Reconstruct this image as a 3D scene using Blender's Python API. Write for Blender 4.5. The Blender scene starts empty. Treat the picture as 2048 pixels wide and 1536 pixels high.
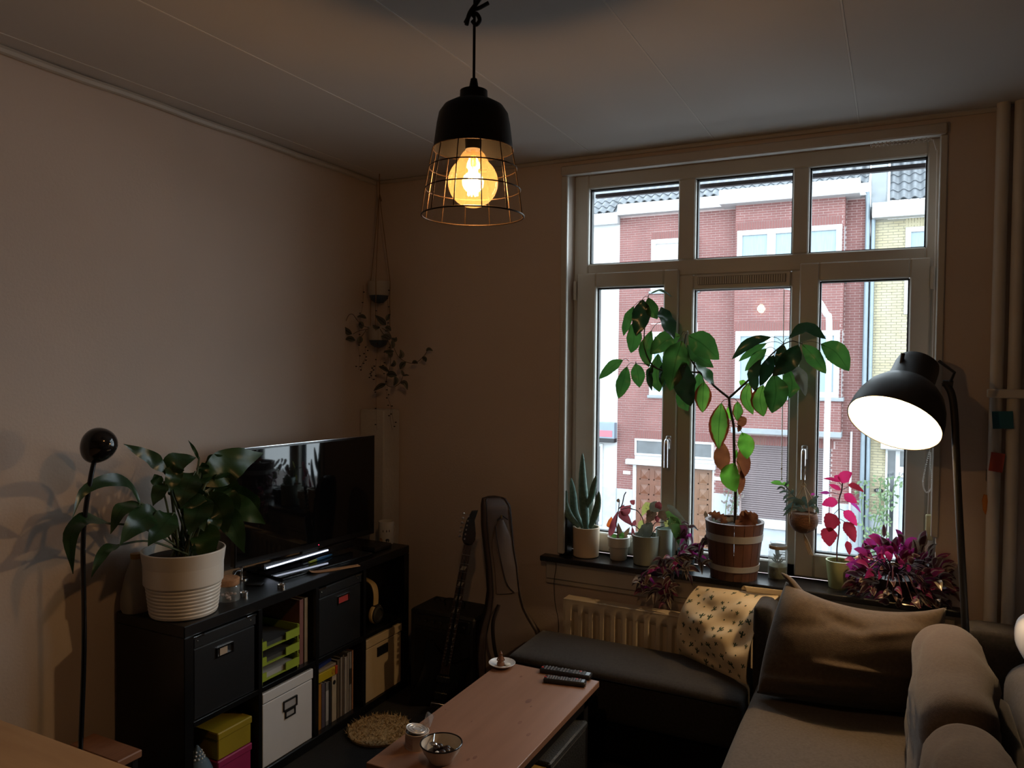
import bpy, math, random
from mathutils import Vector, Matrix, noise as mnoise
random.seed(7)
scene = bpy.context.scene
COL = scene.collection
PI = math.pi

# ---------------------------------------------------------------- camera
CAM = Vector((2.79, -3.75, 1.80))
FPX = 1528.73                                   # focal length in pixels of the 2048x1536 frame
RIGHT = Vector((0.89403109, 0.44789455, 0.00994364))
DOWN = Vector((0.02078461, -0.01929572, -0.99959776))
FWD = Vector((-0.44752252, 0.89387815, -0.02656029))
cd = bpy.data.cameras.new('camera'); co = bpy.data.objects.new('camera', cd); COL.objects.link(co)
cd.sensor_fit = 'HORIZONTAL'; cd.sensor_width = 36.0; cd.lens = FPX / 2048 * 36.0
cd.clip_start = 0.02; cd.clip_end = 200
mw = Matrix.Identity(4)
for i in range(3):
    mw[i][0] = RIGHT[i]; mw[i][1] = -DOWN[i]; mw[i][2] = -FWD[i]; mw[i][3] = CAM[i]
co.matrix_world = mw
scene.camera = co

# ---------------------------------------------------------------- world, exposure
SKY = 6.4
w = bpy.data.worlds.new('world'); scene.world = w; w.use_nodes = True
bg = w.node_tree.nodes['Background']
bg.inputs['Color'].default_value = (0.80, 0.90, 1.0, 1); bg.inputs['Strength'].default_value = SKY
scene.view_settings.view_transform = 'Standard'; scene.view_settings.look = 'None'
scene.view_settings.gamma = 1.0; scene.view_settings.exposure = 0.1
scene.view_settings.use_curve_mapping = False
cy = scene.cycles
cy.max_bounces = 10; cy.diffuse_bounces = 5; cy.glossy_bounces = 4; cy.transmission_bounces = 6
cy.transparent_max_bounces = 24; cy.sample_clamp_indirect = 4.0
cy.caustics_reflective = False; cy.caustics_refractive = False
# portal over the window opening: it only guides the sampling of the sky
pl = bpy.data.lights.new('window_portal', 'AREA'); pl.shape = 'RECTANGLE'; pl.size = 1.80; pl.size_y = 2.08
pl.cycles.is_portal = True
po = bpy.data.objects.new('window_portal', pl); COL.objects.link(po)
po.location = (2.08, 0.32, 1.80); po.rotation_euler = (-PI / 2, 0, 0)

# ---------------------------------------------------------------- pixel helpers
def ray(px, py):
    return (RIGHT * (px - 1024) + DOWN * (py - 768) + FWD * FPX)
def on(px, py, axis, val):
    d = ray(px, py); return CAM + d * ((val - CAM[axis]) / d[axis])
def X(px, py, v): return on(px, py, 0, v)
def Y(px, py, v): return on(px, py, 1, v)
def Z(px, py, v): return on(px, py, 2, v)
def proj(p):
    q = Vector(p) - CAM; c = q.dot(FWD)
    return (1024 + FPX * q.dot(RIGHT) / c, 768 + FPX * q.dot(DOWN) / c)
def depth(p): return (Vector(p) - CAM).dot(FWD)
def rad(p, wpx): return wpx * 0.5 * depth(p) / FPX          # radius of a thing at p that is wpx wide
def ztop(p, py):                                            # height above p's spot that shows at image row py
    d = ray(proj(p)[0], py)
    h = math.hypot(p[0] - CAM.x, p[1] - CAM.y); return CAM.z + d.z * h / math.hypot(d.x, d.y)

# ---------------------------------------------------------------- materials
MATS = {}
def lin(c):
    if isinstance(c, str):
        c = [int(c[i:i + 2], 16) / 255 for i in (0, 2, 4)]
        c = [x / 12.92 if x <= 0.04045 else ((x + 0.055) / 1.055) ** 2.4 for x in c]
    return tuple(c[:3]) + (1.0,)
def mat(name, color, rough=0.6, metal=0.0, vary=0.12, vscale=6.0, bump=0.0, bscale=60.0, spec=0.5,
        sheen=0.0, coat=0.0, trans=0.0, sub=0.0, color2=None, stretch=None, emit=None, estr=0.0, alpha=1.0):
    if name in MATS: return MATS[name]
    m = bpy.data.materials.new(name); m.use_nodes = True; MATS[name] = m
    nt = m.node_tree; N = nt.nodes; L = nt.links
    b = N['Principled BSDF']; c = lin(color)
    b.inputs['Roughness'].default_value = rough; b.inputs['Metallic'].default_value = metal
    b.inputs['Specular IOR Level'].default_value = spec
    if sheen: b.inputs['Sheen Weight'].default_value = sheen
    if coat: b.inputs['Coat Weight'].default_value = coat; b.inputs['Coat Roughness'].default_value = 0.15
    if trans: b.inputs['Transmission Weight'].default_value = trans
    if alpha < 1: b.inputs['Alpha'].default_value = alpha
    if sub: b.inputs['Subsurface Weight'].default_value = sub; b.inputs['Subsurface Radius'].default_value = (0.02, 0.01, 0.006)
    if emit: b.inputs['Emission Color'].default_value = lin(emit); b.inputs['Emission Strength'].default_value = estr
    tc = N.new('ShaderNodeTexCoord'); src = tc.outputs['Object']
    if stretch:
        mp = N.new('ShaderNodeMapping'); mp.inputs['Scale'].default_value = stretch
        L.new(src, mp.inputs['Vector']); src = mp.outputs['Vector']
    if vary or color2:
        nz = N.new('ShaderNodeTexNoise'); nz.inputs['Scale'].default_value = vscale; nz.inputs['Detail'].default_value = 4
        L.new(src, nz.inputs['Vector'])
        rp = N.new('ShaderNodeValToRGB'); rp.color_ramp.elements[0].position = 0.3; rp.color_ramp.elements[1].position = 0.7
        c2 = lin(color2) if color2 else tuple(min(1, x * (1 + vary)) for x in c[:3]) + (1,)
        c1 = c if color2 else tuple(x * (1 - vary) for x in c[:3]) + (1,)
        rp.color_ramp.elements[0].color = c1; rp.color_ramp.elements[1].color = c2
        L.new(nz.outputs['Fac'], rp.inputs['Fac']); L.new(rp.outputs['Color'], b.inputs['Base Color'])
    else: b.inputs['Base Color'].default_value = c
    if bump:
        bn = N.new('ShaderNodeTexNoise'); bn.inputs['Scale'].default_value = bscale; bn.inputs['Detail'].default_value = 3
        L.new(src, bn.inputs['Vector'])
        bp = N.new('ShaderNodeBump'); bp.inputs['Strength'].default_value = bump; bp.inputs['Distance'].default_value = 0.004
        L.new(bn.outputs['Fac'], bp.inputs['Height']); L.new(bp.outputs['Normal'], b.inputs['Normal'])
    return m
def pane_mat(name, tint=(1, 1, 1), refl=0.06, rough=0.0, body=0.0, bodycol=(1, 1, 1)):
    """thin sheet of glass: clear, with a Fresnel mirror on it and, if asked, a little milky body"""
    if name in MATS: return MATS[name]
    m = bpy.data.materials.new(name); m.use_nodes = True; MATS[name] = m
    nt = m.node_tree; N = nt.nodes; L = nt.links; N.remove(N['Principled BSDF'])
    t = N.new('ShaderNodeBsdfTransparent'); t.inputs['Color'].default_value = tuple(tint) + (1,)
    g = N.new('ShaderNodeBsdfGlossy'); g.inputs['Roughness'].default_value = rough
    ge = N.new('ShaderNodeNewGeometry'); im = N.new('ShaderNodeMix'); ior = 1.0 + refl * 8      # same Fresnel curve from either side of the sheet
    im.inputs['A'].default_value = ior; im.inputs['B'].default_value = 1.0 / ior; L.new(ge.outputs['Backfacing'], im.inputs['Factor'])
    f = N.new('ShaderNodeFresnel'); L.new(im.outputs['Result'], f.inputs['IOR'])
    mx = N.new('ShaderNodeMixShader'); L.new(f.outputs[0], mx.inputs[0]); L.new(t.outputs[0], mx.inputs[1]); L.new(g.outputs[0], mx.inputs[2])
    out = mx.outputs[0]
    if body:
        d = N.new('ShaderNodeBsdfTranslucent'); d.inputs['Color'].default_value = tuple(bodycol) + (1,)
        d2 = N.new('ShaderNodeBsdfDiffuse'); d2.inputs['Color'].default_value = tuple(bodycol) + (1,)
        ma = N.new('ShaderNodeMixShader'); ma.inputs[0].default_value = 0.5; L.new(d.outputs[0], ma.inputs[1]); L.new(d2.outputs[0], ma.inputs[2])
        m2 = N.new('ShaderNodeMixShader'); m2.inputs[0].default_value = body
        L.new(out, m2.inputs[1]); L.new(ma.outputs[0], m2.inputs[2]); out = m2.outputs[0]
    L.new(out, N['Material Output'].inputs['Surface'])
    return m
def leaf_mat(name, color, color2, rough=0.35, trans=0.35, edge=None, vein=None, vscale=9.0):
    """leaf: diffuse + translucent so that daylight glows through it; the v coordinate runs along, u across the blade"""
    if name in MATS: return MATS[name]
    m = bpy.data.materials.new(name); m.use_nodes = True; MATS[name] = m
    nt = m.node_tree; N = nt.nodes; L = nt.links; b = N['Principled BSDF']
    b.inputs['Roughness'].default_value = rough
    tc = N.new('ShaderNodeTexCoord'); nz = N.new('ShaderNodeTexNoise'); nz.inputs['Scale'].default_value = vscale; nz.inputs['Detail'].default_value = 3
    L.new(tc.outputs['Object'], nz.inputs['Vector'])
    rp = N.new('ShaderNodeValToRGB'); rp.color_ramp.elements[0].position = 0.35; rp.color_ramp.elements[1].position = 0.65
    rp.color_ramp.elements[0].color = lin(color); rp.color_ramp.elements[1].color = lin(color2)
    L.new(nz.outputs['Fac'], rp.inputs['Fac']); col = rp.outputs['Color']
    if edge or vein:
        uv = N.new('ShaderNodeUVMap'); sp = N.new('ShaderNodeSeparateXYZ'); L.new(uv.outputs['UV'], sp.inputs[0])
        ab = N.new('ShaderNodeMath'); ab.operation = 'ABSOLUTE'; L.new(sp.outputs['X'], ab.inputs[0])      # 0 midrib .. 1 margin
        def ramp(p0, p1, c, fac, back):
            r = N.new('ShaderNodeMapRange'); r.inputs['From Min'].default_value = p0; r.inputs['From Max'].default_value = p1
            L.new(fac, r.inputs['Value']); mx = N.new('ShaderNodeMix'); mx.data_type = 'RGBA'
            L.new(r.outputs['Result'], mx.inputs['Factor']); L.new(back, mx.inputs['A']); mx.inputs['B'].default_value = lin(c); return mx.outputs['Result']
        if edge:
            ad = N.new('ShaderNodeMath'); ad.operation = 'ADD'; L.new(ab.outputs[0], ad.inputs[0])
            sc = N.new('ShaderNodeMath'); sc.operation = 'MULTIPLY'; sc.inputs[1].default_value = edge[1]
            L.new(nz.outputs['Fac'], sc.inputs[0]); L.new(sc.outputs[0], ad.inputs[1])
            col = ramp(edge[2], edge[2] + 0.12, edge[0], ad.outputs[0], col)
        if vein: col = ramp(vein[1], vein[1] - 0.08, vein[0], ab.outputs[0], col)
    L.new(col, b.inputs['Base Color'])
    tr = N.new('ShaderNodeBsdfTranslucent'); L.new(col, tr.inputs['Color'])
    mx = N.new('ShaderNodeMixShader'); mx.inputs[0].default_value = trans
    L.new(b.outputs[0], mx.inputs[1]); L.new(tr.outputs[0], mx.inputs[2]); L.new(mx.outputs[0], N['Material Output'].inputs['Surface'])
    return m

# ---------------------------------------------------------------- geometry builder
class G:
    def __init__(s): s.v = []; s.f = []; s.uv = {}
    def add(s, vs, fs):
        o = len(s.v); s.v += [tuple(p) for p in vs]; s.f += [tuple(i + o for i in f) for f in fs]; return s
    def box(s, a, b, c=0.0):
        """axis box from corner a to corner b, edges chamfered by c"""
        (x0, y0, z0), (x1, y1, z1) = [min(p, q) for p, q in zip(a, b)], [max(p, q) for p, q in zip(a, b)]
        return s.obox(((x0 + x1) / 2, (y0 + y1) / 2, (z0 + z1) / 2), ((x1 - x0) / 2, (y1 - y0) / 2, (z1 - z0) / 2), None, c)
    def obox(s, ctr, h, rot=None, c=0.0):
        ctr = Vector(ctr); M = rot.to_3x3() if rot else Matrix.Identity(3)
        c = min(c, min(h) * 0.9)
        if c <= 0:
            vs = [ctr + M @ Vector((sx * h[0], sy * h[1], sz * h[2])) for sx in (-1, 1) for sy in (-1, 1) for sz in (-1, 1)]
            return s.add(vs, [(0, 1, 3, 2), (4, 6, 7, 5), (0, 4, 5, 1), (2, 3, 7, 6), (0, 2, 6, 4), (1, 5, 7, 3)])
        vs = []; idx = {}
        for sx in (-1, 1):
            for sy in (-1, 1):
                for sz in (-1, 1):
                    for ax in range(3):
                        p = [sx * h[0], sy * h[1], sz * h[2]]
                        for k in range(3):
                            if k != ax: p[k] -= (sx, sy, sz)[k] * c
                        idx[(sx, sy, sz, ax)] = len(vs); vs.append(ctr + M @ Vector(p))
        fs = []
        for ax in range(3):
            o1, o2 = [k for k in range(3) if k != ax]
            for sg in (-1, 1):
                loop = []
                for a, b in ((-1, -1), (1, -1), (1, 1), (-1, 1)):
                    q = [0, 0, 0]; q[ax] = sg; q[o1] = a; q[o2] = b; loop.append(idx[tuple(q) + (ax,)])
                fs.append(loop if (sg > 0) ^ (ax == 1) else loop[::-1])
            for a in (-1, 1):
                for b in (-1, 1):
                    q0 = [0, 0, 0]; q1 = [0, 0, 0]; q0[o1] = q1[o1] = a; q0[o2] = q1[o2] = b; q0[ax] = -1; q1[ax] = 1
                    fs.append((idx[tuple(q0) + (o1,)], idx[tuple(q1) + (o1,)], idx[tuple(q1) + (o2,)], idx[tuple(q0) + (o2,)]))
        for sx in (-1, 1):
            for sy in (-1, 1):
                for sz in (-1, 1): fs.append(tuple(idx[(sx, sy, sz, k)] for k in range(3)))
        return s.add(vs, fs)
    def lathe(s, prof, ctr=(0, 0, 0), n=28, axis=None, caps=True):
        """prof: list of (radius, height); axis: matrix from local z to world"""
        ctr = Vector(ctr); M = axis.to_3x3() if axis else Matrix.Identity(3); o = len(s.v); vs = []; fs = []
        for r, z in prof:
            for k in range(n):
                a = 2 * PI * k / n; vs.append(ctr + M @ Vector((r * math.cos(a), r * math.sin(a), z)))
        for j in range(len(prof) - 1):
            for k in range(n):
                k2 = (k + 1) % n; fs.append((j * n + k, j * n + k2, (j + 1) * n + k2, (j + 1) * n + k))
        if caps:
            if prof[0][0] > 1e-6: fs.append(tuple(range(n))[::-1])
            if prof[-1][0] > 1e-6: fs.append(tuple((len(prof) - 1) * n + k for k in range(n)))
        return s.add(vs, fs)
    def tube(s, pts, r, n=8, closed=False, flat=1.0):
        pts = [Vector(p) for p in pts]; m = len(pts); rs = r if isinstance(r, (list, tuple)) else [r] * m
        ref = Vector((0, 0, 1)); vs = []; fs = []
        t0 = (pts[1] - pts[0]).normalized()
        if abs(t0.dot(ref)) > 0.95: ref = Vector((1, 0, 0))
        nrm = (ref - t0 * ref.dot(t0)).normalized()
        for i in range(m):
            a = pts[i - 1] if (i or closed) else pts[i]; b = pts[(i + 1) % m] if (i < m - 1 or closed) else pts[i]
            t = (b - a).normalized(); nrm = (nrm - t * nrm.dot(t)); nrm = nrm.normalized() if nrm.length > 1e-6 else Vector((1, 0, 0)); bi = t.cross(nrm)
            for k in range(n):
                an = 2 * PI * k / n; vs.append(pts[i] + (nrm * math.cos(an) * flat + bi * math.sin(an)) * rs[i])
        for i in range(m if closed else m - 1):
            j = (i + 1) % m
            for k in range(n):
                k2 = (k + 1) % n; fs.append((i * n + k, i * n + k2, j * n + k2, j * n + k))
        if not closed: fs += [tuple(range(n))[::-1], tuple((m - 1) * n + k for k in range(n))]
        return s.add(vs, fs)
    def cyl(s, a, b, r, n=16, r2=None): return s.tube([a, b], [r, r if r2 is None else r2], n)
    def grid(s, fn, nu, nv, uv=False, wrapu=False):
        o = len(s.v); vs = []; fs = []; U = nu if wrapu else nu + 1
        for j in range(nv + 1):
            for i in range(U):
                vs.append(fn(i / nu, j / nv))
                if uv: s.uv[o + len(vs) - 1] = (i / nu * 2 - 1, j / nv)
        for j in range(nv):
            for i in range(nu):
                i2 = (i + 1) % U; fs.append((j * U + i, j * U + i2, (j + 1) * U + i2, (j + 1) * U + i))
        return s.add(vs, fs)
    def ball(s, c, rx, ry=None, rz=None, n=16, m=10, rot=None):
        ry = rx if ry is None else ry; rz = rx if rz is None else rz; c = Vector(c); M = rot.to_3x3() if rot else Matrix.Identity(3)
        def fn(u, v):
            a = 2 * PI * u; t = PI * v; return c + M @ Vector((rx * math.cos(a) * math.sin(t), ry * math.sin(a) * math.sin(t), -rz * math.cos(t)))
        return s.grid(fn, n, m, wrapu=True)
    def prism(s, poly, fn0, fn1):
        """poly: 2d outline; fn0 / fn1 place a point of it on the two faces"""
        n = len(poly); vs = [fn0(p) for p in poly] + [fn1(p) for p in poly]
        fs = [tuple(range(n))[::-1], tuple(range(n, 2 * n))] + [(k, (k + 1) % n, n + (k + 1) % n, n + k) for k in range(n)]
        return s.add(vs, fs)
    def mesh(s, name, smooth=40, off=(0, 0, 0)):
        me = bpy.data.meshes.new(name); o = Vector(off)
        me.from_pydata([Vector(p) - o for p in s.v], [], s.f); me.validate()
        if s.uv:
            ul = me.uv_layers.new(name='UVMap')
            for lp in me.loops: ul.data[lp.index].uv = s.uv.get(lp.vertex_index, (0, 0))
        if smooth:
            for p in me.polygons: p.use_smooth = True
            if smooth < 180: me.set_sharp_from_angle(angle=math.radians(smooth))
        return me

def fixn(me):
    import bmesh
    bm = bmesh.new(); bm.from_mesh(me); bmesh.ops.recalc_face_normals(bm, faces=bm.faces); bm.to_mesh(me); bm.free()
def tag(o, label=None, cat=None, group=None, kind=None):
    if label: o['label'] = label
    if cat: o['category'] = cat
    if group: o['group'] = group
    if kind: o['kind'] = kind
    return o
ROOTOFF = {}
def thing(name, loc, label, cat, group=None, rot=0.0):
    o = bpy.data.objects.new(name, None); o.empty_display_size = 0.05; COL.objects.link(o)
    o.location = loc; o.rotation_euler = (0, 0, rot); ROOTOFF[o.name] = Vector(loc)
    return tag(o, label, cat, group)
def part(name, g, m, parent=None, smooth=40, label=None, kind=None, local=False, fix=True):
    """link g as one mesh object. Under a parent, world coordinates become local to the thing's base"""
    off = (0, 0, 0) if (parent is None or local) else ROOTOFF[parent.name]
    me = g.mesh(name, smooth, off) if isinstance(g, G) else g
    if fix and isinstance(g, G) and not g.uv: fixn(me)
    o = bpy.data.objects.new(name, me); COL.objects.link(o)
    if m is not None: me.materials.append(m)
    if parent is not None: o.parent = parent
    ROOTOFF[o.name] = Vector(off)
    if label: o['label'] = label
    if kind: o['kind'] = kind
    return o
def solo(name, g, m, label, cat, group=None, smooth=40, base=None):
    """a thing that is one mesh; its origin sits at its base"""
    xs = [p[0] for p in g.v]; ys = [p[1] for p in g.v]; zs = [p[2] for p in g.v]
    b = Vector(base or ((min(xs) + max(xs)) / 2, (min(ys) + max(ys)) / 2, min(zs)))
    me = g.mesh(name, smooth, b); fixn(me); me.materials.append(m)
    o = bpy.data.objects.new(name, me); COL.objects.link(o); o.location = b; ROOTOFF[o.name] = b
    return tag(o, label, cat, group)
def struct(name, g, m, parent=None, smooth=40):
    o = part(name, g, m, parent, smooth)
    if parent is None: o['kind'] = 'structure'; ROOTOFF[o.name] = Vector((0, 0, 0))
    return o
def inst(name, me, parent, M, mats=None):
    """one more piece sharing the mesh me, placed by matrix M in the parent's space"""
    o = bpy.data.objects.new(name, me); COL.objects.link(o); o.parent = parent; o.matrix_local = M; return o
def tree_copy(root, loc, label=None, rot=None):
    r = root.copy(); COL.objects.link(r); r.location = loc
    if rot is not None: r.rotation_euler = (0, 0, rot)
    if label: r['label'] = label
    ROOTOFF[r.name] = Vector(loc)
    for ch in list(root.children):
        c = ch.copy(); COL.objects.link(c); c.parent = r
        for gch in list(ch.children):
            d = gch.copy(); COL.objects.link(d); d.parent = c
    return r
def smoothpath(pts, n=8):
    """Catmull-Rom through pts"""
    P = [Vector(p) for p in pts]; P = [P[0] * 2 - P[1]] + P + [P[-1] * 2 - P[-2]]; out = []
    for i in range(1, len(P) - 2):
        for k in range(n):
            t = k / n; a, b, c, d = P[i - 1], P[i], P[i + 1], P[i + 2]
            out.append(0.5 * ((2 * b) + (c - a) * t + (2 * a - 5 * b + 4 * c - d) * t * t + (3 * b - a - 3 * c + d) * t ** 3))
    out.append(P[-2]); return out
def frame_from(z, up=(0, 0, 1)):
    z = Vector(z).normalized(); up = Vector(up)
    if abs(z.dot(up)) > 0.98: up = Vector((1, 0, 0))
    x = up.cross(z).normalized(); y = z.cross(x)
    return Matrix(((x.x, y.x, z.x), (x.y, y.y, z.y), (x.z, y.z, z.z)))
def text_part(name, s, size, m, parent, M, extrude=0.0006):
    """flat lettering as a mesh"""
    cu = bpy.data.curves.new(name, 'FONT'); cu.body = s; cu.size = size; cu.extrude = extrude; cu.align_x = 'CENTER'; cu.align_y = 'CENTER'
    to = bpy.data.objects.new('tmp', cu); COL.objects.link(to)
    dg = bpy.context.evaluated_depsgraph_get(); me = bpy.data.meshes.new_from_object(to.evaluated_get(dg)); bpy.data.objects.remove(to)
    me.name = name; me.materials.clear(); me.materials.append(m)
    o = bpy.data.objects.new(name, me); COL.objects.link(o); o.parent = parent; o.matrix_local = M; return o
# ================================================================ the room
H = 2.88
m_wall = mat('wall_paint', (0.57, 0.478, 0.412), 0.85, vary=0.03, vscale=2, bump=0.25, bscale=90)
m_ceil = mat('ceiling_board', (0.60, 0.585, 0.57), 0.8, vary=0.03, vscale=1.5, bump=0.05)
m_seam = mat('seam_strip', (0.68, 0.66, 0.63), 0.7, vary=0.03)
m_floor = mat('black_carpet', (0.005, 0.005, 0.0055), 0.95, vary=0.3, vscale=40, bump=0.5, bscale=250)
m_upvc = mat('cream_window_frame', (0.54, 0.52, 0.465), 0.38, vary=0.03)
m_trim = mat('cream_paint', (0.48, 0.44, 0.385), 0.5, vary=0.04)
m_gask = mat('black_gasket', (0.012, 0.012, 0.014), 0.6, vary=0)
m_sill = mat('black_sill', (0.012, 0.012, 0.014), 0.26, vary=0.15, vscale=12)
m_glass = pane_mat('window_glass', (0.97, 0.99, 0.98), 0.055)
m_steel = mat('brushed_steel', (0.62, 0.62, 0.63), 0.28, 1.0, vary=0.05)
m_white_pl = mat('white_plastic', (0.74, 0.74, 0.73), 0.4, vary=0.02)
m_black_pl = mat('black_plastic', (0.010, 0.010, 0.011), 0.38, vary=0.1)
WX0, WX1, WZ0, WZ1, WT = 1.205, 2.963, 0.755, 2.825, 0.30
XR, YB = 6.2, -6.6
g = G(); g.box((-0.2, YB - 0.2, -0.12), (XR + 0.2, WT, 0.0)); struct('floor', g, m_floor)
g = G(); g.box((-0.2, YB, 0), (0, WT, H + 0.1)); struct('wall_left', g, m_wall)
g = G()
g.box((0, 0, 0), (WX0, WT, H + 0.1)); g.box((WX1, 0, 0), (XR + 0.2, WT, H + 0.1))
g.box((WX0, 0, 0), (WX1, WT, WZ0)); g.box((WX0, 0, WZ1), (WX1, WT, H + 0.1)); struct('wall_window', g, m_wall)
g = G(); g.box((XR, YB, 0), (XR + 0.2, 0, H + 0.1)); struct('wall_right', g, m_wall)
g = G(); g.box((-0.2, YB - 0.2, 0), (XR + 0.2, YB, H + 0.1)); struct('wall_back', g, m_wall)
g = G(); g.box((-0.2, YB, H + 0.02), (XR, WT, H + 0.12)); ceil = struct('ceiling', g, m_ceil); ROOTOFF['ceiling'] = Vector((0, 0, 0))
xs = [0.0, 0.115, 0.735, 1.38, 1.995, 2.625] + [3.245 + 0.62 * k for k in range(5)] + [XR]
pm = {}
for k in range(len(xs) - 1):
    a, b = xs[k], min(xs[k + 1], XR); wd = round(b - a, 3)
    if wd not in pm:
        gg = G(); gg.box((0.002, YB, H), (wd - 0.002, 0.0, H + 0.018), 0.002); pm[wd] = gg.mesh('ceiling_panel'); fixn(pm[wd]); pm[wd].materials.append(m_ceil)
    inst('ceiling_panel', pm[wd], ceil, Matrix.Translation((a, 0, 0)))
gg = G(); gg.box((-0.003, YB, H - 0.0012), (0.003, 0.0, H + 0.010)); sm = gg.mesh('seam_strip'); fixn(sm); sm.materials.append(m_seam)
for x in xs[1:-1]: inst('seam_strip', sm, ceil, Matrix.Translation((x, 0, 0)))
# cove cord along the left wall, thin scotia along the window wall
g = G(); g.tube([(0.014, YB + 6.55 * k / 40, H - 0.016 + 0.0025 * math.sin(k * 1.7)) for k in range(41)], 0.016, 8); struct('trim_1', g, m_trim)
g = G(); g.box((0.02, -0.022, H - 0.020), (XR, 0.0, H), 0.006); struct('trim_2', g, m_trim)
g = G(); g.box((0, YB, 0), (0.014, -1.80, 0.10), 0.004); struct('baseboard_left', g, m_trim)
# corner boxing covered with rough white paper
m_box = mat('rough_white_paper', (0.56, 0.53, 0.48), 0.9, vary=0.06, vscale=5, bump=0.8, bscale=45)
g = G(); g.box((0.0, -0.16, 0.0), (0.172, 0.0, 1.525), 0.006); struct('trim_3', g, m_box)

# ---------------------------------------------------------------- window
win = thing('window_1', (2.08, 0.16, WZ0), None, None); win['kind'] = 'structure'
YF = 0.16
def wpart(name, boxes, m, c=0.006, parent=win, smooth=40):
    g = G()
    for a, b in boxes: g.box(a, b, c)
    return part(name, g, m, parent, smooth)
FX0, FX1, FZ0, FZ1 = 1.205, 2.955, 0.78, 2.825
y0, y1 = YF, YF + 0.09
wpart('frame_stile', [((FX0, y0, FZ0), (1.287, y1, FZ1))], m_upvc)
wpart('frame_stile', [((2.903, y0, FZ0), (FX1, y1, FZ1))], m_upvc)
wpart('head_rail', [((1.287, y0, 2.752), (2.903, y1, FZ1))], m_upvc)
wpart('transom', [((1.287, y0, 2.262), (2.903, y1, 2.343))], m_upvc)
wpart('mullion', [((1.786, y0, FZ0), (1.862, y1, 2.262)), ((1.778, y0, 2.343), (1.866, y1, 2.752))], m_upvc)
wpart('mullion', [((2.333, y0, FZ0), (2.40, y1, 2.262)), ((2.333, y0, 2.343), (2.408, y1, 2.752))], m_upvc)
wpart('bottom_rail', [((1.287, y0, FZ0), (2.903, y1, 0.846))], m_upvc)
def sash(x0, x1, z0, z1, gx0, gx1, gz0, gz1):
    ya, yb = YF - 0.022, YF + 0.05
    o = wpart('sash', [((x0, ya, z0), (gx0, yb, z1)), ((gx1, ya, z0), (x1, yb, z1)), ((gx0, ya, z0), (gx1, yb, gz0)), ((gx0, ya, gz1), (gx1, yb, z1))], m_upvc)
    return o
s1 = sash(1.232, 1.790, 0.792, 2.293, 1.342, 1.713, 0.892, 2.214)
s3 = sash(2.374, 2.925, 0.792, 2.293, 2.462, 2.842, 0.905, 2.206)
def pane(x0, x1, z0, z1, yy):
    gk = 0.007
    wpart('gasket', [((x0, yy - 0.012, z0), (x0 + gk, yy + 0.02, z1)), ((x1 - gk, yy - 0.012, z0), (x1, yy + 0.02, z1)),
                     ((x0, yy - 0.012, z0), (x1, yy + 0.02, z0 + gk)), ((x0, yy - 0.012, z1 - gk), (x1, yy + 0.02, z1))], m_gask, 0)
    wpart('pane', [((x0 + gk, yy - 0.002, z0 + gk), (x1 - gk, yy + 0.002, z1 - gk))], m_glass, 0)
pane(1.287, 1.778, 2.343, 2.752, YF + 0.045); pane(1.866, 2.333, 2.343, 2.752, YF + 0.045); pane(2.408, 2.903, 2.343, 2.752, YF + 0.045)
pane(1.342, 1.713, 0.892, 2.214, YF + 0.025); pane(1.862, 2.333, 0.846, 2.190, YF + 0.045); pane(2.462, 2.842, 0.905, 2.206, YF + 0.025)
# outer drip profile in front of the upper lights
wpart('outer_profile', [((1.287, 0.262, 2.722), (2.903, 0.29, 2.742))], mat('outer_profile_grey', (0.07, 0.06, 0.075), 0.5), 0)
# ventilation grille over the middle pane
m_vent = mat('vent_grey', (0.30, 0.28, 0.25), 0.6, vary=0.05)
wpart('ventilator', [((1.862, YF - 0.004, 2.186), (2.333, YF + 0.03, 2.262))], m_upvc)
ven = [o for o in win.children if o.name.startswith('ventilator')][0]
wpart('grille', [((1.885, YF - 0.010, 2.208), (2.310, YF, 2.250))], m_vent, 0.002, ven)
gb = []
for k in range(38):
    x = 1.889 + k * 0.0111; gb.append(((x, YF - 0.014, 2.211), (x + 0.005, YF - 0.008, 2.247)))
wpart('grille_bars', gb, m_upvc, 0, ven)['kind'] = 'stuff'
# hinges and handles
for (hx, hz) in ((1.224, 2.20), (1.224, 0.95), (2.930, 2.20), (2.930, 0.95)):
    gg = G(); gg.cyl((hx, YF - 0.028, hz - 0.05), (hx, YF - 0.028, hz + 0.05), 0.009, 10); part('hinge', gg, m_upvc, win)
def handle(x, zc):
    gg = G(); gg.box((x - 0.014, YF - 0.034, zc - 0.035), (x + 0.014, YF - 0.022, zc + 0.035), 0.005)
    r = part('handle', gg, m_steel, win)
    gg = G(); pts = smoothpath([(x, YF - 0.03, zc + 0.012), (x, YF - 0.062, zc + 0.014), (x, YF - 0.075, zc), (x, YF - 0.075, zc - 0.06), (x, YF - 0.074, zc - 0.125)], 5)
    gg.tube(pts, 0.0105, 10); part('lever', gg, m_steel, r)
pH1 = Y(1337, 885, YF - 0.03); handle(pH1.x, pH1.z); pH2 = Y(1609, 905, YF - 0.03); handle(pH2.x, pH2.z)
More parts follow.
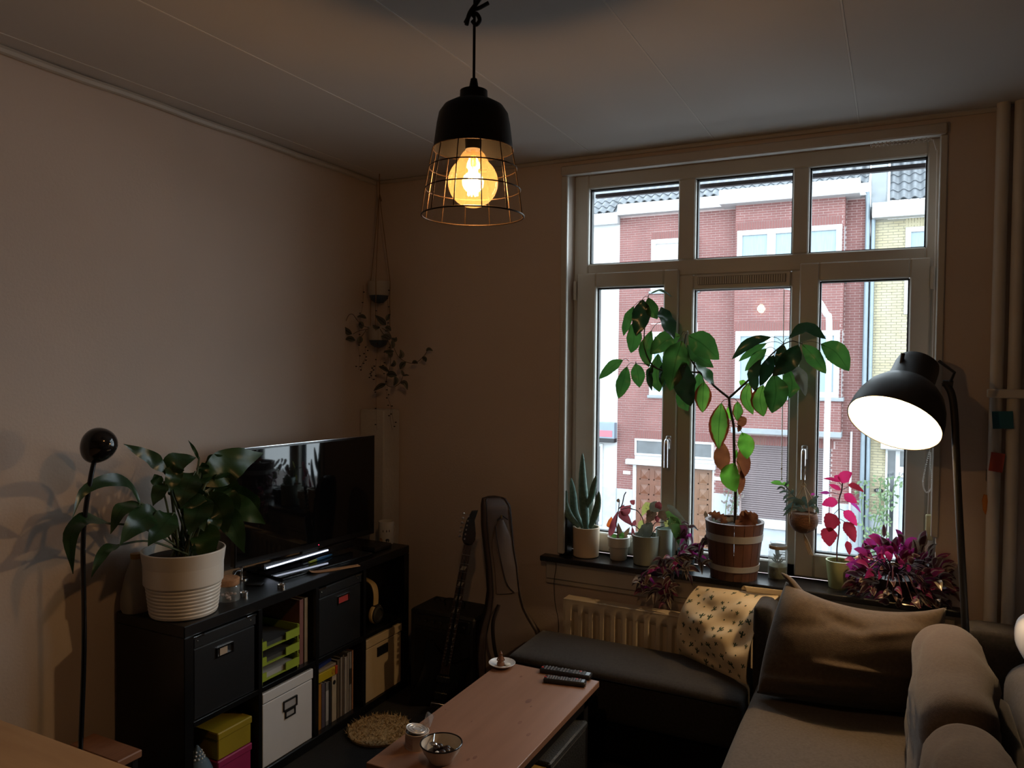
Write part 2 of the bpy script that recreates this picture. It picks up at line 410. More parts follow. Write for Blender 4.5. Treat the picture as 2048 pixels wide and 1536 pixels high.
# sill, apron, blind box, side guides
g = G(); g.box((1.118, -0.062, 0.752), (3.062, 0.165, 0.780), 0.004); tag(solo('window_sill', g, m_sill, None, None), kind='structure')
g = G(); g.box((1.14, -0.028, 0.655), (3.04, 0, 0.745), 0.004); g.box((1.14, -0.04, 0.735), (3.04, 0, 0.752), 0.003); g.box((1.135, -0.018, 0.628), (3.045, 0, 0.652), 0.003); struct('trim_4', g, m_trim)
g = G(); g.box((1.20, -0.030, 2.790), (2.968, 0.02, 2.838), 0.006); bb = solo('blind_cassette', g, m_trim, 'long cream roller blind cassette fixed across the top of the window', 'blind')
g = G(); g.box((1.197, -0.010, 0.79), (1.232, 0.016, 2.79), 0.004); struct('trim_5', g, m_upvc)
g = G(); g.box((2.943, -0.010, 1.07), (2.972, 0.016, 2.79), 0.004); struct('trim_6', g, m_upvc)
# ================================================================ the street outside
GZ = -3.30
m_pave = mat('paving', (0.188, 0.156, 0.145), 0.9, vary=0.15, vscale=3)
m_asph = mat('asphalt', (0.125, 0.125, 0.129), 0.9, vary=0.15, vscale=8)
m_mort = mat('pale_mortar', (0.40, 0.31, 0.30), 0.95, vary=0.08)
m_bred = mat('red_brick', (0.135, 0.052, 0.048), 0.9, vary=0.25, vscale=1.7, color2=(0.185, 0.076, 0.069))
m_mory = mat('grey_mortar', (0.234, 0.219, 0.172), 0.95, vary=0.08)
m_byel = mat('yellow_brick', (0.297, 0.254, 0.160), 0.9, vscale=1.9, color2=(0.367, 0.328, 0.227))
m_wht = mat('white_render', (0.46, 0.465, 0.47), 0.8, vary=0.02)
m_whp = mat('white_gloss_paint', (0.43, 0.435, 0.44), 0.5, vary=0.02)
m_stone = mat('grey_stone', (0.211, 0.227, 0.242), 0.85, vary=0.08)
m_plin = mat('pale_plinth', (0.328, 0.359, 0.391), 0.85, vary=0.08)
m_curt = mat('curtained_pane', (0.188, 0.250, 0.289), 0.18, vary=0.12, vscale=4, stretch=(14, 1, 1))
m_dark = mat('dark_pane', (0.078, 0.086, 0.094), 0.12, vary=0.4, vscale=2)
m_oak = mat('varnished_door', (0.115, 0.042, 0.022), 0.35, vary=0.15, vscale=6, stretch=(6, 1, 0.6))
m_oak2 = mat('pale_oak_door', (0.14, 0.068, 0.036), 0.4, vary=0.15, vscale=6, stretch=(6, 1, 0.6))
m_slat = mat('shutter_slat', (0.117, 0.090, 0.094), 0.5, vary=0.05)
m_tile = mat('slate_grey_tile', (0.094, 0.102, 0.113), 0.55, vary=0.12)
m_zinc = mat('zinc', (0.188, 0.227, 0.258), 0.45, 0.3, vary=0.06)
g = G(); g.box((-30, 0.31, GZ - 0.3), (30, 14.2, GZ - 0.06)); g2 = struct('street_ground', g, m_asph)
g = G(); g.box((-30, 14.2, GZ - 0.3), (30, 17.0, GZ), 0.02); struct('pavement', g, m_pave)

def sub(iv, a, b):
    out = []
    for s, e in iv:
        if b <= s or a >= e: out.append((s, e)); continue
        if a > s: out.append((s, a))
        if b < e: out.append((b, e))
    return out
def bricks(x0, x1, z0, z1, holes, pitch=0.222, course=0.0632):
    """running bond: list of (x, z, length) of each brick"""
    out = []; r = 0; z = z0
    while z + 0.05 <= z1:
        iv = [(x0, x1)]
        for (a, b, c, d) in holes:
            if c < z + 0.03 < d: iv = sub(iv, a, b)
        for s, e in iv:
            k = math.floor((s - x0) / pitch) - 1
            while True:
                bs = x0 + (k + (0.5 if r % 2 else 0)) * pitch; be = bs + pitch - 0.012
                if bs > e: break
                cs, ce = max(bs, s), min(be, e)
                if ce - cs > 0.03: out.append((cs, z, ce - cs))
                k += 1
        z += course; r += 1
    return out
def lay(root, blist, y, single, m, proud=0.012, h=0.051):
    """bricks of blist on the plane y; those for which single(x, z) holds are pieces of their own"""
    full = G(); full.box((0, -proud, 0), (0.21, 0.02, h)); fm = full.mesh('brick', 0); fixn(fm); fm.materials.append(m)
    rest = G(); n = 0
    for (x, z, ln) in blist:
        if abs(ln - 0.21) < 0.002 and n < 290 and single(x, z):
            inst('brick', fm, root, Matrix.Translation(Vector((x, y, z)) - ROOTOFF[root.name])); n += 1
        else:
            p = proud * random.uniform(0.7, 1.2)
            rest.add([(x, y - p, z), (x + ln, y - p, z), (x + ln, y - p, z + h), (x, y - p, z + h), (x, y, z), (x + ln, y, z), (x + ln, y, z + h), (x, y, z + h)],
                     [(0, 1, 2, 3), (0, 4, 5, 1), (3, 2, 6, 7), (0, 3, 7, 4), (1, 5, 6, 2)])
    return part('brick_courses', rest, m, root, 0, kind='stuff')
def soldier(root, x0, x1, z, y, m, h=0.21, p=0.063):
    gg = G(); gg.box((0, -0.014, 0), (p - 0.011, 0.02, h)); me = gg.mesh('brick', 0); fixn(me); me.materials.append(m); x = x0
    while x + p < x1: inst('brick', me, root, Matrix.Translation(Vector((x, y, z)) - ROOTOFF[root.name])); x += p
def hwindow(root, x0, x1, z0, z1, y, cuts, mp, fw=0.07, name='window'):
    """white framed window with its panes as sub-parts; cuts are the inner mullions as fractions"""
    gg = G(); d = 0.06
    gg.box((x0, y - d, z0), (x0 + fw, y + 0.03, z1), 0.006); gg.box((x1 - fw, y - d, z0), (x1, y + 0.03, z1), 0.006)
    gg.box((x0 + fw, y - d, z1 - fw), (x1 - fw, y + 0.03, z1), 0.006); gg.box((x0 + fw, y - d, z0), (x1 - fw, y + 0.03, z0 + fw), 0.006)
    ed = [x0 + fw]
    for c in cuts:
        xc = x0 + (x1 - x0) * c; gg.box((xc - fw * 0.8, y - d, z0 + fw), (xc + fw * 0.8, y + 0.03, z1 - fw), 0.006); ed += [xc - fw * 0.8, xc + fw * 0.8]
    ed.append(x1 - fw); f = part(name, gg, m_whp, root)
    for k in range(0, len(ed), 2):
        gp = G(); gp.box((ed[k], y - 0.01, z0 + fw), (ed[k + 1], y + 0.01, z1 - fw)); part('pane', gp, mp, f)
    return f
def fbox(root, name, a, b, m, c=0.01): gg = G(); gg.box(a, b, c); return part(name, gg, m, root)

# ---- red brick house with a bay
FY, BY = 17.0, 16.62
rh = thing('red_brick_house', (-1.0, FY, GZ), 'red brick house with a two-storey bay, white cornice and brown doors', 'building')
hl, hr, eav = -4.23, 2.13, 5.97
bx0, bx1 = Y(1469, 600, BY).x, Y(1686, 600, BY).x
wl = (Y(1303, 520, FY).x, Y(1398, 520, FY).x)
U = (Y(1300, 585, FY).z + 0.03, Y(1304, 480, FY).z); Lw = (Y(1300, 792, FY).z + 0.03, Y(1304, 664, FY).z)
dz = Y(1300, 930, FY).z                                          # top of the doors
D1 = (Y(1272, 1000, FY).x, Y(1272, 1000, FY).x + 0.88); D2 = (Y(1424, 1000, FY).x - 0.88, Y(1424, 1000, FY).x)
tz0, tz1 = Y(1300, 908, FY).z - 0.05, Y(1300, 878, FY).z
S = (Y(1485, 890, FY).x, Y(1662, 900, FY).x, Y(1560, 1040, FY).z, Y(1485, 888, FY).z)
pz = Y(1240, 977, FY).z
holes = [(wl[0], wl[1], U[0], U[1]), (wl[0], wl[1], Lw[0], Lw[1]), (D1[0] - 0.05, D1[1] + 0.02, GZ, tz1), (D2[0] - 0.02, D2[1] + 0.05, GZ, tz1),
         (S[0], S[1], GZ, S[3]), (bx0, bx1, 0.0, 7), (hl, hr, GZ, pz), (wl[0], wl[1], U[1], U[1] + 0.22), (wl[0], wl[1], Lw[1], Lw[1] + 0.22),
         (D1[0] - 0.05, D2[1] + 0.05, tz1, tz1 + 0.22), (S[0] - 0.1, S[1] + 0.1, S[3], S[3] + 0.22)]
fbox(rh, 'wall', (hl, FY, GZ), (hr, FY + 8, eav + 0.05), m_mort, 0)
lay(rh, bricks(hl, hr, GZ + 0.01, eav, holes), FY, lambda x, z: -2.15 < x < bx0 - 0.22 and 0.3 < z < 3.2, m_bred)
for (a, b, z) in ((wl[0], wl[1], U[1]), (wl[0], wl[1], Lw[1]), (D1[0] - 0.05, D2[1] + 0.05, tz1), (S[0] - 0.1, S[1] + 0.1, S[3])): soldier(rh, a, b, z + 0.003, FY, m_bred)
# bay
UZ = (Y(1560, 566, BY).z, Y(1560, 457, BY).z); LZ = (Y(1560, 797, BY).z, Y(1560, 662, BY).z); bz0 = Y(1540, 858, BY).z
fbox(rh, 'bay_wall', (bx0, BY, bz0), (bx1, FY, eav), m_mort, 0)
bh = [(bx0 + 0.06, bx1 - 0.06, UZ[0], UZ[1] + 0.225), (bx0 + 0.06, bx1 - 0.06, LZ[0], LZ[1] + 0.225)]
bb_ = lay(rh, bricks(bx0, bx1, bz0, eav, bh), BY, lambda x, z: False, m_bred)
gg = G()                                                        # brick returns on the sides of the bay
for sx, sg in ((bx0, -1), (bx1, 1)):
    z = bz0; r = 0
    while z < eav - 0.06:
        if not any(a < z + 0.03 < b for (a, b) in ((UZ[0], UZ[1]), (LZ[0], LZ[1]))):
            for (p, q) in (((BY, BY + 0.2), (BY + 0.212, FY)) if r % 2 else ((BY, BY + 0.1), (BY + 0.112, BY + 0.31), (BY + 0.322, FY))):
                gg.box((sx, p, z), (sx + sg * 0.012, q, z + 0.051))
        z += 0.0632; r += 1
part('brick_returns', gg, m_bred, rh, 0, kind='stuff')
for zz in (UZ, LZ):
    soldier(rh, bx0 + 0.02, bx1 - 0.02, zz[1] + 0.006, BY, m_bred)
    hwindow(rh, bx0 + 0.05, bx1 - 0.05, zz[0] + 0.06, zz[1], BY - 0.01, (0.34, 0.66), m_curt, 0.13)
    for sx in (bx0 - 0.005, bx1 - 0.03):
        f = fbox(rh, 'side_light', (sx, BY + 0.06, zz[0] + 0.06), (sx + 0.035, FY - 0.02, zz[1]), m_whp)
        xa = sx - 0.003 if sx < 0 else sx + 0.036
        fbox(f, 'pane', (xa, BY + 0.13, zz[0] + 0.16), (xa + 0.002, FY - 0.08, zz[1] - 0.1), m_curt, 0)
    fbox(rh, 'sill', (bx0 - 0.06, BY - 0.08, zz[0] - 0.03), (bx1 + 0.06, FY, zz[0] + 0.06), m_stone)
fbox(rh, 'bay_ledge', (bx0 - 0.03, BY - 0.06, bz0 - 0.14), (bx1 + 0.03, FY, bz0), m_stone)
# small windows on the left
for zz in (U, Lw):
    hwindow(rh, wl[0], wl[1], zz[0], zz[1], FY, (), m_curt if zz is Lw else m_wht, 0.13)
    fbox(rh, 'sill', (wl[0] - 0.05, FY - 0.07, zz[0] - 0.08), (wl[1] + 0.05, FY, zz[0]), m_stone)
# entrance: doors with panels, transom lights and canopy slab
fbox(rh, 'canopy', (D1[0] - 0.28, FY - 0.16, dz - 0.0), (D2[1] + 0.10, FY, dz + 0.14), m_whp)
fbox(rh, 'transom_board', (D1[0] - 0.05, FY - 0.02, dz + 0.14), (D2[1] + 0.05, FY + 0.05, tz0), m_whp)
for Dd, md in ((D1, m_oak), (D2, m_oak2)):
    hwindow(rh, Dd[0] - 0.05, Dd[1] + 0.03, tz0, tz1, FY, (), m_dark, 0.06, 'transom_light')
    d = fbox(rh, 'door', (Dd[0], FY - 0.005, GZ + 0.05), (Dd[1], FY + 0.05, dz), md)
    for cx in (0.10, 0.50):
        for r in range(5):
            z = dz - 0.42 - r * 0.42; x0 = Dd[0] + cx; gg = G(); ww = 0.28; hh = 0.28; yy = FY - 0.005
            gg.box((x0, yy - 0.012, z), (x0 + ww, yy, z + 0.03)); gg.box((x0, yy - 0.012, z + hh), (x0 + ww, yy, z + hh + 0.03))
            gg.box((x0, yy - 0.012, z), (x0 + 0.03, yy, z + hh)); gg.box((x0 + ww - 0.03, yy - 0.012, z), (x0 + ww, yy, z + hh + 0.03))
            gg.add([(x0 + 0.03, yy, z + 0.03), (x0 + ww - 0.03, yy, z + 0.03), (x0 + ww - 0.03, yy, z + hh), (x0 + 0.03, yy, z + hh), (x0 + ww / 2, yy - 0.02, z + hh / 2)], [(0, 1, 4), (1, 2, 4), (2, 3, 4), (3, 0, 4)])
            part('panel', gg, md, d, 0)
    gg = G(); gg.ball((Dd[1] - 0.06, FY - 0.05, GZ + 1.08), 0.035, n=10, m=8); part('knob', gg, m_steel, d)
    fbox(rh, 'jamb', (Dd[0] - 0.10, FY - 0.03, GZ), (Dd[0], FY + 0.02, dz), m_whp); fbox(rh, 'jamb', (Dd[1], FY - 0.03, GZ), (Dd[1] + 0.05, FY + 0.02, dz), m_whp)
for (px, py) in ((1254, 945), (1434, 957)):
    c = Y(px, py, FY); fbox(rh, 'name_plate', (c.x - 0.11, FY - 0.025, c.z - 0.05), (c.x + 0.11, FY, c.z + 0.05), m_whp, 0.004)
# roller shutter, sill and plinth with cellar vent
n = 34; hgt = (S[3] - S[2]) / n
gg = G(); prof = [(0, 0), (-0.012, hgt * 0.2), (-0.016, hgt * 0.5), (-0.012, hgt * 0.8), (0, hgt * 0.97)]
vs = []; 
for (dy, dz_) in prof: vs += [(0, dy, dz_), (S[1] - S[0], dy, dz_)]
gg.add(vs, [(2 * k, 2 * k + 1, 2 * k + 3, 2 * k + 2) for k in range(4)]); slm = gg.mesh('slat', 60); slm.materials.append(m_slat)
sh = fbox(rh, 'shutter_box', (S[0], FY - 0.002, S[2]), (S[1], FY + 0.05, S[3]), m_gask, 0)
for k in range(n): inst('slat', slm, sh, Matrix.Translation(Vector((S[0], FY - 0.006, S[2] + k * hgt)) - ROOTOFF[rh.name]))
fbox(rh, 'shop_sill', (S[0] - 0.05, FY - 0.10, S[2] - 0.24), (S[1] + 0.05, FY, S[2]), m_whp)
fbox(rh, 'plinth', (S[0] - 0.05, FY - 0.03, GZ), (S[1] + 0.05, FY, S[2] - 0.24), m_plin)
v = fbox(rh, 'cellar_vent', (0.12, FY - 0.045, GZ + 0.12), (0.72, FY, GZ + 0.55), m_whp)
for k in range(6):
    for q in range(2): fbox(v, 'vent_slot', (0.15 + q * 0.3, FY - 0.05, GZ + 0.15 + k * 0.065), (0.15 + q * 0.3 + 0.24, FY - 0.04, GZ + 0.15 + k * 0.065 + 0.04), m_dark, 0)
fbox(rh, 'plinth', (hl, FY - 0.03, GZ), (D1[0] - 0.10, FY, pz), m_plin); fbox(rh, 'plinth', (D2[1] + 0.05, FY - 0.03, GZ), (S[0] - 0.05, FY, pz + 0.1), m_plin)
fbox(rh, 'plinth', (S[1] + 0.05, FY - 0.03, GZ), (hr, FY, pz + 0.1), m_plin)
# cornice: flat on the sides, stepping out round the bay
fbox(rh, 'cornice', (hl, FY - 0.28, eav), (bx0 - 0.35, FY, eav + 0.30), m_whp); fbox(rh, 'cornice', (bx1 + 0.30, FY - 0.28, eav), (hr, FY, eav + 0.30), m_whp)
fbox(rh, 'cornice', (bx0 - 0.38, BY - 0.32, eav - 0.02), (bx1 + 0.34, FY, eav + 0.34), m_whp)
tm = G()
def tprof(u): return 0.035 * math.sin(u * 2 * PI) + 0.01
tm.grid(lambda u, v: Vector((u * 0.24, v * 0.36 - 0.03, tprof(u) + 0.028 * (1 - v))), 10, 1)
tm.grid(lambda u, v: Vector((u * 0.24, -0.03, tprof(u) + 0.028 - 0.03 * v)), 10, 1)
tmesh = tm.mesh('roof_tile', 50); tmesh.materials.append(m_tile)
def tiles(root, x0, x1, y, z, ang, rows):
    gg = G(); Lr = 4.5
    gg.add([(x0, y, z - 0.03), (x1, y, z - 0.03), (x1, y + Lr * math.cos(ang), z - 0.03 + Lr * math.sin(ang)), (x0, y + Lr * math.cos(ang), z - 0.03 + Lr * math.sin(ang))], [(0, 1, 2, 3)])
    rf = part('roof', gg, m_tile, root, 0)
    nx = int((x1 - x0) / 0.235)
    for r in range(rows):
        for k in range(nx):
            p = Vector((x0 + k * 0.235, y + r * 0.31 * math.cos(ang), z + r * 0.31 * math.sin(ang))) - ROOTOFF[root.name]
            inst('roof_tile', tmesh, rf, Matrix.Translation(p) @ Matrix.Rotation(ang, 4, 'X'))
tiles(rh, hl, hr, FY - 0.20, eav + 0.33, math.radians(38), 3)
gg = G()
for xx, r in ((Y(1730, 700, 16.9).x, 0.055),): gg.tube([(xx, 16.86, GZ), (xx, 16.86, 5.7), (xx - 0.02, 16.75, 6.05)], r, 10)
part('downpipe', gg, m_zinc, rh)
gg = G(); xx = Y(1702, 900, 16.9).x; gg.tube([(xx, 16.9, -2.9), (xx, 16.9, 0.2)], 0.028, 8); part('cable_pipe', gg, m_whp, rh)

# ---- white house on the left of it
wh = thing('white_house', (-8, FY, GZ), 'white rendered house with a dark shop sign over its window', 'building')
fbox(wh, 'wall', (-14, FY - 0.02, GZ), (hl, FY + 8, 6.05), m_wht, 0)
fbox(wh, 'cornice', (-14, FY - 0.25, 5.75), (hl, FY, 6.05), m_whp); tiles(wh, -6.0, hl - 0.04, FY - 0.2, 6.1, math.radians(38), 3)
a = Y(1235, 846, 16.75); b = Y(1235, 882, 16.75)
m_sgn = mat('sign_grey', (0.17, 0.21, 0.26), 0.5, vary=0.05); m_sred = mat('sign_red', (0.36, 0.10, 0.13), 0.5, vary=0.05)
sg = fbox(wh, 'shop_sign', (-9, 16.75, b.z), (hl - 0.01, FY, a.z), m_sgn); fbox(sg, 'red_stripe', (-9, 16.742, b.z + 0.10), (hl - 0.07, 16.75, b.z + 0.28), m_sred, 0)
fbox(sg, 'lower_edge', (-9, 16.735, b.z - 0.06), (hl - 0.005, 16.98, b.z + 0.06), m_gask)
hwindow(wh, -9, Y(1206, 1000, FY).x, GZ + 0.5, b.z - 0.12, FY - 0.02, (0.5,), m_dark, 0.08)
fbox(wh, 'plinth', (Y(1205, 1000, FY).x, FY - 0.05, GZ), (hl, FY, pz + 0.02), m_plin)

# ---- yellow brick house on the right
yh = thing('yellow_brick_house', (5, FY, GZ), 'yellow brick house with grey tiled roof and a glass shop door', 'building')
yl = 2.24; yw = Y(1811, 470, FY).x; ytop = Y(1800, 437, FY).z
dX = Y(1769, 1000, FY).x; dT = Y(1790, 897, FY).z
yhol = [(yw, 5, Y(1822, 495, FY).z - 1.6, Y(1815, 455, FY).z), (dX, 8, GZ, dT), (yl, 8, GZ, Y(1755, 1030, FY).z), (yl + 0.28, 8, dT, dT + 0.5)]
fbox(yh, 'wall', (yl, FY, GZ), (7, FY + 8, ytop), m_mory, 0)
lay(yh, bricks(yl, 4.4, GZ, ytop - 0.02, yhol, 0.225, 0.066), FY, lambda x, z: 2.3 < x < 3.1 and 1.2 < z < 4.6, m_byel, h=0.054)
soldier(yh, yw, 4.4, yhol[0][3] + 0.003, FY, m_byel)
hwindow(yh, yw, 4.6, yhol[0][2], yhol[0][3], FY, (0.6,), m_curt, 0.12)
fbox(yh, 'cornice', (yl - 0.02, FY - 0.35, ytop), (7, FY, ytop + 0.36), m_whp)
tiles(yh, yl + 0.35, 4.2, FY - 0.30, ytop + 0.42, math.radians(48), 9)
fbox(yh, 'party_wall', (yl - 0.06, FY - 0.10, ytop + 0.3), (yl + 0.28, FY + 3, ytop + 3.2), m_stone)
fbox(yh, 'fascia_light', (yl + 0.28, FY - 0.30, dT), (6.8, FY, dT + 0.5), m_whp)
gg = G(); xx = Y(1741, 700, 16.9).x; gg.tube([(xx, 16.9, GZ), (xx, 16.9, ytop)], 0.05, 10); part('downpipe', gg, m_zinc, yh)
sd = hwindow(yh, dX, 4.2, GZ + 0.05, dT, FY - 0.01, (0.42,), m_dark, 0.05, 'shop_front')
fbox(yh, 'plinth', (yl, FY - 0.03, GZ), (dX, FY, Y(1755, 1030, FY).z), m_plin)
dpx = Y(1789, 1000, FY).x
dr = fbox(yh, 'shop_door', (dpx, FY - 0.05, GZ + 0.05), (dpx + 0.10, FY - 0.01, dT), m_whp); fbox(dr, 'door_leaf', (dpx + 0.10, FY - 0.04, GZ + 0.05), (dpx + 0.45, FY - 0.015, Y(1800, 950, FY).z), m_plin)
sa = Y(1791, 932, FY); sb = Y(1830, 956, FY)
sg = fbox(yh, 'door_sign', (sa.x, FY - 0.075, sb.z), (sb.x, FY - 0.06, sa.z), m_whp, 0.003)
m_ink = mat('sign_ink', (0.10, 0.11, 0.12), 0.6, vary=0)
FLAT = Matrix.Rotation(PI / 2, 4, 'X')
text_part('lettering', 'FA', 0.115, m_ink, sg, Matrix.Translation(Vector((Y(1803, 949, 16.92).x, FY - 0.077, Y(1803, 949, 16.92).z)) - ROOTOFF[yh.name]) @ FLAT)
c = Y(1757, 981, 16.97); gg = G()
gg.prism([(0.105 * math.cos(t * PI / 10), 0.05 * math.sin(t * PI / 10)) for t in range(20)], lambda p: (c.x + p[0], FY - 0.04, c.z + p[1]), lambda p: (c.x + p[0], FY - 0.01, c.z + p[1]))
npl = part('number_plate', gg, m_gask, yh); text_part('lettering', '184', 0.085, m_whp, npl, Matrix.Translation(Vector((c.x, FY - 0.042, c.z)) - ROOTOFF[yh.name]) @ FLAT)
for q in range(2): fbox(sd, 'door_bar', (Y(1776, 1000, FY).x + q * 0.12, FY - 0.09, GZ + 0.1), (Y(1776, 1000, FY).x + q * 0.12 + 0.035, FY - 0.05, Y(1776, 955, FY).z), m_whp, 0.005)

# ---- street lamp post
pb = Y(1649, 1100, 13.6); gg = G()
lp = thing('street_lamp', (pb.x, 13.6, GZ), 'white steel lamp post with bent top on the pavement opposite', 'lamp post')
tp = Y(1649, 660, 13.6).z
gg.tube(smoothpath([(pb.x, 13.6, GZ - 0.06), (pb.x, 13.6, 0), (pb.x, 13.6, tp), (pb.x - 0.07, 13.6, tp + 0.35), (pb.x - 0.35, 13.6, tp + 0.75), (pb.x - 0.9, 13.6, tp + 0.95)], 6), 0.062, 14); part('post', gg, m_whp, lp)
gg = G(); gg.ball((pb.x - 1.15, 13.6, tp + 0.97), 0.3, 0.13, 0.07); part('lamp_head', gg, m_zinc, lp)
gg = G(); gg.cyl((pb.x, 13.6, GZ - 0.06), (pb.x, 13.6, GZ + 0.8), 0.085, 14); part('foot', gg, m_zinc, lp)
# ---- climber against the yellow house, bare twigs by the plinth
m_ivy = leaf_mat('ivy_leaf', (0.07, 0.13, 0.06), (0.16, 0.23, 0.11), 0.6, 0.2)
def climber(name, base, top, spread, nl, seed, label, ms):
    rd = random.Random(seed); root = thing(name, base, label, 'plant'); gs = G(); tips = []
    for k in range(5):
        x = base.x + rd.uniform(-spread, spread); pts = [Vector((base.x + (x - base.x) * t + 0.06 * math.sin(7 * t + k), base.y - 0.03 - 0.05 * t, base.z + (top - base.z) * t * rd.uniform(0.9, 1))) for t in [i / 8 for i in range(9)]]
        gs.tube(pts, 0.012, 5); tips += pts[2:]
    part('stems', gs, m_ivy, root); gl = G()
    for k in range(nl):
        p = rd.choice(tips) + Vector((rd.uniform(-0.16, 0.16), rd.uniform(-0.12, 0), rd.uniform(-0.14, 0.14))); a = rd.uniform(0, 6.28); s = rd.uniform(0.035, 0.06)
        u = Vector((math.cos(a), rd.uniform(-0.4, 0.4), math.sin(a))) * s; v2 = Vector((-math.sin(a), rd.uniform(-0.4, 0.4), math.cos(a))) * s * 0.6
        gl.add([p - u, p - v2, p + u, p + v2], [(0, 1, 2, 3)])
    part('foliage', gl, ms, root, 0, kind='stuff'); return root
climber('climbing_shrub', Vector((2.35, 16.8, GZ)), -0.9, 0.45, 260, 3, 'loose green shrub growing up beside the grey downpipes', m_ivy)
climber('wall_climber', Vector((-1.15, 16.9, GZ)), -1.3, 0.35, 180, 5, 'thin twiggy climber on the plinth beside the brown door', mat('twig', (0.12, 0.10, 0.09), 0.9))
# ================================================================ cube shelf and what it holds
m_blk = mat('black_brown_laminate', (0.0045, 0.0045, 0.005), 0.30, vary=0.2, vscale=5, stretch=(1, 8, 1))
SX0, SX1, SY0, SY1, SH = 0.014, 0.405, -1.737, -0.237, 0.79
T, D = 0.045, 0.022
sh = thing('cube_shelf', (0.21, -0.987, 0), 'low black-brown cube shelf of eight compartments along the wall', 'shelf')
def sbox(name, a, b, c=0.003): gg = G(); gg.box(a, b, c); return part(name, gg, m_blk, sh)
sbox('top_board', (SX0, SY0, SH - T), (SX1, SY1, SH)); sbox('bottom_board', (SX0, SY0, 0), (SX1, SY1, T))
sbox('side_board', (SX0, SY0, T), (SX1, SY0 + T, SH - T)); sbox('side_board', (SX0, SY1 - T, T), (SX1, SY1, SH - T))
CW = (SY1 - SY0 - 2 * T - 3 * D) / 4; zm = (SH - D) / 2
cells = []
for k in range(4):
    a = SY0 + T + k * (CW + D); cells.append((a, a + CW))
    if k < 3: sbox('divider', (SX0, a + CW, T), (SX1 - 0.002, a + CW + D, SH - T), 0.001)
    sbox('inner_shelf', (SX0, a, zm), (SX1 - 0.002, a + CW, zm + D), 0.001)
LO, UP = T, zm + D
m_chrome = mat('bright_metal', (0.75, 0.75, 0.76), 0.16, 1.0, vary=0.02)
m_bbox = mat('black_box_card', (0.007, 0.008, 0.010), 0.45, vary=0.1, bump=0.1)
m_wbox = mat('white_box_card', (0.62, 0.63, 0.65), 0.6, vary=0.03)
m_cbox = mat('cream_box_card', (0.50, 0.40, 0.26), 0.6, vary=0.04)
def sbx(cell, z0, hgt, m, label, corners, holders, cut=0.0, mh=m_chrome, card=None):
    a, b = cell[0] + 0.006, cell[1] - 0.008; x0, x1 = 0.05, SX1 - 0.008
    t = thing('storage_box', ((x0 + x1) / 2, (a + b) / 2, z0), label, 'box')
    gg = G(); gg.box((x0 + 0.004, a + 0.004, z0), (x1 - 0.004, b - 0.004, z0 + hgt - 0.05), 0.003); part('body', gg, m, t)
    gg = G(); gg.box((x0 + 0.008, a + 0.008, z0 + hgt - 0.06), (x1 - 0.008, b - 0.008, z0 + hgt - 0.045)); part('shadow_gap', gg, m_bbox, t)
    gg = G(); gg.box((x0, a, z0 + hgt - 0.046), (x1, b, z0 + hgt), 0.004); lid = part('lid', gg, m, t)
    if corners:
        for (p, q) in ((a, a + 0.05), (b - 0.05, b)):
            gg = G(); gg.box((x1 - 0.012, p - 0.0015, z0 + hgt - 0.008), (x1 + 0.0015, q + 0.0015, z0 + hgt + 0.0015), 0.001); part('metal_corner', gg, m_chrome, lid)
            gg = G(); gg.ball((x1 + 0.001, (p + q) / 2 - 0.008, z0 + hgt - 0.018), 0.003, n=8, m=6); part('rivet', gg, m_chrome, lid)
    for (cy_, cz, wd, ht) in holders:
        yc = a + (b - a) * cy_; zc = z0 + hgt * cz; gg = G(); r = 0.003
        gg.box((x1 - 0.004, yc - wd / 2, zc + ht / 2 - r), (x1 + 0.003, yc + wd / 2, zc + ht / 2 + r)); gg.box((x1 - 0.004, yc - wd / 2, zc - ht / 2 - r), (x1 + 0.003, yc + wd / 2, zc - ht / 2 + r))
        gg.box((x1 - 0.004, yc - wd / 2, zc - ht / 2), (x1 + 0.003, yc - wd / 2 + r, zc + ht / 2)); gg.box((x1 - 0.004, yc + wd / 2 - r, zc - ht / 2), (x1 + 0.003, yc + wd / 2, zc + ht / 2))
        h = part('label_holder', gg, mh, t)
        if card is not None:
            gg = G(); gg.box((x1 - 0.004, yc - wd * card[1], zc - ht / 2 + r), (x1 - 0.001, yc + wd * card[2], zc + ht / 2 - r)); part('card', gg, card[0], h)
    return t
HB = zm - T - 0.012
sbx(cells[0], UP, HB, m_bbox, 'black lidded storage box with a beige card in its label holder', True, [(0.48, 0.70, 0.085, 0.035)], card=(mat('beige_card', (0.42, 0.33, 0.24), 0.7), 0.30, 0.15))
sbx(cells[2], UP, HB, m_bbox, 'black lidded storage box with a red card in its label holder', True, [(0.56, 0.72, 0.085, 0.035)], card=(mat('red_card', (0.42, 0.035, 0.03), 0.6), 0.45, 0.40))
sbx(cells[1], LO, HB, m_wbox, 'white lidded storage box with two black label frames', False, [(0.53, 0.68, 0.085, 0.04), (0.53, 0.555, 0.062, 0.028)], mh=m_bbox, card=(mat('grey_card', (0.36, 0.36, 0.37), 0.6), 0.45, 0.38))
sbx(cells[3], LO, HB, m_cbox, 'cream lidded storage box with one black label plate', False, [(0.45, 0.72, 0.09, 0.042)], mh=m_bbox, card=(m_bbox, 0.45, 0.45))
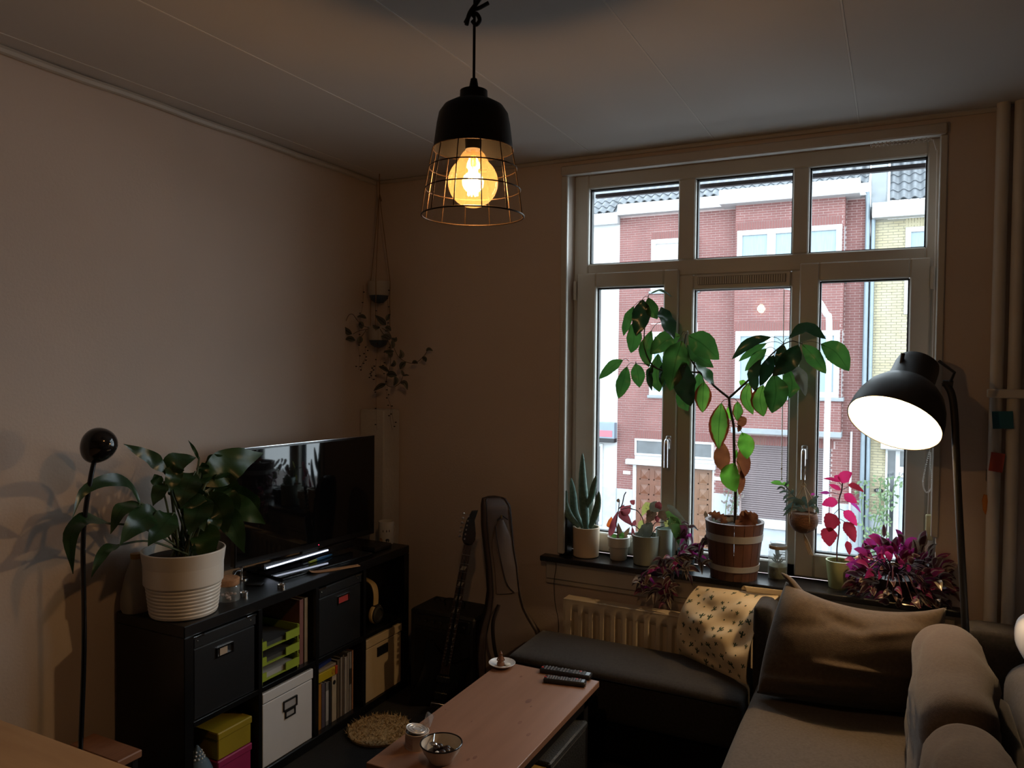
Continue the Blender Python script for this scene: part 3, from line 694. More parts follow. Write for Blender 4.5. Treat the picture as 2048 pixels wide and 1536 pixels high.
# lower left compartment: two stacked tubs and a beaded pot
m_yel = mat('yellow_card', (0.32, 0.24, 0.012), 0.55); m_mag = mat('magenta_card', (0.32, 0.02, 0.10), 0.55)
for nm, m, z0, z1, lb in (('gift_box', m_mag, LO, LO + 0.14, 'magenta square box under the yellow one in the compartment'), ('gift_box', m_yel, LO + 0.142, LO + 0.255, 'yellow square box stacked on the magenta one')):
    a, b = cells[0][0] + 0.13, cells[0][1] - 0.02; t = thing(nm, (0.28, (a + b) / 2, z0), lb, 'box')
    gg = G(); gg.box((0.17, a + 0.004, z0), (0.385, b - 0.004, z1 - 0.025), 0.004); part('body', gg, m, t)
    gg = G(); gg.box((0.166, a, z1 - 0.03), (0.389, b, z1), 0.004); part('lid', gg, m, t)
m_bead = mat('pale_bead', (0.55, 0.60, 0.64), 0.2, vary=0.1); m_bluef = mat('blue_felt', (0.06, 0.11, 0.16), 0.7)
bc = Vector((0.335, cells[0][0] + 0.075, LO)); t = thing('beaded_pot', bc, 'small blue pot with a domed lid covered in pale beads', 'pot')
gg = G(); gg.lathe([(0.03, 0), (0.05, 0.01), (0.055, 0.05), (0.05, 0.10)], bc, 20); part('body', gg, mat('grey_glaze', (0.10, 0.12, 0.13), 0.4), t)
gg = G(); gg.lathe([(0.058, 0.095), (0.06, 0.12), (0.045, 0.155), (0.024, 0.18), (0.018, 0.20), (0.004, 0.222)], bc, 20); ld = part('lid', gg, m_bluef, t)
gb = G(); gb.ball((0, 0, 0), 0.0048, n=8, m=6); bm_ = gb.mesh('bead'); bm_.materials.append(m_bead)
for j in range(9):
    r = 0.060 - 0.0055 * j; z = 0.10 + 0.0125 * j; nb = max(5, int(2 * PI * r / 0.0135))
    for k in range(nb): 
        a = 2 * PI * (k + 0.5 * (j % 2)) / nb; inst('bead', bm_, ld, Matrix.Translation((r * math.cos(a), r * math.sin(a), z)))
# lime letter trays
m_lime = mat('lime_plastic', (0.30, 0.40, 0.045), 0.4, vary=0.05)
ta, tb = cells[1][0] + 0.012, cells[1][0] + 0.245
t = thing('letter_tray', (0.26, (ta + tb) / 2, UP), 'three-tier lime green letter tray holding papers', 'letter tray')
for k in range(3):
    z = UP + 0.012 + 0.068 * k; gg = G()
    gg.box((0.09, ta, z), (0.385, tb, z + 0.004)); gg.box((0.09, ta, z), (0.385, ta + 0.004, z + 0.05)); gg.box((0.09, tb - 0.004, z), (0.385, tb, z + 0.05))
    gg.box((0.38, ta, z), (0.386, ta + 0.03, z + 0.036)); gg.box((0.38, tb - 0.085, z), (0.386, tb, z + 0.036)); gg.box((0.09, ta, z), (0.094, tb, z + 0.05))
    tr = part('tray', gg, m_lime, t)
    gg = G(); gg.box((0.10, ta + 0.008, z + 0.005), (0.372, tb - 0.02, z + 0.022 + 0.006 * (k == 0))); part('papers', gg, mat('paper_%d' % k, [(0.35, 0.36, 0.37), (0.05, 0.05, 0.05), (0.04, 0.045, 0.05)][k], 0.6), tr)
for sx in (0.10, 0.372):
    for yy in (ta + 0.004, tb - 0.008):
        gg = G(); gg.box((sx, yy, UP), (sx + 0.01, yy + 0.006, UP + 0.20)); part('post', gg, m_lime, t)
def book(y0, y1, z0, hgt, dep, col, label, group=None, x1=0.372, name='book', cat='book', band=None, rough=0.55):
    m = mat('cover_%s_%d' % (name, len(MATS)), col, rough, vary=0.08, vscale=20); t = thing(name, (x1 - dep / 2, (y0 + y1) / 2, z0), label, cat, group)
    gg = G(); gg.box((x1 - dep, y0, z0), (x1, y0 + 0.0018, z0 + hgt)); gg.box((x1 - dep, y1 - 0.0018, z0), (x1, y1, z0 + hgt)); gg.box((x1 - 0.002, y0, z0), (x1, y1, z0 + hgt)); part('cover', gg, m, t)
    gg = G(); gg.box((x1 - dep + 0.004, y0 + 0.002, z0 + 0.004), (x1 - 0.003, y1 - 0.002, z0 + hgt - 0.004)); part('pages', gg, mat('page_edges', (0.42, 0.38, 0.31), 0.8), t)
    if band: gg = G(); gg.box((x1 - 0.0005, y0 + 0.001, z0 + hgt * band[1]), (x1 + 0.0006, y1 - 0.001, z0 + hgt * band[2])); part('spine_label', gg, mat('band_%d' % len(MATS), band[0], 0.6), t)
    return t
yb = cells[1][1] - 0.075
book(yb, yb + 0.024, UP, 0.30, 0.24, (0.20, 0.085, 0.075), 'tall faded red binder standing beside the lime letter tray')
book(yb + 0.032, yb + 0.054, UP, 0.30, 0.24, (0.26, 0.20, 0.13), 'tall tan binder standing beside the faded red one')
# lower books
yy = cells[2][0] + 0.012
specs = [(0.012, 0.16, (0.40, 0.22, 0.04), 'short mustard paperback at the end of the book row', None),
         (0.026, 0.22, (0.36, 0.15, 0.015), 'orange hardback book in the lower compartment', None),
         (0.026, 0.215, (0.075, 0.065, 0.09), 'dark violet hardback book in the lower compartment', None),
         (0.022, 0.21, (0.17, 0.17, 0.17), 'grey speckled book in the lower compartment', ((0.4, 0.4, 0.4), 0.1, 0.8)),
         (0.018, 0.205, (0.02, 0.02, 0.022), 'thin black book in the lower compartment', None),
         (0.034, 0.225, (0.40, 0.34, 0.25), 'cream book with a round dark mark on its spine', None),
         (0.022, 0.29, (0.10, 0.075, 0.05), 'tall brown folder in the lower compartment', None)]
bks = []
for (wd, ht, c, lb, bd) in specs: bks.append(book(yy, yy + wd, LO, ht, 0.20, c, lb, band=bd)); yy += wd + 0.003
gg = G(); pb_ = ROOTOFF[bks[5].name]
gg.lathe([(0.011, 0), (0.011, 0.0012)], (0.3715, pb_.y, LO + 0.19), 16, Matrix.Rotation(PI / 2, 3, 'Y')); part('spine_mark', gg, m_bbox, bks[5])
for k in range(6):
    wd = (0.016, 0.012, 0.02, 0.014, 0.018, 0.012)[k]; ht = (0.295, 0.30, 0.285, 0.30, 0.298, 0.30)[k]; c = ((0.24, 0.20, 0.17), (0.12, 0.085, 0.06), (0.32, 0.29, 0.26), (0.28, 0.25, 0.22), (0.22, 0.20, 0.19), (0.36, 0.17, 0.09))[k]
    lb = ('tall taupe folder', 'slim brown folder', 'tall pale grey folder', 'tall beige folder', 'tall grey folder with a black spine label', 'slim orange-brown folder')[k] + ' beside the cream box'
    book(yy, yy + wd, LO, ht, 0.24, c, lb, name='folder', cat='folder', band=(((0.02, 0.02, 0.02), 0.45, 0.72) if k == 4 else None)); yy += wd + 0.002
# yellow boxed set lying on the book row, a blue booklet on top
ya, yb2 = cells[2][0] + 0.006, cells[2][0] + 0.166; z0 = LO + 0.2285
t = thing('game_box', (0.29, (ya + yb2) / 2, z0), 'yellow box with green and red ends lying on the books', 'box')
gg = G(); gg.box((0.20, ya + 0.02, z0), (0.378, yb2 - 0.018, z0 + 0.042), 0.002); part('body', gg, mat('box_yellow', (0.44, 0.33, 0.012), 0.45), t)
gg = G(); gg.box((0.20, ya, z0), (0.379, ya + 0.02, z0 + 0.0425), 0.002); part('green_end', gg, mat('box_green', (0.03, 0.18, 0.04), 0.45), t)
gg = G(); gg.box((0.20, yb2 - 0.018, z0), (0.379, yb2, z0 + 0.0425), 0.002); part('red_end', gg, mat('box_red', (0.40, 0.05, 0.02), 0.45), t)
gg = G(); gg.tube([(0.379, yb2 - 0.034 + 0.008 * math.cos(a * PI / 8), z0 + 0.021 + 0.012 * math.sin(a * PI / 8)) for a in range(16)], 0.0012, 5, True); part('ring_mark', gg, MATS['box_red'], t)
gg = G(); gg.box((0.22, ya + 0.03, z0 + 0.043), (0.372, yb2 - 0.004, z0 + 0.055), 0.002); solo('notepad', gg, mat('manila', (0.26, 0.20, 0.13), 0.7), 'brown paper notepad lying on the yellow box', 'notepad')
gg = G(); gg.obox((0.285, ya + 0.075, z0 + 0.066), (0.07, 0.07, 0.009), Matrix.Rotation(0.15, 3, 'Z'), 0.002); solo('booklet', gg, mat('blue_cover', (0.012, 0.03, 0.16), 0.4), 'blue booklet lying on top of the notepad', 'book')

# headphones standing in the upper right compartment
m_hp = mat('cream_headphone', (0.50, 0.37, 0.17), 0.45, vary=0.04); m_pad = mat('black_pad', (0.012, 0.012, 0.012), 0.7)
hc = Vector((0.31, X(751, 1225, 0.34).y, UP)); t = thing('headphones', hc, 'cream over-ear headphones standing in the open compartment', 'headphones')
pts = smoothpath([(hc.x + 0.03, hc.y, UP + 0.085), (hc.x + 0.03, hc.y, UP + 0.17), (hc.x + 0.0, hc.y + 0.005, UP + 0.215), (hc.x - 0.09, hc.y + 0.02, UP + 0.225), (hc.x - 0.15, hc.y + 0.03, UP + 0.17), (hc.x - 0.15, hc.y + 0.03, UP + 0.09)], 6)
gg = G(); gg.tube(pts, 0.022, 10, flat=0.32); part('headband', gg, m_hp, t)
for q, xx in ((1, hc.x + 0.03), (-1, hc.x - 0.15)):
    yy2 = hc.y + (0.0 if q > 0 else 0.03)
    gg = G(); gg.lathe([(0.0, -0.018), (0.04, -0.018), (0.052, -0.006), (0.052, 0.006), (0.047, 0.012)], (xx, yy2, UP + 0.053), 24, Matrix.Rotation(PI / 2 * q, 3, 'Y')); cup = part('ear_cup', gg, m_hp, t)
    gg = G(); gg.lathe([(0.046, 0.010), (0.044, 0.02), (0.034, 0.024), (0.03, 0.016), (0.0, 0.014)], (xx, yy2, UP + 0.053), 24, Matrix.Rotation(PI / 2 * q, 3, 'Y')); part('ear_pad', gg, m_pad, cup)
    gg = G(); gg.cyl((xx, yy2, UP + 0.096), (xx, yy2, UP + 0.104), 0.024, 14); part('joint_ring', gg, m_pad, t)

# ================================================================ television
m_scr = mat('tv_screen', (0.004, 0.004, 0.0045), 0.03, vary=0, spec=0.6)
m_bez = mat('tv_bezel', (0.012, 0.012, 0.013), 0.18, vary=0)
tv = thing('television', (0.19, -0.787, SH), 'large flat black television on a glass stand', 'television', rot=-0.125)
TX, TA, TB, TZ0, TZ1 = 0.19, -0.787 - 0.449, -0.787 + 0.449, 0.858, 1.402
gg = G(); gg.box((TX - 0.035, TA, TZ0), (TX, TB, TZ1), 0.004); part('body', gg, m_bez, tv)
gg = G(); gg.box((TX - 0.002, TA + 0.012, TZ0 + 0.03), (TX + 0.0012, TB - 0.012, TZ1 - 0.012)); part('screen', gg, m_scr, tv)
gg = G(); gg.box((TX - 0.036, TA - 0.0015, TZ1 - 0.003), (TX + 0.0015, TB + 0.0015, TZ1 + 0.0015), 0.001); part('silver_edge', gg, m_chrome, tv)
gg = G(); gg.box((TX - 0.03, -0.84, SH + 0.012), (TX - 0.008, -0.73, TZ0 + 0.03), 0.004); part('neck', gg, m_bez, tv)
gg = G(); gg.box((0.06, -1.08, SH), (0.325, -0.49, SH + 0.011), 0.003); part('stand_plate', gg, mat('stand_glass', (0.008, 0.008, 0.01), 0.02, vary=0), tv)
gg = G(); gg.box((TX - 0.001, -0.742, TZ0 + 0.012), (TX + 0.002, -0.738, TZ0 + 0.016)); part('standby_light', gg, mat('red_led', (0.5, 0.01, 0.05), 0.4, emit=(1, 0.05, 0.15), estr=1.2, vary=0), tv)

gg = G(); gg.tube([(TX + 0.006, -0.787 - 0.278, 0.825), (TX + 0.006, -0.787 + 0.104, 0.835)], 0.0042, 8); part('glowing_strip', gg, mat('glowing_white_tube', (0.8, 0.85, 1.0), 0.4, vary=0, emit=(0.72, 0.80, 1.0), estr=1.6), tv, label='thin glowing white strip under the screen')  # thin white strip below the screen, drawn as an emissive tube
gg = G(); gg.box((TX - 0.02, -0.787 - 0.29, 0.815), (TX - 0.001, -0.787 + 0.29, 0.846), 0.003); part('lower_rail', gg, m_bez, tv)

# ================================================================ coffee table and what lies on it
m_ctop = mat('red_brown_pine', (0.245, 0.132, 0.088), 0.36, vscale=3.0, color2=(0.30, 0.165, 0.112), stretch=(7, 0.7, 1), coat=0.3)
m_knot = mat('pine_knot', (0.19, 0.088, 0.06), 0.45, vary=0.2)
m_blkwood = mat('black_stained_wood', (0.012, 0.011, 0.011), 0.4)
CT = 0.45; ct = thing('coffee_table', (1.45, -1.22, 0), 'low coffee table with a red-brown pine top and black legs', 'table')
tx0, tx1, ty0, ty1 = 1.222, 1.690, -1.69, -0.692
gg = G(); gg.box((tx0, ty0, CT - 0.026), (tx1, ty1, CT), 0.002); part('top', gg, m_ctop, ct)
rd = random.Random(5)
for (px, py, s) in ((1042, 1353, 3), (1057, 1402, 7), (1062, 1413, 2.5), (1040, 1445, 5), (891, 1419, 1.6), (936, 1519, 4), (950, 1515, 5), (1057, 1469, 5), (943, 1443, 1.6)):
    p = Z(px, py, CT); r = s / 1529 * depth(p); gg = G()
    gg.prism([(r * math.cos(a * PI / 7) * 0.75, r * 1.5 * math.sin(a * PI / 7)) for a in range(14)], lambda q: (p.x + q[0], p.y + q[1], CT - 0.001), lambda q: (p.x + q[0], p.y + q[1], CT + 0.0003)); part('knot', gg, m_knot, ct)
gg = G(); gg.box((tx0 + 0.03, ty0 + 0.05, CT - 0.09), (tx0 + 0.05, ty1 - 0.05, CT - 0.028)); gg.box((tx1 - 0.05, ty0 + 0.05, CT - 0.09), (tx1 - 0.03, ty1 - 0.05, CT - 0.028)); gg.box((tx0 + 0.03, ty0 + 0.05, CT - 0.09), (tx1 - 0.03, ty0 + 0.07, CT - 0.028)); gg.box((tx0 + 0.03, ty1 - 0.07, CT - 0.09), (tx1 - 0.03, ty1 - 0.05, CT - 0.028)); part('apron', gg, m_blkwood, ct)
for xx in (tx0 + 0.03, tx1 - 0.08):
    for yv in (ty0 + 0.05, ty1 - 0.10): gg = G(); gg.box((xx, yv, 0), (xx + 0.05, yv + 0.05, CT - 0.028), 0.003); part('leg', gg, m_blkwood, ct)
# box pushed under the table
gg = G(); gg.box((1.50, -1.17, 0.0), (1.67, -0.79, 0.285), 0.006); t = thing('lidded_box', (1.585, -1.05, 0), 'black woven lidded box standing under the coffee table', 'box'); part('body', gg, mat('dark_weave', (0.016, 0.017, 0.018), 0.6, bump=0.6, bscale=120), t)
gg = G(); gg.box((1.495, -1.175, 0.285), (1.675, -0.785, 0.315), 0.006); part('lid', gg, mat('grey_weave', (0.04, 0.044, 0.048), 0.5, bump=0.8, bscale=140), t)
p = Z(1068, 1531, 0.30); gg = G(); gg.box((p.x - 0.05, p.y - 0.11, 0), (p.x + 0.05, p.y + 0.02, 0.30), 0.004); solo('small_carton', gg, mat('carton_yellow', (0.42, 0.27, 0.06), 0.6), 'yellow carton standing beside the table edge', 'carton')
# round shaggy mat
mc = Vector((0.585, -0.745, 0)); t = thing('round_mat', mc, 'round beige shaggy mat on the black floor', 'mat')
m_mat = mat('beige_shag', (0.42, 0.30, 0.15), 0.95, vary=0.3, vscale=60); gg = G(); gg.lathe([(0.0, 0.0), (0.150, 0.0), (0.155, 0.012), (0.15, 0.018), (0.0, 0.02)], mc, 32); part('backing', gg, m_mat, t)
gg = G(); rd = random.Random(11)
for k in range(1500):
    r = 0.16 * math.sqrt(rd.random()); a = rd.uniform(0, 2 * PI); p = mc + Vector((r * math.cos(a), r * math.sin(a), 0.016)); q = p + Vector((rd.uniform(-.02, .02), rd.uniform(-.02, .02), rd.uniform(0.006, 0.02)))
    s = Vector((rd.uniform(-.004, .004), rd.uniform(-.004, .004), 0)); gg.add([p - s, p + s, q], [(0, 1, 2)])
part('pile', gg, m_mat, t, 0, kind='stuff')
# dining table corner in the foreground
m_dtop = mat('pale_oak_top', (0.46, 0.27, 0.13), 0.5, vscale=2.5, color2=(0.55, 0.34, 0.17), stretch=(1, 9, 1))
dt = thing('dining_table', (0.60, -3.0, 0), 'pale oak dining table against the left wall', 'table')
gg = G(); gg.box((0.03, -3.75, 0.722), (1.30, -2.446, 0.75), 0.003); part('top', gg, m_dtop, dt)
for xx in (0.06, 1.22):
    for yv in (-3.70, -2.53): gg = G(); gg.box((xx, yv, 0), (xx + 0.05, yv + 0.05, 0.722), 0.003); part('leg', gg, m_dtop, dt)
# wooden stool by the shelf end
p0 = Z(195, 1468, 0.40); p1 = Z(286, 1498, 0.40)
m_stl = mat('reddish_stool_wood', (0.26, 0.12, 0.065), 0.5, stretch=(8, 1, 1), vary=0.15)
ys = (p0.y + p1.y) / 2; st = thing('stool', ((p0.x + p1.x) / 2, ys - 0.0, 0), 'small reddish wooden stool beside the end of the shelf', 'stool')
gg = G(); gg.box((p0.x - 0.02, ys - 0.10, 0.372), (p1.x, ys + 0.0, 0.40), 0.004); part('seat', gg, m_stl, st)
for xx in (p0.x, p1.x - 0.035):
    for yv in (ys - 0.09, ys - 0.035): gg = G(); gg.box((xx, yv, 0), (xx + 0.025, yv + 0.025, 0.372), 0.002); part('leg', gg, m_blkwood, st)
# ================================================================ soft furniture
def rbox(a, b, r, n=10, bulge=0.0, wr=0.0, seed=0):
    """soft box: rounded edges, top swelling, slight unevenness"""
    a, b = [Vector((min(p[0], q[0]), min(p[1], q[1]), min(p[2], q[2]))) if k == 0 else Vector((max(p[0], q[0]), max(p[1], q[1]), max(p[2], q[2]))) for k, (p, q) in enumerate(((a, b), (a, b)))]
    c = (a + b) / 2; h = (b - a) / 2; g = G(); key = {}
    ss = [math.sin((i / n - 0.5) * PI) for i in range(n + 1)]
    def vert(p):
        k = tuple(round(x, 5) for x in p)
        if k in key: return key[k]
        q = Vector((p[0] * h.x, p[1] * h.y, p[2] * h.z)); inn = Vector([max(-(h[i] - r), min(h[i] - r, q[i])) for i in range(3)]); d = q - inn
        if d.length > 1e-9: q = inn + d.normalized() * r
        if bulge: q.z += bulge * (1 - p[0] ** 2) * (1 - p[1] ** 2) * max(0, p[2])
        if wr: q += Vector((mnoise.noise(q * 3 + Vector((seed, 0, 0))), mnoise.noise(q * 3 + Vector((0, seed, 5))), mnoise.noise(q * 4 + Vector((seed, 9, 0))))) * wr
        key[k] = len(g.v); g.v.append(tuple(c + q)); return key[k]
    for ax in range(3):
        for sg in (-1, 1):
            for i in range(n):
                for j in range(n):
                    f = []
                    for (u, v) in ((i, j), (i + 1, j), (i + 1, j + 1), (i, j + 1)):
                        p = [0, 0, 0]; p[ax] = sg; p[(ax + 1) % 3] = ss[u]; p[(ax + 2) % 3] = ss[v]; f.append(vert(p))
                    g.f.append(tuple(f) if sg > 0 else tuple(f[::-1]))
    return g
def cushion4(tl, tr, br, bl, thick, pinch=0.05, wr=0.012, seed=0, n=26, sag=0.0, back=0.5, freq=5.0, folds=()):
    """pillow stretched between four corners; the face normal points to the viewer's side"""
    tl, tr, br, bl = Vector(tl), Vector(tr), Vector(br), Vector(bl)
    nn = ((tr - tl).cross(bl - tl)).normalized()
    if nn.dot(CAM - (tl + br) / 2) < 0: nn = -nn
    g = G()
    def base(u, v):
        uu, vv = 2 * u - 1, 2 * v - 1
        a = 0.5 + 0.5 * uu * (1 - pinch * (1 - vv * vv)); b = 0.5 + 0.5 * vv * (1 - pinch * (1 - uu * uu))
        p = tl.lerp(tr, a).lerp(bl.lerp(br, a), b); p.z -= sag * (1 - uu * uu) * (1 - v) ; return p, uu, vv
    def f(sg):
        def fn(u, v):
            p, uu, vv = base(u, v); e = max(0.0, (1 - uu ** 2) * (1 - vv ** 2)); t = e ** 0.42
            s = thick * t * (back if sg < 0 else 1 - back)
            w = wr * min(1, e * 4) * (mnoise.noise(p * freq + Vector((seed, 0, 0))) + 0.6 * mnoise.noise(Vector((p.x * freq * 2, p.y * freq * 2, p.z * freq * 0.6 + seed)))) 
            if sg > 0:
                for (u0, u1, v0, sl, am, wd) in folds:
                    if u0 < u < u1: w += am * math.exp(-((v - v0 - sl * (u - u0)) / wd) ** 2) * math.sin((u - u0) / (u1 - u0) * PI) ** 0.7
            return p + nn * (sg * s + w)
        return fn
    g.grid(f(1), n, n); g.grid(f(-1), n, n); g.uv = {}
    key = {}; rm = {}; nv = []                            # weld the rim
    for i, p in enumerate(g.v):
        k = tuple(round(x, 5) for x in p)
        if k not in key: key[k] = len(nv); nv.append(p)
        rm[i] = key[k]
    g.v = nv; g.f = [tuple(rm[i] for i in f_) for f_ in g.f]
    return g
m_char = mat('charcoal_weave', (0.030, 0.028, 0.028), 0.9, vary=0.18, vscale=90, bump=0.3, bscale=400, sheen=0.1, spec=0.06)
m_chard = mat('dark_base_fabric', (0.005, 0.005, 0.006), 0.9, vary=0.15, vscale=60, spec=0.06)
m_taupe = mat('taupe_weave', (0.098, 0.076, 0.062), 0.92, vary=0.14, vscale=110, bump=0.35, bscale=420, sheen=0.15, spec=0.06)
m_brown = mat('brown_wool', (0.072, 0.054, 0.039), 0.95, vary=0.14, vscale=70, bump=0.35, bscale=300, sheen=0.2, spec=0.06)
m_seat = mat('seat_weave', (0.090, 0.077, 0.069), 0.92, vary=0.15, vscale=100, bump=0.35, bscale=400, sheen=0.1, spec=0.06)
m_greyf = mat('grey_fabric', (0.085, 0.085, 0.095), 0.92, vary=0.12, vscale=90, bump=0.3, bscale=400, spec=0.06)
# backless seat under the window
t = thing('ottoman_bench', (1.72, -0.35, 0), 'long charcoal upholstered bench in front of the radiator', 'bench')
part('seat_pad', rbox((1.172, -0.55, 0.20), (2.255, -0.148, 0.428), 0.035, 12, 0.012, 0.004, 1), m_char, t, 180)
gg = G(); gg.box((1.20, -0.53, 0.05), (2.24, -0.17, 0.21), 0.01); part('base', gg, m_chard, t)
for xx in (1.22, 2.20):
    for yv in (-0.51, -0.22): gg = G(); gg.cyl((xx + 0.02, yv + 0.02, 0), (xx + 0.02, yv + 0.02, 0.055), 0.02, 10); part('foot', gg, m_black_pl, t)
gg = G(); gg.tube([(1.20, -0.549, 0.395), (1.8, -0.551, 0.397), (2.235, -0.549, 0.395)], 0.004, 6); part('piping', gg, m_chard, t)
# corner sofa
so = thing('corner_sofa', (2.62, -1.4, 0), 'dark corner sofa with taupe seat and loose back cushions', 'sofa')
part('arm', rbox((2.258, -0.335, 0.06), (2.345, -0.14, 0.760), 0.03, 10, 0.004), m_char, so, 180)
part('window_back', rbox((2.345, -0.30, 0.06), (2.96, -0.14, 0.735), 0.035, 10, 0.004), m_char, so, 180)
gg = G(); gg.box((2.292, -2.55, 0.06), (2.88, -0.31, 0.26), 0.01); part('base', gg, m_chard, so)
part('seat_cushion', rbox((2.283, -2.55, 0.245), (2.93, -0.335, 0.452), 0.04, 14, 0.014, 0.006, 3), m_seat, so, 180)
part('side_back', rbox((3.085, -2.55, 0.06), (3.165, -0.66, 0.68), 0.04, 10), m_char, so, 180)
for xx in (2.33, 2.86):
    for yv in (-2.5, -0.40): gg = G(); gg.cyl((xx, yv, 0), (xx, yv, 0.065), 0.02, 10); part('foot', gg, m_black_pl, so)
# loose cushions: things of their own
def cushion(name, g, m, label, cat='cushion', group=None, tail=None, pip=None):
    zs = min(g.v, key=lambda p: p[2]); c = Vector((sum(p[0] for p in g.v) / len(g.v), sum(p[1] for p in g.v) / len(g.v), zs[2]))
    t = thing(name, c, label, cat, group); part('cover', g, m, t, 180)
    if pip: 
        gg = G(); gg.tube(pip, 0.004, 6, True); part('seam', gg, m, t)
    return t
TL, TR = Y(1572, 1163, -0.35), Y(1893, 1214, -0.36); BL, BR = Z(1514, 1386, 0.47), Z(1842, 1428, 0.47)
cb = cushion('throw_cushion', cushion4(TL, TR, BR, BL, 0.27, -0.045, 0.030, 4, 60, 0.075, 0.30, 4.6, [(0.02, 0.75, 0.88, -0.10, 0.030, 0.035), (0.30, 0.95, 0.66, 0.05, 0.022, 0.04), (0.25, 0.60, 0.16, 0.35, -0.014, 0.06), (0.45, 0.98, 0.34, -0.25, 0.009, 0.06), (0.05, 0.45, 0.40, -0.4, -0.006, 0.06)]), m_brown, 'large brown wool cushion with a folded-over corner leaning on the sofa')
gg = G(); q0 = Y(1598, 1185, -0.37); q1 = Y(1580, 1160, -0.36); q2 = Y(1563, 1146, -0.35)
gg.tube(smoothpath([q0 + Vector((0.03, 0, -0.03)), q0, q1, q2], 5), [0.05, 0.046, 0.042, 0.038, 0.034, 0.031, 0.029, 0.027, 0.025, 0.023, 0.020, 0.018, 0.016, 0.013, 0.009, 0.004], 12, flat=0.6); part('folded_corner', gg, m_brown, cb, 180)
def slouch(y0, y1, seed):
    g = rbox((2.858, y0, 0.452), (3.040, y1, 0.885), 0.088, 26, 0.0, 0.0); out = []
    for p in g.v:
        q = Vector(p); k = (q.z - 0.452) / 0.43; t = (q.y - y0) / (y1 - y0)
        q.x += 0.030 * k + 0.02 * math.sin(t * PI) * (1 if q.x > 2.94 else -1)
        w_ = (0.007 * math.sin(q.z * 22 + 14 * q.y + 2.6 * mnoise.noise(q * 4 + Vector((seed, 0, 0)))) + 0.010 * mnoise.noise(q * 6)) * (math.sin(t * PI) ** 0.6 if 0 < t < 1 else 0)
        for (c0, sl, am, wd) in ((0.15, 0.75, 0.022, 0.05), (0.42, 0.60, 0.018, 0.04), (0.75, 0.5, 0.016, 0.04), (-0.25, 0.9, 0.02, 0.05)): w_ -= am * math.exp(-((k - c0 - sl * (t - 0.35)) / wd) ** 2) * (math.sin(t * PI) ** 0.5 if 0 < t < 1 else 0)
        q.x -= w_; q.z += 0.018 * mnoise.noise(Vector((q.y * 5, seed, 0))) * k - 0.02 * k * (2 * t - 1) ** 2; q.y += 0.01 * mnoise.noise(q * 5 + Vector((0, seed, 3))); out.append(tuple(q))
    g.v = out; return g
cushion('back_cushion', slouch(-1.35, -0.50, 2.0), m_taupe, 'plump taupe back cushion standing beside the floor lamp')
cushion('back_cushion', slouch(-2.25, -1.372, 7.0), m_taupe, 'plump taupe back cushion next to the one beside the floor lamp')
# second, grey sofa to the right of the lamp
s2 = thing('grey_sofa', (3.95, -0.55, 0), 'grey sofa with a low dark back beyond the floor lamp', 'sofa')
part('back', rbox((3.065, -0.27, 0.06), (4.75, -0.11, 0.775), 0.03, 10), m_char, s2, 180)
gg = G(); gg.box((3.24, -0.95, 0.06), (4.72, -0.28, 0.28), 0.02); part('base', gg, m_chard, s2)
for xx in (3.3, 4.6):
    for yv in (-0.9, -0.16): gg = G(); gg.cyl((xx, yv, 0), (xx, yv, 0.065), 0.02, 10); part('foot', gg, m_black_pl, s2)
part('seat_cushion', rbox((3.23, -0.97, 0.27), (4.73, -0.28, 0.44), 0.04, 10, 0.01), m_greyf, s2, 180)
cushion('bolster', rbox((3.175, -1.02, 0.44), (3.46, -0.30, 0.73), 0.12, 14, 0.0, 0.01, 4), m_greyf, 'rounded grey bolster on the end of the grey sofa')
cushion('white_pillow', rbox((3.205, -0.62, 0.73), (3.56, -0.33, 0.90), 0.075, 12, 0.0, 0.02, 9), mat('white_cotton', (0.70, 0.70, 0.72), 0.9, vary=0.03), 'white pillow lying on the grey bolster', 'pillow')

# cactus print cloth slumped between bench and sofa arm
m_cloth = mat('cream_cotton', (0.66, 0.55, 0.37), 0.9, vary=0.03); m_print = mat('green_print', (0.035, 0.06, 0.03), 0.9, vary=0.1)
A = Vector((1.905, -0.175, 0.432)); B = Vector((2.252, -0.40, 0.436)); Cc = Vector((2.345, -0.16, 0.772)); Dd = Vector((1.965, -0.085, 0.742))
nrm = (B - A).cross(Dd - A).normalized()
if nrm.y > 0: nrm = -nrm
def cl(u, v, off=0.0):
    p = A.lerp(B, u).lerp(Dd.lerp(Cc, u), v); e = (1 - (2 * u - 1) ** 4) * (1 - (2 * v - 1) ** 4)
    bul = 0.075 * math.sin(PI * min(1, v * 1.02)) ** 0.7 * (1 - 0.35 * (2 * u - 1) ** 2) + 0.02 * math.sin(v * PI) 
    fold = 0.013 * math.sin((u * 1.1 + v * 2.4) * 5.2 + 1.3 * mnoise.noise(Vector((u * 3, v * 3, 2)))) * min(1, 1.6 * e) + 0.007 * math.sin((u * 2.2 - v * 3.0) * 6) * e
    q = p + nrm * (bul + fold + off)
    q.z = max(q.z, 0.431 + off); q.y = min(q.y, -0.05); return q
t = thing('cactus_cloth', (2.1, -0.28, 0.43), 'cream cloth printed with small green cacti heaped against the sofa arm', 'cloth')
gg = G(); gg.grid(lambda u, v: cl(u, v), 40, 40); gg.grid(lambda u, v: cl(u, v) - nrm * 0.012 if 0 < u < 1 and 0 < v < 1 else cl(u, v) - nrm * 0.004, 40, 40); part('fabric', gg, m_cloth, t, 180)
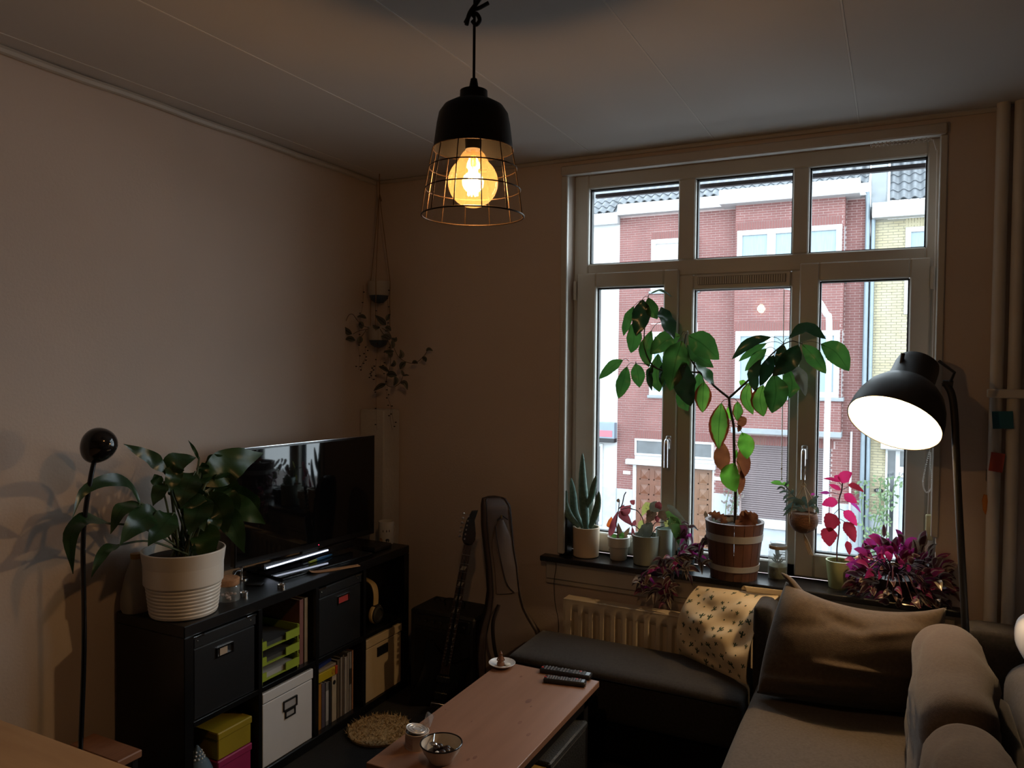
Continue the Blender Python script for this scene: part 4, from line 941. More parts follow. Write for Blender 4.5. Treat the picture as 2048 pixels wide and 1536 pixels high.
# the end of the cloth that runs over the arm top
gg = G()
def over(u, v):
    p = Dd.lerp(Cc, 0.55 + 0.45 * u); q = p + Vector((0.03 * v + 0.12 * u * v, -0.055 * (1 - u) * 0 - 0.02 * v, 0.012 + 0.018 * math.sin(PI * v) - 0.004 * v)); return q
gg.grid(over, 8, 8); gg.grid(lambda u, v: over(u, v) - Vector((0, 0, 0.006)), 8, 8); part('flap', gg, m_cloth, t, 180)
CACT = [(-.10, -.5), (.10, -.5), (.10, -.12), (.30, -.10), (.36, .02), (.36, .26), (.24, .26), (.24, .06), (.10, .04), (.10, .36), (.04, .5), (-.04, .5), (-.10, .36), (-.10, .14), (-.24, .16), (-.24, .34), (-.36, .34), (-.36, .10), (-.28, -.02), (-.10, -.04)]
DOT = [(0.3 * math.cos(a * PI / 5), 0.42 * math.sin(a * PI / 5)) for a in range(10)]
rd = random.Random(3); gg = G(); k = 0
for j in range(9):
    for i in range(8):
        u = (i + 0.5 + rd.uniform(-.28, .28) + 0.5 * (j % 2)) / 8.5; v = (j + 0.5 + rd.uniform(-.28, .28)) / 9
        if not (0.03 < u < 0.97 and 0.03 < v < 0.97): continue
        big = rd.random(); s = 0.075 if big > 0.8 else (0.048 if big > 0.3 else 0.022); shp = CACT if big > 0.3 else DOT; an = rd.uniform(-.6, .6)
        pts = []
        for (x, y) in shp:
            xx, yy = x * math.cos(an) - y * math.sin(an), x * math.sin(an) + y * math.cos(an); pts.append(cl(min(1, max(0, u + xx * s * 1.15)), min(1, max(0, v + yy * s)), 0.0015))
        gg.add(pts, [tuple(range(len(pts)))])
part('cactus_print', gg, m_print, t, 0, kind='stuff')

# ================================================================ radiator, pipes, notes
m_rad = mat('radiator_enamel', (0.58, 0.50, 0.38), 0.4, vary=0.03)
t = thing('radiator', (1.75, -0.08, 0.16), 'cream panel radiator with vertical flutes under the window sill', 'radiator')
rx0, rx1, rz0, rz1 = 1.285, 2.22, 0.15, 0.590
def fl(u, v):
    x = rx0 + (rx1 - rx0) * u; ph = (x - rx0 - 0.03) / 0.0585; f = (ph % 1.0); zz = rz0 + (rz1 - rz0) * v
    d = 0.0
    if 0.2 < f < 0.8 and 0.03 < x - rx0 < rx1 - rx0 - 0.03:
        e = min(1, (f - 0.2) / 0.13, (0.8 - f) / 0.13) * min(1, max(0, (zz - rz0 - 0.03) / 0.02), max(0, (rz1 - 0.045 - zz) / 0.02)); d = 0.022 * e
    return Vector((x, -0.122 + d, zz))
gg = G(); gg.grid(fl, 190, 26); part('front_panel', gg, m_rad, t, 35)
gg = G(); gg.box((rx0, -0.097, rz0), (rx1, -0.085, rz1 - 0.01)); gg.box((rx0, -0.122, rz1 - 0.012), (rx1, -0.045, rz1), 0.004); gg.box((rx0 - 0.002, -0.122, rz0), (rx0 + 0.006, -0.045, rz1)); gg.box((rx1 - 0.006, -0.122, rz0), (rx1 + 0.002, -0.045, rz1)); part('casing', gg, m_rad, t)
gg = G(); gg.box((rx0, -0.065, rz0), (rx1, -0.045, rz1 - 0.01)); part('rear_panel', gg, m_rad, t)
for xx in (rx0 + 0.1, rx1 - 0.1): gg = G(); gg.box((xx, -0.05, rz0 + 0.05), (xx + 0.03, -0.003, rz1 - 0.05)); part('bracket', gg, m_rad, t)
gg = G(); gg.tube([(rx0 + 0.05, -0.085, rz0), (rx0 + 0.05, -0.085, 0.0)], 0.009, 8); part('supply_pipe', gg, m_rad, t)
m_pipe = mat('painted_pipe', (0.58, 0.55, 0.50), 0.55, vary=0.05)
for px, lb in ((2008, 'thick painted heating pipe running floor to ceiling beside the window'), (2044, 'second painted heating pipe next to the thick one')):
    p = Y(px, 215, -0.06); gg = G(); gg.cyl((p.x, -0.05, 0), (p.x, -0.05, H), 0.024, 18); o = solo('heating_pipe', gg, m_pipe, lb, 'pipe')
pa, pb = Y(2008, 215, -0.06).x, Y(2044, 215, -0.06).x; zc = Y(1990, 787, -0.08).z
gg = G(); gg.box((pa - 0.035, -0.084, zc - 0.018), (pb + 0.035, -0.072, zc + 0.018), 0.004); gg.box((pa + 0.03, -0.075, zc - 0.012), (pb - 0.03, 0.0, zc + 0.012)); solo('pipe_clamp', gg, m_pipe, 'painted bracket clamping the two heating pipes', 'bracket')
def note(px0, py0, px1, py1, m, label, y, tilt=0.06, name='sticky_note', cat='note'):
    a, b = Y(px0, py0, y), Y(px1, py1, y); gg = G(); c = (a + b) / 2; w_, h_ = (b.x - a.x) / 2, (a.z - b.z) / 2
    gg.grid(lambda u, v: Vector((c.x + (2 * u - 1) * w_ + tilt * (2 * v - 1) * h_, y - 0.006 * v * v, c.z + (1 - 2 * v) * h_ + tilt * (2 * u - 1) * w_)), 4, 6)
    gg.grid(lambda u, v: Vector((c.x + (2 * u - 1) * w_ + tilt * (2 * v - 1) * h_, y - 0.006 * v * v + 0.0006, c.z + (1 - 2 * v) * h_ + tilt * (2 * u - 1) * w_)), 4, 6)
    return solo(name, gg, m, label, cat)
note(1985, 822, 2026, 858, mat('blue_note', (0.02, 0.12, 0.17), 0.8), 'blue sticky note on the heating pipe', -0.078)
note(1980, 905, 2007, 944, mat('coral_note', (0.50, 0.09, 0.06), 0.8), 'coral sticky note on the heating pipe', -0.078, -0.12)
p = Y(1971, 990, -0.05); q = Y(1971, 1030, -0.05); gg = G(); gg.lathe([(0.0, 0), (0.010, 0.02), (0.014, 0.06), (0.009, 0.085), (0.002, p.z - q.z)], q, 12)
t = thing('carrot_charm', q, 'small orange carrot charm hanging beside the pipe', 'ornament'); part('carrot', gg, mat('orange_felt', (0.50, 0.17, 0.02), 0.8), t)
gg = G(); gg.tube([p, Y(1976, 960, -0.05), Y(1981, 944, -0.05)], 0.0012, 5); part('thread', gg, m_pipe, t)
gg = G(); gg.box((p.x + 0.004, -0.05, p.z + 0.055), (p.x + 0.014, 0, p.z + 0.10)); part('hook', gg, m_black_pl, t)
# ================================================================ lamps
WARM = (1.0, 0.60, 0.26)
def point(name, loc, watts, col, r, parent):
    l = bpy.data.lights.new(name, 'POINT'); l.energy = watts; l.color = col; l.shadow_soft_size = r
    o = bpy.data.objects.new(name, l); COL.objects.link(o); o.parent = parent; o.location = Vector(loc) - ROOTOFF[parent.name]; return o
# ---- cage pendant
PC = CAM + ray(946, 365) * (1.90 / FPX); S_ = 1.90 / FPX
def pz(py): return PC.z - (py - 365) * S_ * 1.0
m_pend = mat('black_pendant', (0.0016, 0.0014, 0.0014), 0.5, vary=0.1, spec=0.25); m_wire = mat('dark_bronze_wire', (0.05, 0.032, 0.02), 0.35, 0.8, vary=0.1); m_cord = mat('black_cord', (0.008, 0.008, 0.008), 0.8)
t = thing('pendant_lamp', (PC.x, PC.y, pz(432)), 'black pendant lamp with a wire cage and glowing globe bulb', 'lamp')
cx, cy_ = PC.x, PC.y
prof = [(0.010, 172), (0.014, 178), (0.022, 181), (0.034, 184), (0.035, 204), (0.052, 206), (0.074, 216), (0.086, 230), (0.091, 250), (0.0975, 290), (0.099, 300)]
gg = G(); gg.lathe([(r, pz(y)) for r, y in prof] + [(0.0965, pz(300)), (0.088, pz(250)), (0.07, pz(222)), (0.0, pz(214))], (cx, cy_, 0), 40, caps=False); part('shade', gg, m_pend, t)
gg = G(); gg.lathe([(0.008, pz(160)), (0.011, pz(172)), (0.008, pz(176))], (cx, cy_, 0), 14); part('cord_grip', gg, m_pend, t)
gg = G(); gg.lathe([(0.02, pz(214)), (0.022, pz(250)), (0.02, pz(300)), (0.0, pz(301))], (cx, cy_, 0), 18); part('socket', gg, m_pend, t)
zk = pz(34); gg = G(); gg.tube([(cx, cy_, pz(170)), (cx, cy_, zk)], 0.0036, 8); gg.tube([(cx, cy_, zk + 0.02), (cx + 0.004, cy_, H)], 0.0036, 8); part('cord', gg, m_cord, t)
gg = G()
for k in range(3):
    gg.tube(smoothpath([(cx + RIGHT.x * a * S_, cy_ + RIGHT.y * a * S_ + 0.004 * (k - 1), pz(b)) for a, b in ((( -14, 55), (-8, 32), (6, 12), (18, -4)), ((-18, 50), (-4, 26), (10, 20), (28, 10)), ((-6, 44), (2, 52), (9, 42), (2, 30), (-6, 36)))[k]], 5), 0.0052, 8)
part('knot', gg, m_cord, t)
gg = G(); gg.lathe([(0.04, H - 0.025), (0.045, H - 0.006), (0.045, H)], (cx + 0.004, cy_, 0), 24); part('ceiling_rose', gg, m_pend, t)
rings = [(0.100, 300), (0.109, 338), (0.118, 380), (0.1275, 432)]
for r, y in rings:
    gg = G(); gg.tube([(cx + r * math.cos(a * PI / 24), cy_ + r * math.sin(a * PI / 24), pz(y)) for a in range(48)], 0.0016 if y < 430 else 0.0021, 6, True); part('cage_ring', gg, m_wire, t)
for k in range(12):
    a = 2 * PI * (k + 0.3) / 12; gg = G(); gg.tube([(cx + r * math.cos(a), cy_ + r * math.sin(a), pz(y)) for r, y in rings], 0.0015, 6); part('cage_rib', gg, m_wire, t)
RB = 0.0625; bz = pz(365)
prof = [(0.0, -RB)] + [(RB * math.sin(a * PI / 18), -RB * math.cos(a * PI / 18)) for a in range(1, 15)] + [(0.028, 0.070), (0.0205, 0.078), (0.019, 0.088)]
m_globe = pane_mat('amber_globe', (1.0, 0.86, 0.62), 0.05, 0.0, 0.032, (1.0, 0.72, 0.33))
gg = G(); gg.lathe([(r, bz + z) for r, z in prof], (cx, cy_, 0), 32, caps=False); bulb = part('globe_bulb', gg, m_globe, t, 180)
gg = G()
for k in range(8):
    a = 2 * PI * k / 8; gg.cyl((cx + 0.012 * math.cos(a), cy_ + 0.012 * math.sin(a), bz - 0.032), (cx + 0.010 * math.cos(a), cy_ + 0.010 * math.sin(a), bz + 0.036), 0.0022, 6)
part('filament', gg, mat('glowing_filament', (1, 0.6, 0.2), 0.5, vary=0, emit=(1.0, 0.78, 0.44), estr=45.0), bulb)
gg = G(); gg.cyl((cx, cy_, bz + 0.03), (cx, cy_, bz + 0.08), 0.006, 8); part('glass_stem', gg, m_globe, bulb)
point('pendant_light', (cx, cy_, bz), 13.0, (1.0, 0.58, 0.29), 0.03, t)

# ---- arc floor lamp beside the sofa
LY = -0.33; oc = Y(1787, 847, LY); sc = depth(oc) / FPX
vr = (oc - CAM).normalized()
ax = ((RIGHT * -0.38 + DOWN * 0.92) * 0.90 - vr * 0.435).normalized()      # the way the opening looks
M = frame_from(-ax)
m_hek = mat('dark_grey_lacquer', (0.020, 0.019, 0.020), 0.5, vary=0.08); m_lin = mat('white_lining', (0.80, 0.76, 0.68), 0.6, vary=0)
fl_ = Y(1930, 1240, LY); f2 = Y(1912, 900, LY); k = (0.03 - fl_.z) / (fl_.z - f2.z); foot = fl_ + (fl_ - f2) * k; foot.y = LY
t = thing('floor_lamp', (foot.x, foot.y, 0), 'tall dark grey floor lamp with a bell shade beside the sofa', 'lamp')
R0 = 89 * sc
dome = [(1.0, 0.0), (1.005, 0.05), (0.985, 0.30), (0.93, 0.55), (0.82, 0.82), (0.66, 1.03), (0.52, 1.13), (0.50, 1.17), (0.475, 1.66), (0.45, 1.79), (0.36, 1.86), (0.0, 1.87)]
gg = G(); gg.lathe([(r * R0, z * R0 * 0.98) for r, z in dome], oc, 48, M, caps=False); sd = part('shade', gg, m_hek, t)
gg = G(); gg.lathe([(r * R0 * 0.985, z * R0 * 0.97 + 0.001) for r, z in dome[:9]] + [(0.0, 1.55 * R0)], oc, 48, M, caps=False); part('lining', gg, m_lin, sd)
gg = G(); gg.tube([oc + M @ Vector((R0 * math.cos(a * PI / 24), R0 * math.sin(a * PI / 24), 0)) for a in range(48)], 0.002, 6, True); part('rim', gg, m_hek, sd)
bp_ = oc - ax * 0.165
gg = G(); gg.ball(bp_, 0.032, n=18, m=12); part('bulb', gg, mat('lit_bulb', (1, 0.9, 0.7), 0.4, vary=0, emit=(1.0, 0.80, 0.52), estr=30.0), sd)
gg = G(); gg.cyl(bp_ - ax * 0.03, bp_ - ax * 0.085, 0.02, 14); part('bulb_socket', gg, m_white_pl, sd)
side = M @ Vector((1, 0, 0)); neck = oc - ax * (1.35 * R0)
j0 = Y(1893, 752, LY); j1 = Y(1909, 745, LY - 0.01); j2 = Y(1899, 768, LY)
gg = G(); gg.tube([Y(1878, 722, LY + 0.01), j1, j2], 0.010, 8, flat=0.6); part('bracket', gg, m_hek, t)
gg = G(); gg.cyl(Y(1885, 766, LY), Y(1906, 768, LY), 0.013, 12); part('pivot', gg, m_hek, t)
pts = smoothpath([Y(1890, 764, LY), Y(1903, 788, LY), Y(1909, 830, LY), f2, Y(1920, 1060, LY), fl_], 6) + [foot]
gg = G(); gg.tube(pts, 0.0135, 12); part('pole', gg, m_hek, t)
gg = G(); gg.lathe([(0.125, 0.0), (0.125, 0.018), (0.118, 0.024), (0.02, 0.03), (0.016, 0.045)], (foot.x, foot.y, 0), 36); part('base', gg, m_hek, t)
gg = G(); gg.cyl(Y(1806, 706, LY + 0.1), Y(1800, 742, LY + 0.1), 0.008, 8); part('switch_knob', gg, m_hek, sd)
point('floor_lamp_light', oc - ax * 0.135, 46.0, (1.0, 0.62, 0.28), 0.03, t)

# ---- slim lamp with egg-shaped head at the shelf end
EX = 0.26; e0 = X(196, 892, EX); m_egg = mat('glossy_black', (0.008, 0.008, 0.009), 0.12, vary=0)
bs = X(166, 1490, EX); bs.z = 0.0; bs.y = X(168, 1300, EX).y - 0.02
t = thing('egg_head_lamp', (bs.x, bs.y, 0), 'slim black stand with a glossy egg-shaped head beside the houseplant', 'lamp')
re = 33 * depth(e0) / FPX; rotm = Matrix.Rotation(math.radians(35), 3, FWD)
gg = G()
def egg(u, v):
    a = 2 * PI * u; tt = PI * v; r = re * math.sin(tt) * (1.0 - 0.14 * math.cos(tt)); return e0 + rotm @ (RIGHT * r * math.cos(a) + FWD * r * math.sin(a) - DOWN * (-re * 1.12 * math.cos(tt)))
gg.grid(egg, 28, 18, wrapu=True); part('head', gg, m_egg, t, 180)
pts = smoothpath([e0 + DOWN * re * 0.8, X(188, 925, EX), X(178, 975, EX), X(170, 1030, EX), X(166, 1100, EX), X(168, 1300, EX), (bs.x, bs.y, 0.3), (bs.x, bs.y, 0.02)], 6)
gg = G(); gg.tube(pts, 0.0085, 10); part('pole', gg, m_egg, t)
gg = G(); gg.lathe([(0.065, 0), (0.065, 0.012), (0.02, 0.02)], (bs.x, bs.y, 0), 28); part('base', gg, m_egg, t)
# ================================================================ plants
def leaf(root, pts, w, m, roll=0.0, shape=(0.30, 1.0), fold=0.18, wave=0.0, ser=0, name='leaf', nv=12, nu=4, up=None, seed=0, curl=0.0):
    """one leaf blade along the curve pts (base .. tip), w metres wide, its face turned to the room and rolled"""
    P = smoothpath(pts, max(2, nv // (len(pts) - 1))); n = len(P) - 1; g = G(); c = P[n // 2]
    toc = (CAM - c).normalized() if up is None else Vector(up).normalized()
    ax = (P[-1] - P[0]).normalized(); nn = (toc - ax * toc.dot(ax)).normalized(); nn = Matrix.Rotation(roll, 3, ax) @ nn
    pk, pw = shape; rows = []
    for j in range(n + 1):
        v = j / n; t = (P[min(n, j + 1)] - P[max(0, j - 1)]).normalized(); nj = (nn - t * nn.dot(t)).normalized(); bi = t.cross(nj)
        x = v / pk if v < pk else (1 - v) / (1 - pk); hw = w * 0.5 * max(0.03, math.sin(x * PI / 2) ** (0.8 if v < pk else pw))
        if ser and 0 < j < n: hw *= 1 + (ser if j % 2 else -ser)
        rows.append((P[j], bi, nj, hw, v))
    def fn(u, v):
        p, bi, nj, hw, vv = rows[min(n, round(v * n))]; s = 2 * u - 1
        o = fold * abs(s) * hw + wave * hw * math.sin(vv * 14 + seed + (2 if s > 0 else 0)) * abs(s) - curl * hw * s * s
        return p + bi * (s * hw) + nj * o
    g.grid(fn, nu, n, uv=True)
    return part(name, g, m, root, 60)
def px_pts(lst, y, dys=None): return [Y(a, b, y + (dys[i] if dys else 0)) for i, (a, b) in enumerate(lst)]
def xpts(lst, x, dxs=None): return [X(a, b, x + (dxs[i] if dxs else 0)) for i, (a, b) in enumerate(lst)]
def pxw(p, w): return w * depth(p) / FPX
SZ = 0.780
def pot_at(name, px, py, wtop, wbot, ytop, m, label, cat='plant', yoff=0.0, rim=0.012, thick=0.006, base_z=SZ, wall=None, band=False):
    """plant in a round pot; px,py: where its front foot meets the ground; widths in pixels; returns root, centre, top z, top radius"""
    f = Z(px, py, base_z); rb = rad(f, wbot); d = Vector((f.x - CAM.x, f.y - CAM.y, 0)).normalized(); c = f + d * (rb * 0.98); c.z = base_z; rt = rad(c, wtop)
    yn = min(c.y, 0.130 - rt * 1.07) + yoff; c += Vector((c.x - CAM.x, c.y - CAM.y, 0)) * ((yn - c.y) / (c.y - CAM.y)); c.z = base_z
    zt = ztop(c, ytop); h = zt - base_z; t = thing(name, c, label, cat)
    g = G(); pr = [(rb * 0.92, 0), (rb, 0.004), (rb + (rt - rb) * 0.8, h * 0.8)]
    pr += ([(rt * 1.0, h - 0.05), (rt * 1.07, h - 0.048), (rt * 1.07, h)] if band else [(rt, h)])
    pr += [(rt - thick, h), (rt - thick, h - rim), (rt - thick - 0.001, h * 0.55)]
    g.lathe(pr, c, 36, caps=False); g.lathe([(rb * 0.92, 0), (0, 0.0005)], c, 36, caps=False); part('pot', g, m, t)
    g = G(); g.lathe([(rt - thick, h - rim - 0.012), (rt * 0.5, h - rim - 0.004), (0, h - rim)], c, 28, caps=False); part('soil', g, m_soil, t, 60)
    return t, c, zt, rt
m_soil = mat('potting_soil', (0.022, 0.015, 0.011), 0.95, vary=0.4, vscale=60, bump=0.8, bscale=80)
m_cer_cream = mat('cream_ceramic', (0.62, 0.48, 0.33), 0.5, vary=0.03); m_cer_white = mat('white_ceramic', (0.66, 0.63, 0.56), 0.4, vary=0.03)
m_cer_sage = mat('sage_ceramic', (0.30, 0.33, 0.27), 0.45, vary=0.04); m_cer_lime = mat('pale_green_tin', (0.36, 0.42, 0.20), 0.4, vary=0.03)
m_stem = mat('green_stem', (0.05, 0.075, 0.03), 0.6, vary=0.2); m_bark = mat('grey_brown_bark', (0.045, 0.034, 0.022), 0.85, vary=0.3, vscale=30)

# ---- cactus with upright pads
m_cac = leaf_mat('cactus_skin', (0.07, 0.14, 0.11), (0.11, 0.20, 0.155), 0.6, 0.05, vscale=60)
m_spine = mat('pale_spine', (0.45, 0.48, 0.40), 0.7)
cac, c, zt, rt = pot_at('potted_cactus', 1172, 1107, 52, 50, 1053, m_cer_cream, 'upright green cactus of five pads in a cream pot', yoff=0.0)
def pad(lst, w, th, y, seed):
    P = smoothpath(px_pts(lst, y), 8); n = len(P) - 1; g = G(); rd = random.Random(seed); R_ = pxw(P[n // 2], w) / 2; sp = G()
    def fn(u, v):
        j = round(v * n); t = (P[min(n, j + 1)] - P[max(0, j - 1)]).normalized(); s = RIGHT - t * RIGHT.dot(t); s.normalize(); f = t.cross(s)
        x = max(0.0, math.sin(PI * (0.06 + 0.94 * v))) ** 0.55 * (1 - 0.25 * v); a = 2 * PI * u; k = 1 + 0.03 * math.sin(a * 4 + v * 60) + 0.03 * math.sin(v * 75 - a * 3)
        return P[j] + s * (R_ * x * math.cos(a) * k) + f * (R_ * th * x * math.sin(a) * k)
    g.grid(fn, 24, n * 1, wrapu=True); o = part('pad', g, m_cac, cac, 180)
    for k in range(70):
        u, v = rd.random(), rd.uniform(0.08, 0.95); p = fn(u, v); ctr = P[round(v * n)]; d = (p - ctr).normalized()
        e = d.cross(Vector((0, 0, 1))).normalized() * 0.0009; sp.add([p - e, p + e, p + d * 0.006 + Vector((0, 0, 0.003))], [(0, 1, 2)])
    part('spines', sp, m_spine, o, 0, kind='stuff')
yc = c.y
pad([(1173, 1062), (1168, 1010), (1165, 960), (1165, 905)], 21, 0.75, yc, 1); pad([(1166, 1055), (1150, 1025), (1146, 985), (1142, 955)], 17, 0.6, yc + 0.01, 2)
pad([(1158, 1054), (1138, 1030), (1130, 1005), (1133, 980)], 17, 0.5, yc - 0.03, 3); pad([(1174, 1015), (1182, 995), (1188, 970), (1193, 950)], 15, 0.6, yc, 4); pad([(1180, 1056), (1190, 1030), (1196, 1005), (1198, 982)], 17, 0.55, yc - 0.01, 5)

# ---- withered red-leaved plant in a small white pot
m_rust = leaf_mat('rust_leaf', (0.15, 0.035, 0.045), (0.24, 0.05, 0.05), 0.6, 0.45); m_dry = leaf_mat('dry_brown_leaf', (0.10, 0.06, 0.035), (0.17, 0.10, 0.05), 0.7, 0.3)
m_oran = leaf_mat('orange_bract', (0.62, 0.10, 0.02), (0.72, 0.17, 0.03), 0.5, 0.5); m_grn = leaf_mat('fresh_green', (0.06, 0.16, 0.03), (0.12, 0.27, 0.05), 0.4, 0.45)
wp, c, zt, rt = pot_at('red_leaved_plant', 1237, 1116, 41, 33, 1073, m_cer_white, 'wilting red-leaved plant in a small white pot', band=True)
y0 = c.y
for lst, w, m, nm in (([(1219, 1076), (1228, 1045), (1237, 1020)], 9, m_rust, 'leaf'), ([(1238, 1022), (1250, 1035), (1266, 1053)], 13, m_rust, 'leaf'), ([(1240, 1018), (1252, 1020), (1262, 1010)], 16, m_rust, 'leaf'), ([(1262, 1008), (1266, 1004), (1270, 1000)], 8, m_rust, 'leaf'),
                      ([(1222, 1056), (1221, 1046), (1223, 1033)], 12, m_oran, 'leaf'), ([(1232, 1084), (1226, 1092), (1217, 1101)], 8, m_dry, 'leaf'), ([(1240, 1073), (1238, 1060), (1236, 1045)], 8, m_dry, 'leaf'), ([(1233, 1074), (1228, 1072), (1222, 1073)], 7, m_grn, 'leaf'), ([(1240, 1076), (1244, 1070), (1246, 1064)], 8, m_grn, 'leaf'),
                      ([(1246, 1076), (1254, 1064), (1260, 1054)], 6, m_dry, 'leaf'), ([(1267, 1052), (1269, 1045), (1271, 1039)], 6, m_rust, 'leaf'), ([(1236, 1005), (1237, 1000), (1238, 997)], 5, m_dry, 'leaf'), ([(1266, 1076), (1266, 1064), (1264, 1052)], 5, m_rust, 'leaf')):
    P = px_pts(lst, y0 + random.uniform(-.02, .03)); leaf(wp, P, pxw(P[0], w * 1.45), m, random.uniform(-.3, .3), wave=0.15)
g = G(); g.tube(px_pts([(1236, 1076), (1232, 1045), (1237, 1020), (1239, 1000)], y0), 0.0025, 6); g.tube(px_pts([(1242, 1019), (1258, 1015), (1269, 1020)], y0), 0.0022, 6); g.tube(smoothpath(px_pts([(1237, 1018), (1244, 1010), (1248, 992), (1252, 984)], y0), 4), 0.003, 6); part('stem', g, mat('red_stem', (0.10, 0.025, 0.02), 0.6), wp)

# ---- spotted begonia in a sage pot
m_beg = leaf_mat('spotted_leaf', (0.05, 0.12, 0.03), (0.10, 0.20, 0.045), 0.4, 0.4, edge=('553018', 0.3, 1.02)); m_begy = leaf_mat('yellowing_leaf', (0.30, 0.30, 0.07), (0.38, 0.36, 0.12), 0.5, 0.5)
m_begr = leaf_mat('begonia_brown', (0.10, 0.045, 0.03), (0.15, 0.09, 0.05), 0.55, 0.35); m_begs = leaf_mat('begonia_grey', (0.12, 0.14, 0.11), (0.22, 0.22, 0.16), 0.35, 0.2); m_dot = mat('silver_spot', (0.55, 0.60, 0.45), 0.5, vary=0.05)
bp, c, zt, rt = pot_at('spotted_begonia', 1292, 1128, 56, 50, 1069, m_cer_sage, 'spotted begonia with yellow and brown leaves in a sage green pot', yoff=0.0)
y0 = c.y - 0.01
def spots(o, lst, y, w, n, seed):
    rd = random.Random(seed); P = smoothpath(px_pts(lst, y), 6); g = G()
    for k in range(n):
        q = P[rd.randrange(1, len(P) - 1)] + RIGHT * rd.uniform(-.35, .35) * pxw(P[0], w) - FWD * 0.004; r = rd.uniform(0.0012, 0.0022); g.add([q + RIGHT * r * math.cos(a) - DOWN * r * math.sin(a) for a in [i * PI / 3 for i in range(6)]], [tuple(range(6))])
    part('silver_spots', g, m_dot, o, 0, kind='stuff')
for k, (lst, w, m) in enumerate((([(1302, 1006), (1292, 1015), (1283, 1033)], 13, m_begy), ([(1300, 1007), (1312, 1016), (1322, 1024)], 16, m_begs), ([(1311, 1006), (1318, 1012), (1322, 1020)], 10, m_rust), ([(1306, 1017), (1302, 1032), (1292, 1047)], 15, m_begr), ([(1304, 1045), (1292, 1064), (1280, 1082), (1278, 1100)], 20, m_begs),
                                   ([(1340, 1033), (1350, 1055), (1358, 1092)], 17, m_beg), ([(1330, 1024), (1346, 1034), (1366, 1052)], 12, m_beg), ([(1334, 1009), (1352, 1026), (1374, 1045)], 9, m_begs), ([(1318, 1022), (1326, 1032), (1333, 1044)], 12, m_begr), ([(1360, 1050), (1366, 1062), (1374, 1072)], 18, leaf_mat('maroon_leaf', (0.07, 0.015, 0.03), (0.12, 0.025, 0.05), 0.4, 0.35)), ([(1318, 1030), (1314, 1038), (1316, 1046)], 8, m_rust), ([(1332, 1040), (1334, 1048), (1330, 1054)], 9, m_begy), ([(1284, 1040), (1280, 1052), (1277, 1066)], 7, m_begy))):
    yv = y0 + (0.03 if k in (0, 12) else -0.01 * (k % 3)); P = px_pts(lst, yv); o = leaf(bp, P, pxw(P[0], w * 1.45), m, 0.2 * ((k % 5) - 2), wave=0.12, ser=0.05, seed=k)
    if k in (0, 3, 4, 5): spots(o, lst, yv, w, 14, k)
g = G()
for lst in ([(1290, 1072), (1286, 1040), (1275, 1022), (1262, 1018)], [(1292, 1074), (1300, 1050), (1306, 1018)], [(1298, 1072), (1310, 1046), (1326, 1045), (1338, 1036)], [(1300, 1074), (1312, 1058), (1328, 1052)], [(1280, 1060), (1270, 1052), (1262, 1052)]): g.tube(smoothpath(px_pts(lst, y0 + 0.01), 5), 0.0022, 6)
part('stem', g, m_bark, bp)
# tall pale glass vase behind it
f = Z(1338, 1122, SZ); t = thing('pale_vase', (f.x, 0.10, SZ), 'tall pale blue-green vase behind the begonia', 'vase'); vx = Vector((f.x - 0.008, 0.088, SZ)); hh = ztop(vx, 1056) - SZ
g = G(); g.lathe([(0.035, 0), (0.04, 0.01), (0.043, hh * 0.9), (0.045, hh), (0.041, hh), (0.038, 0.02), (0, 0.015)], vx, 28, caps=False); part('body', g, mat('pale_aqua_glass', (0.46, 0.56, 0.52), 0.25, vary=0.02), t)

# ---- purple trailing plant on the sill (left) and the big bush (right)
m_tr = [leaf_mat('inch_purple', (0.13, 0.012, 0.055), (0.20, 0.02, 0.09), 0.35, 0.5, vein=('9a8f86', 0.20)), leaf_mat('inch_magenta', (0.26, 0.02, 0.13), (0.36, 0.03, 0.20), 0.35, 0.55), leaf_mat('inch_dark', (0.05, 0.014, 0.022), (0.075, 0.03, 0.03), 0.3, 0.4, edge=('7c746a', 0.25, 0.72)), leaf_mat('inch_silver', (0.15, 0.12, 0.11), (0.24, 0.21, 0.17), 0.25, 0.2, vein=('3a2420', 0.3))]
m_vine = mat('purple_vine', (0.055, 0.012, 0.03), 0.6)
f = Z(1385, 1112, SZ); tl, c, zt, rt = pot_at('trailing_inch_plant', 1372, 1128, 34, 30, 1098, mat('dark_teal_glaze', (0.03, 0.05, 0.06), 0.3), 'purple trailing plant hanging over the sill between the vase and barrel')
vines = [[(1376, 1100), (1352, 1112), (1330, 1128), (1310, 1142), (1288, 1150), (1282, 1166), (1283, 1186)], [(1374, 1102), (1356, 1124), (1344, 1150), (1330, 1172), (1312, 1184), (1296, 1176)], [(1378, 1098), (1372, 1075), (1378, 1050)], [(1380, 1098), (1392, 1088), (1404, 1086), (1416, 1072)], [(1380, 1104), (1396, 1116), (1404, 1128)], [(1374, 1104), (1368, 1130), (1378, 1148)], [(1376, 1102), (1340, 1120), (1320, 1118)], [(1330, 1172), (1336, 1190), (1330, 1206)]]
vy = [(-0.02, -0.06, -0.09, -0.10, -0.11, -0.11, -0.11), (-0.02, -0.07, -0.10, -0.10, -0.10, -0.10), (0.03, 0.05, 0.05), (0.03, 0.03, 0.02, 0.02), (0, -0.03, -0.05), (-0.02, -0.08, -0.09), (-0.03, -0.07, -0.08), (-0.10, -0.105, -0.105)]
rd = random.Random(21); g = G()
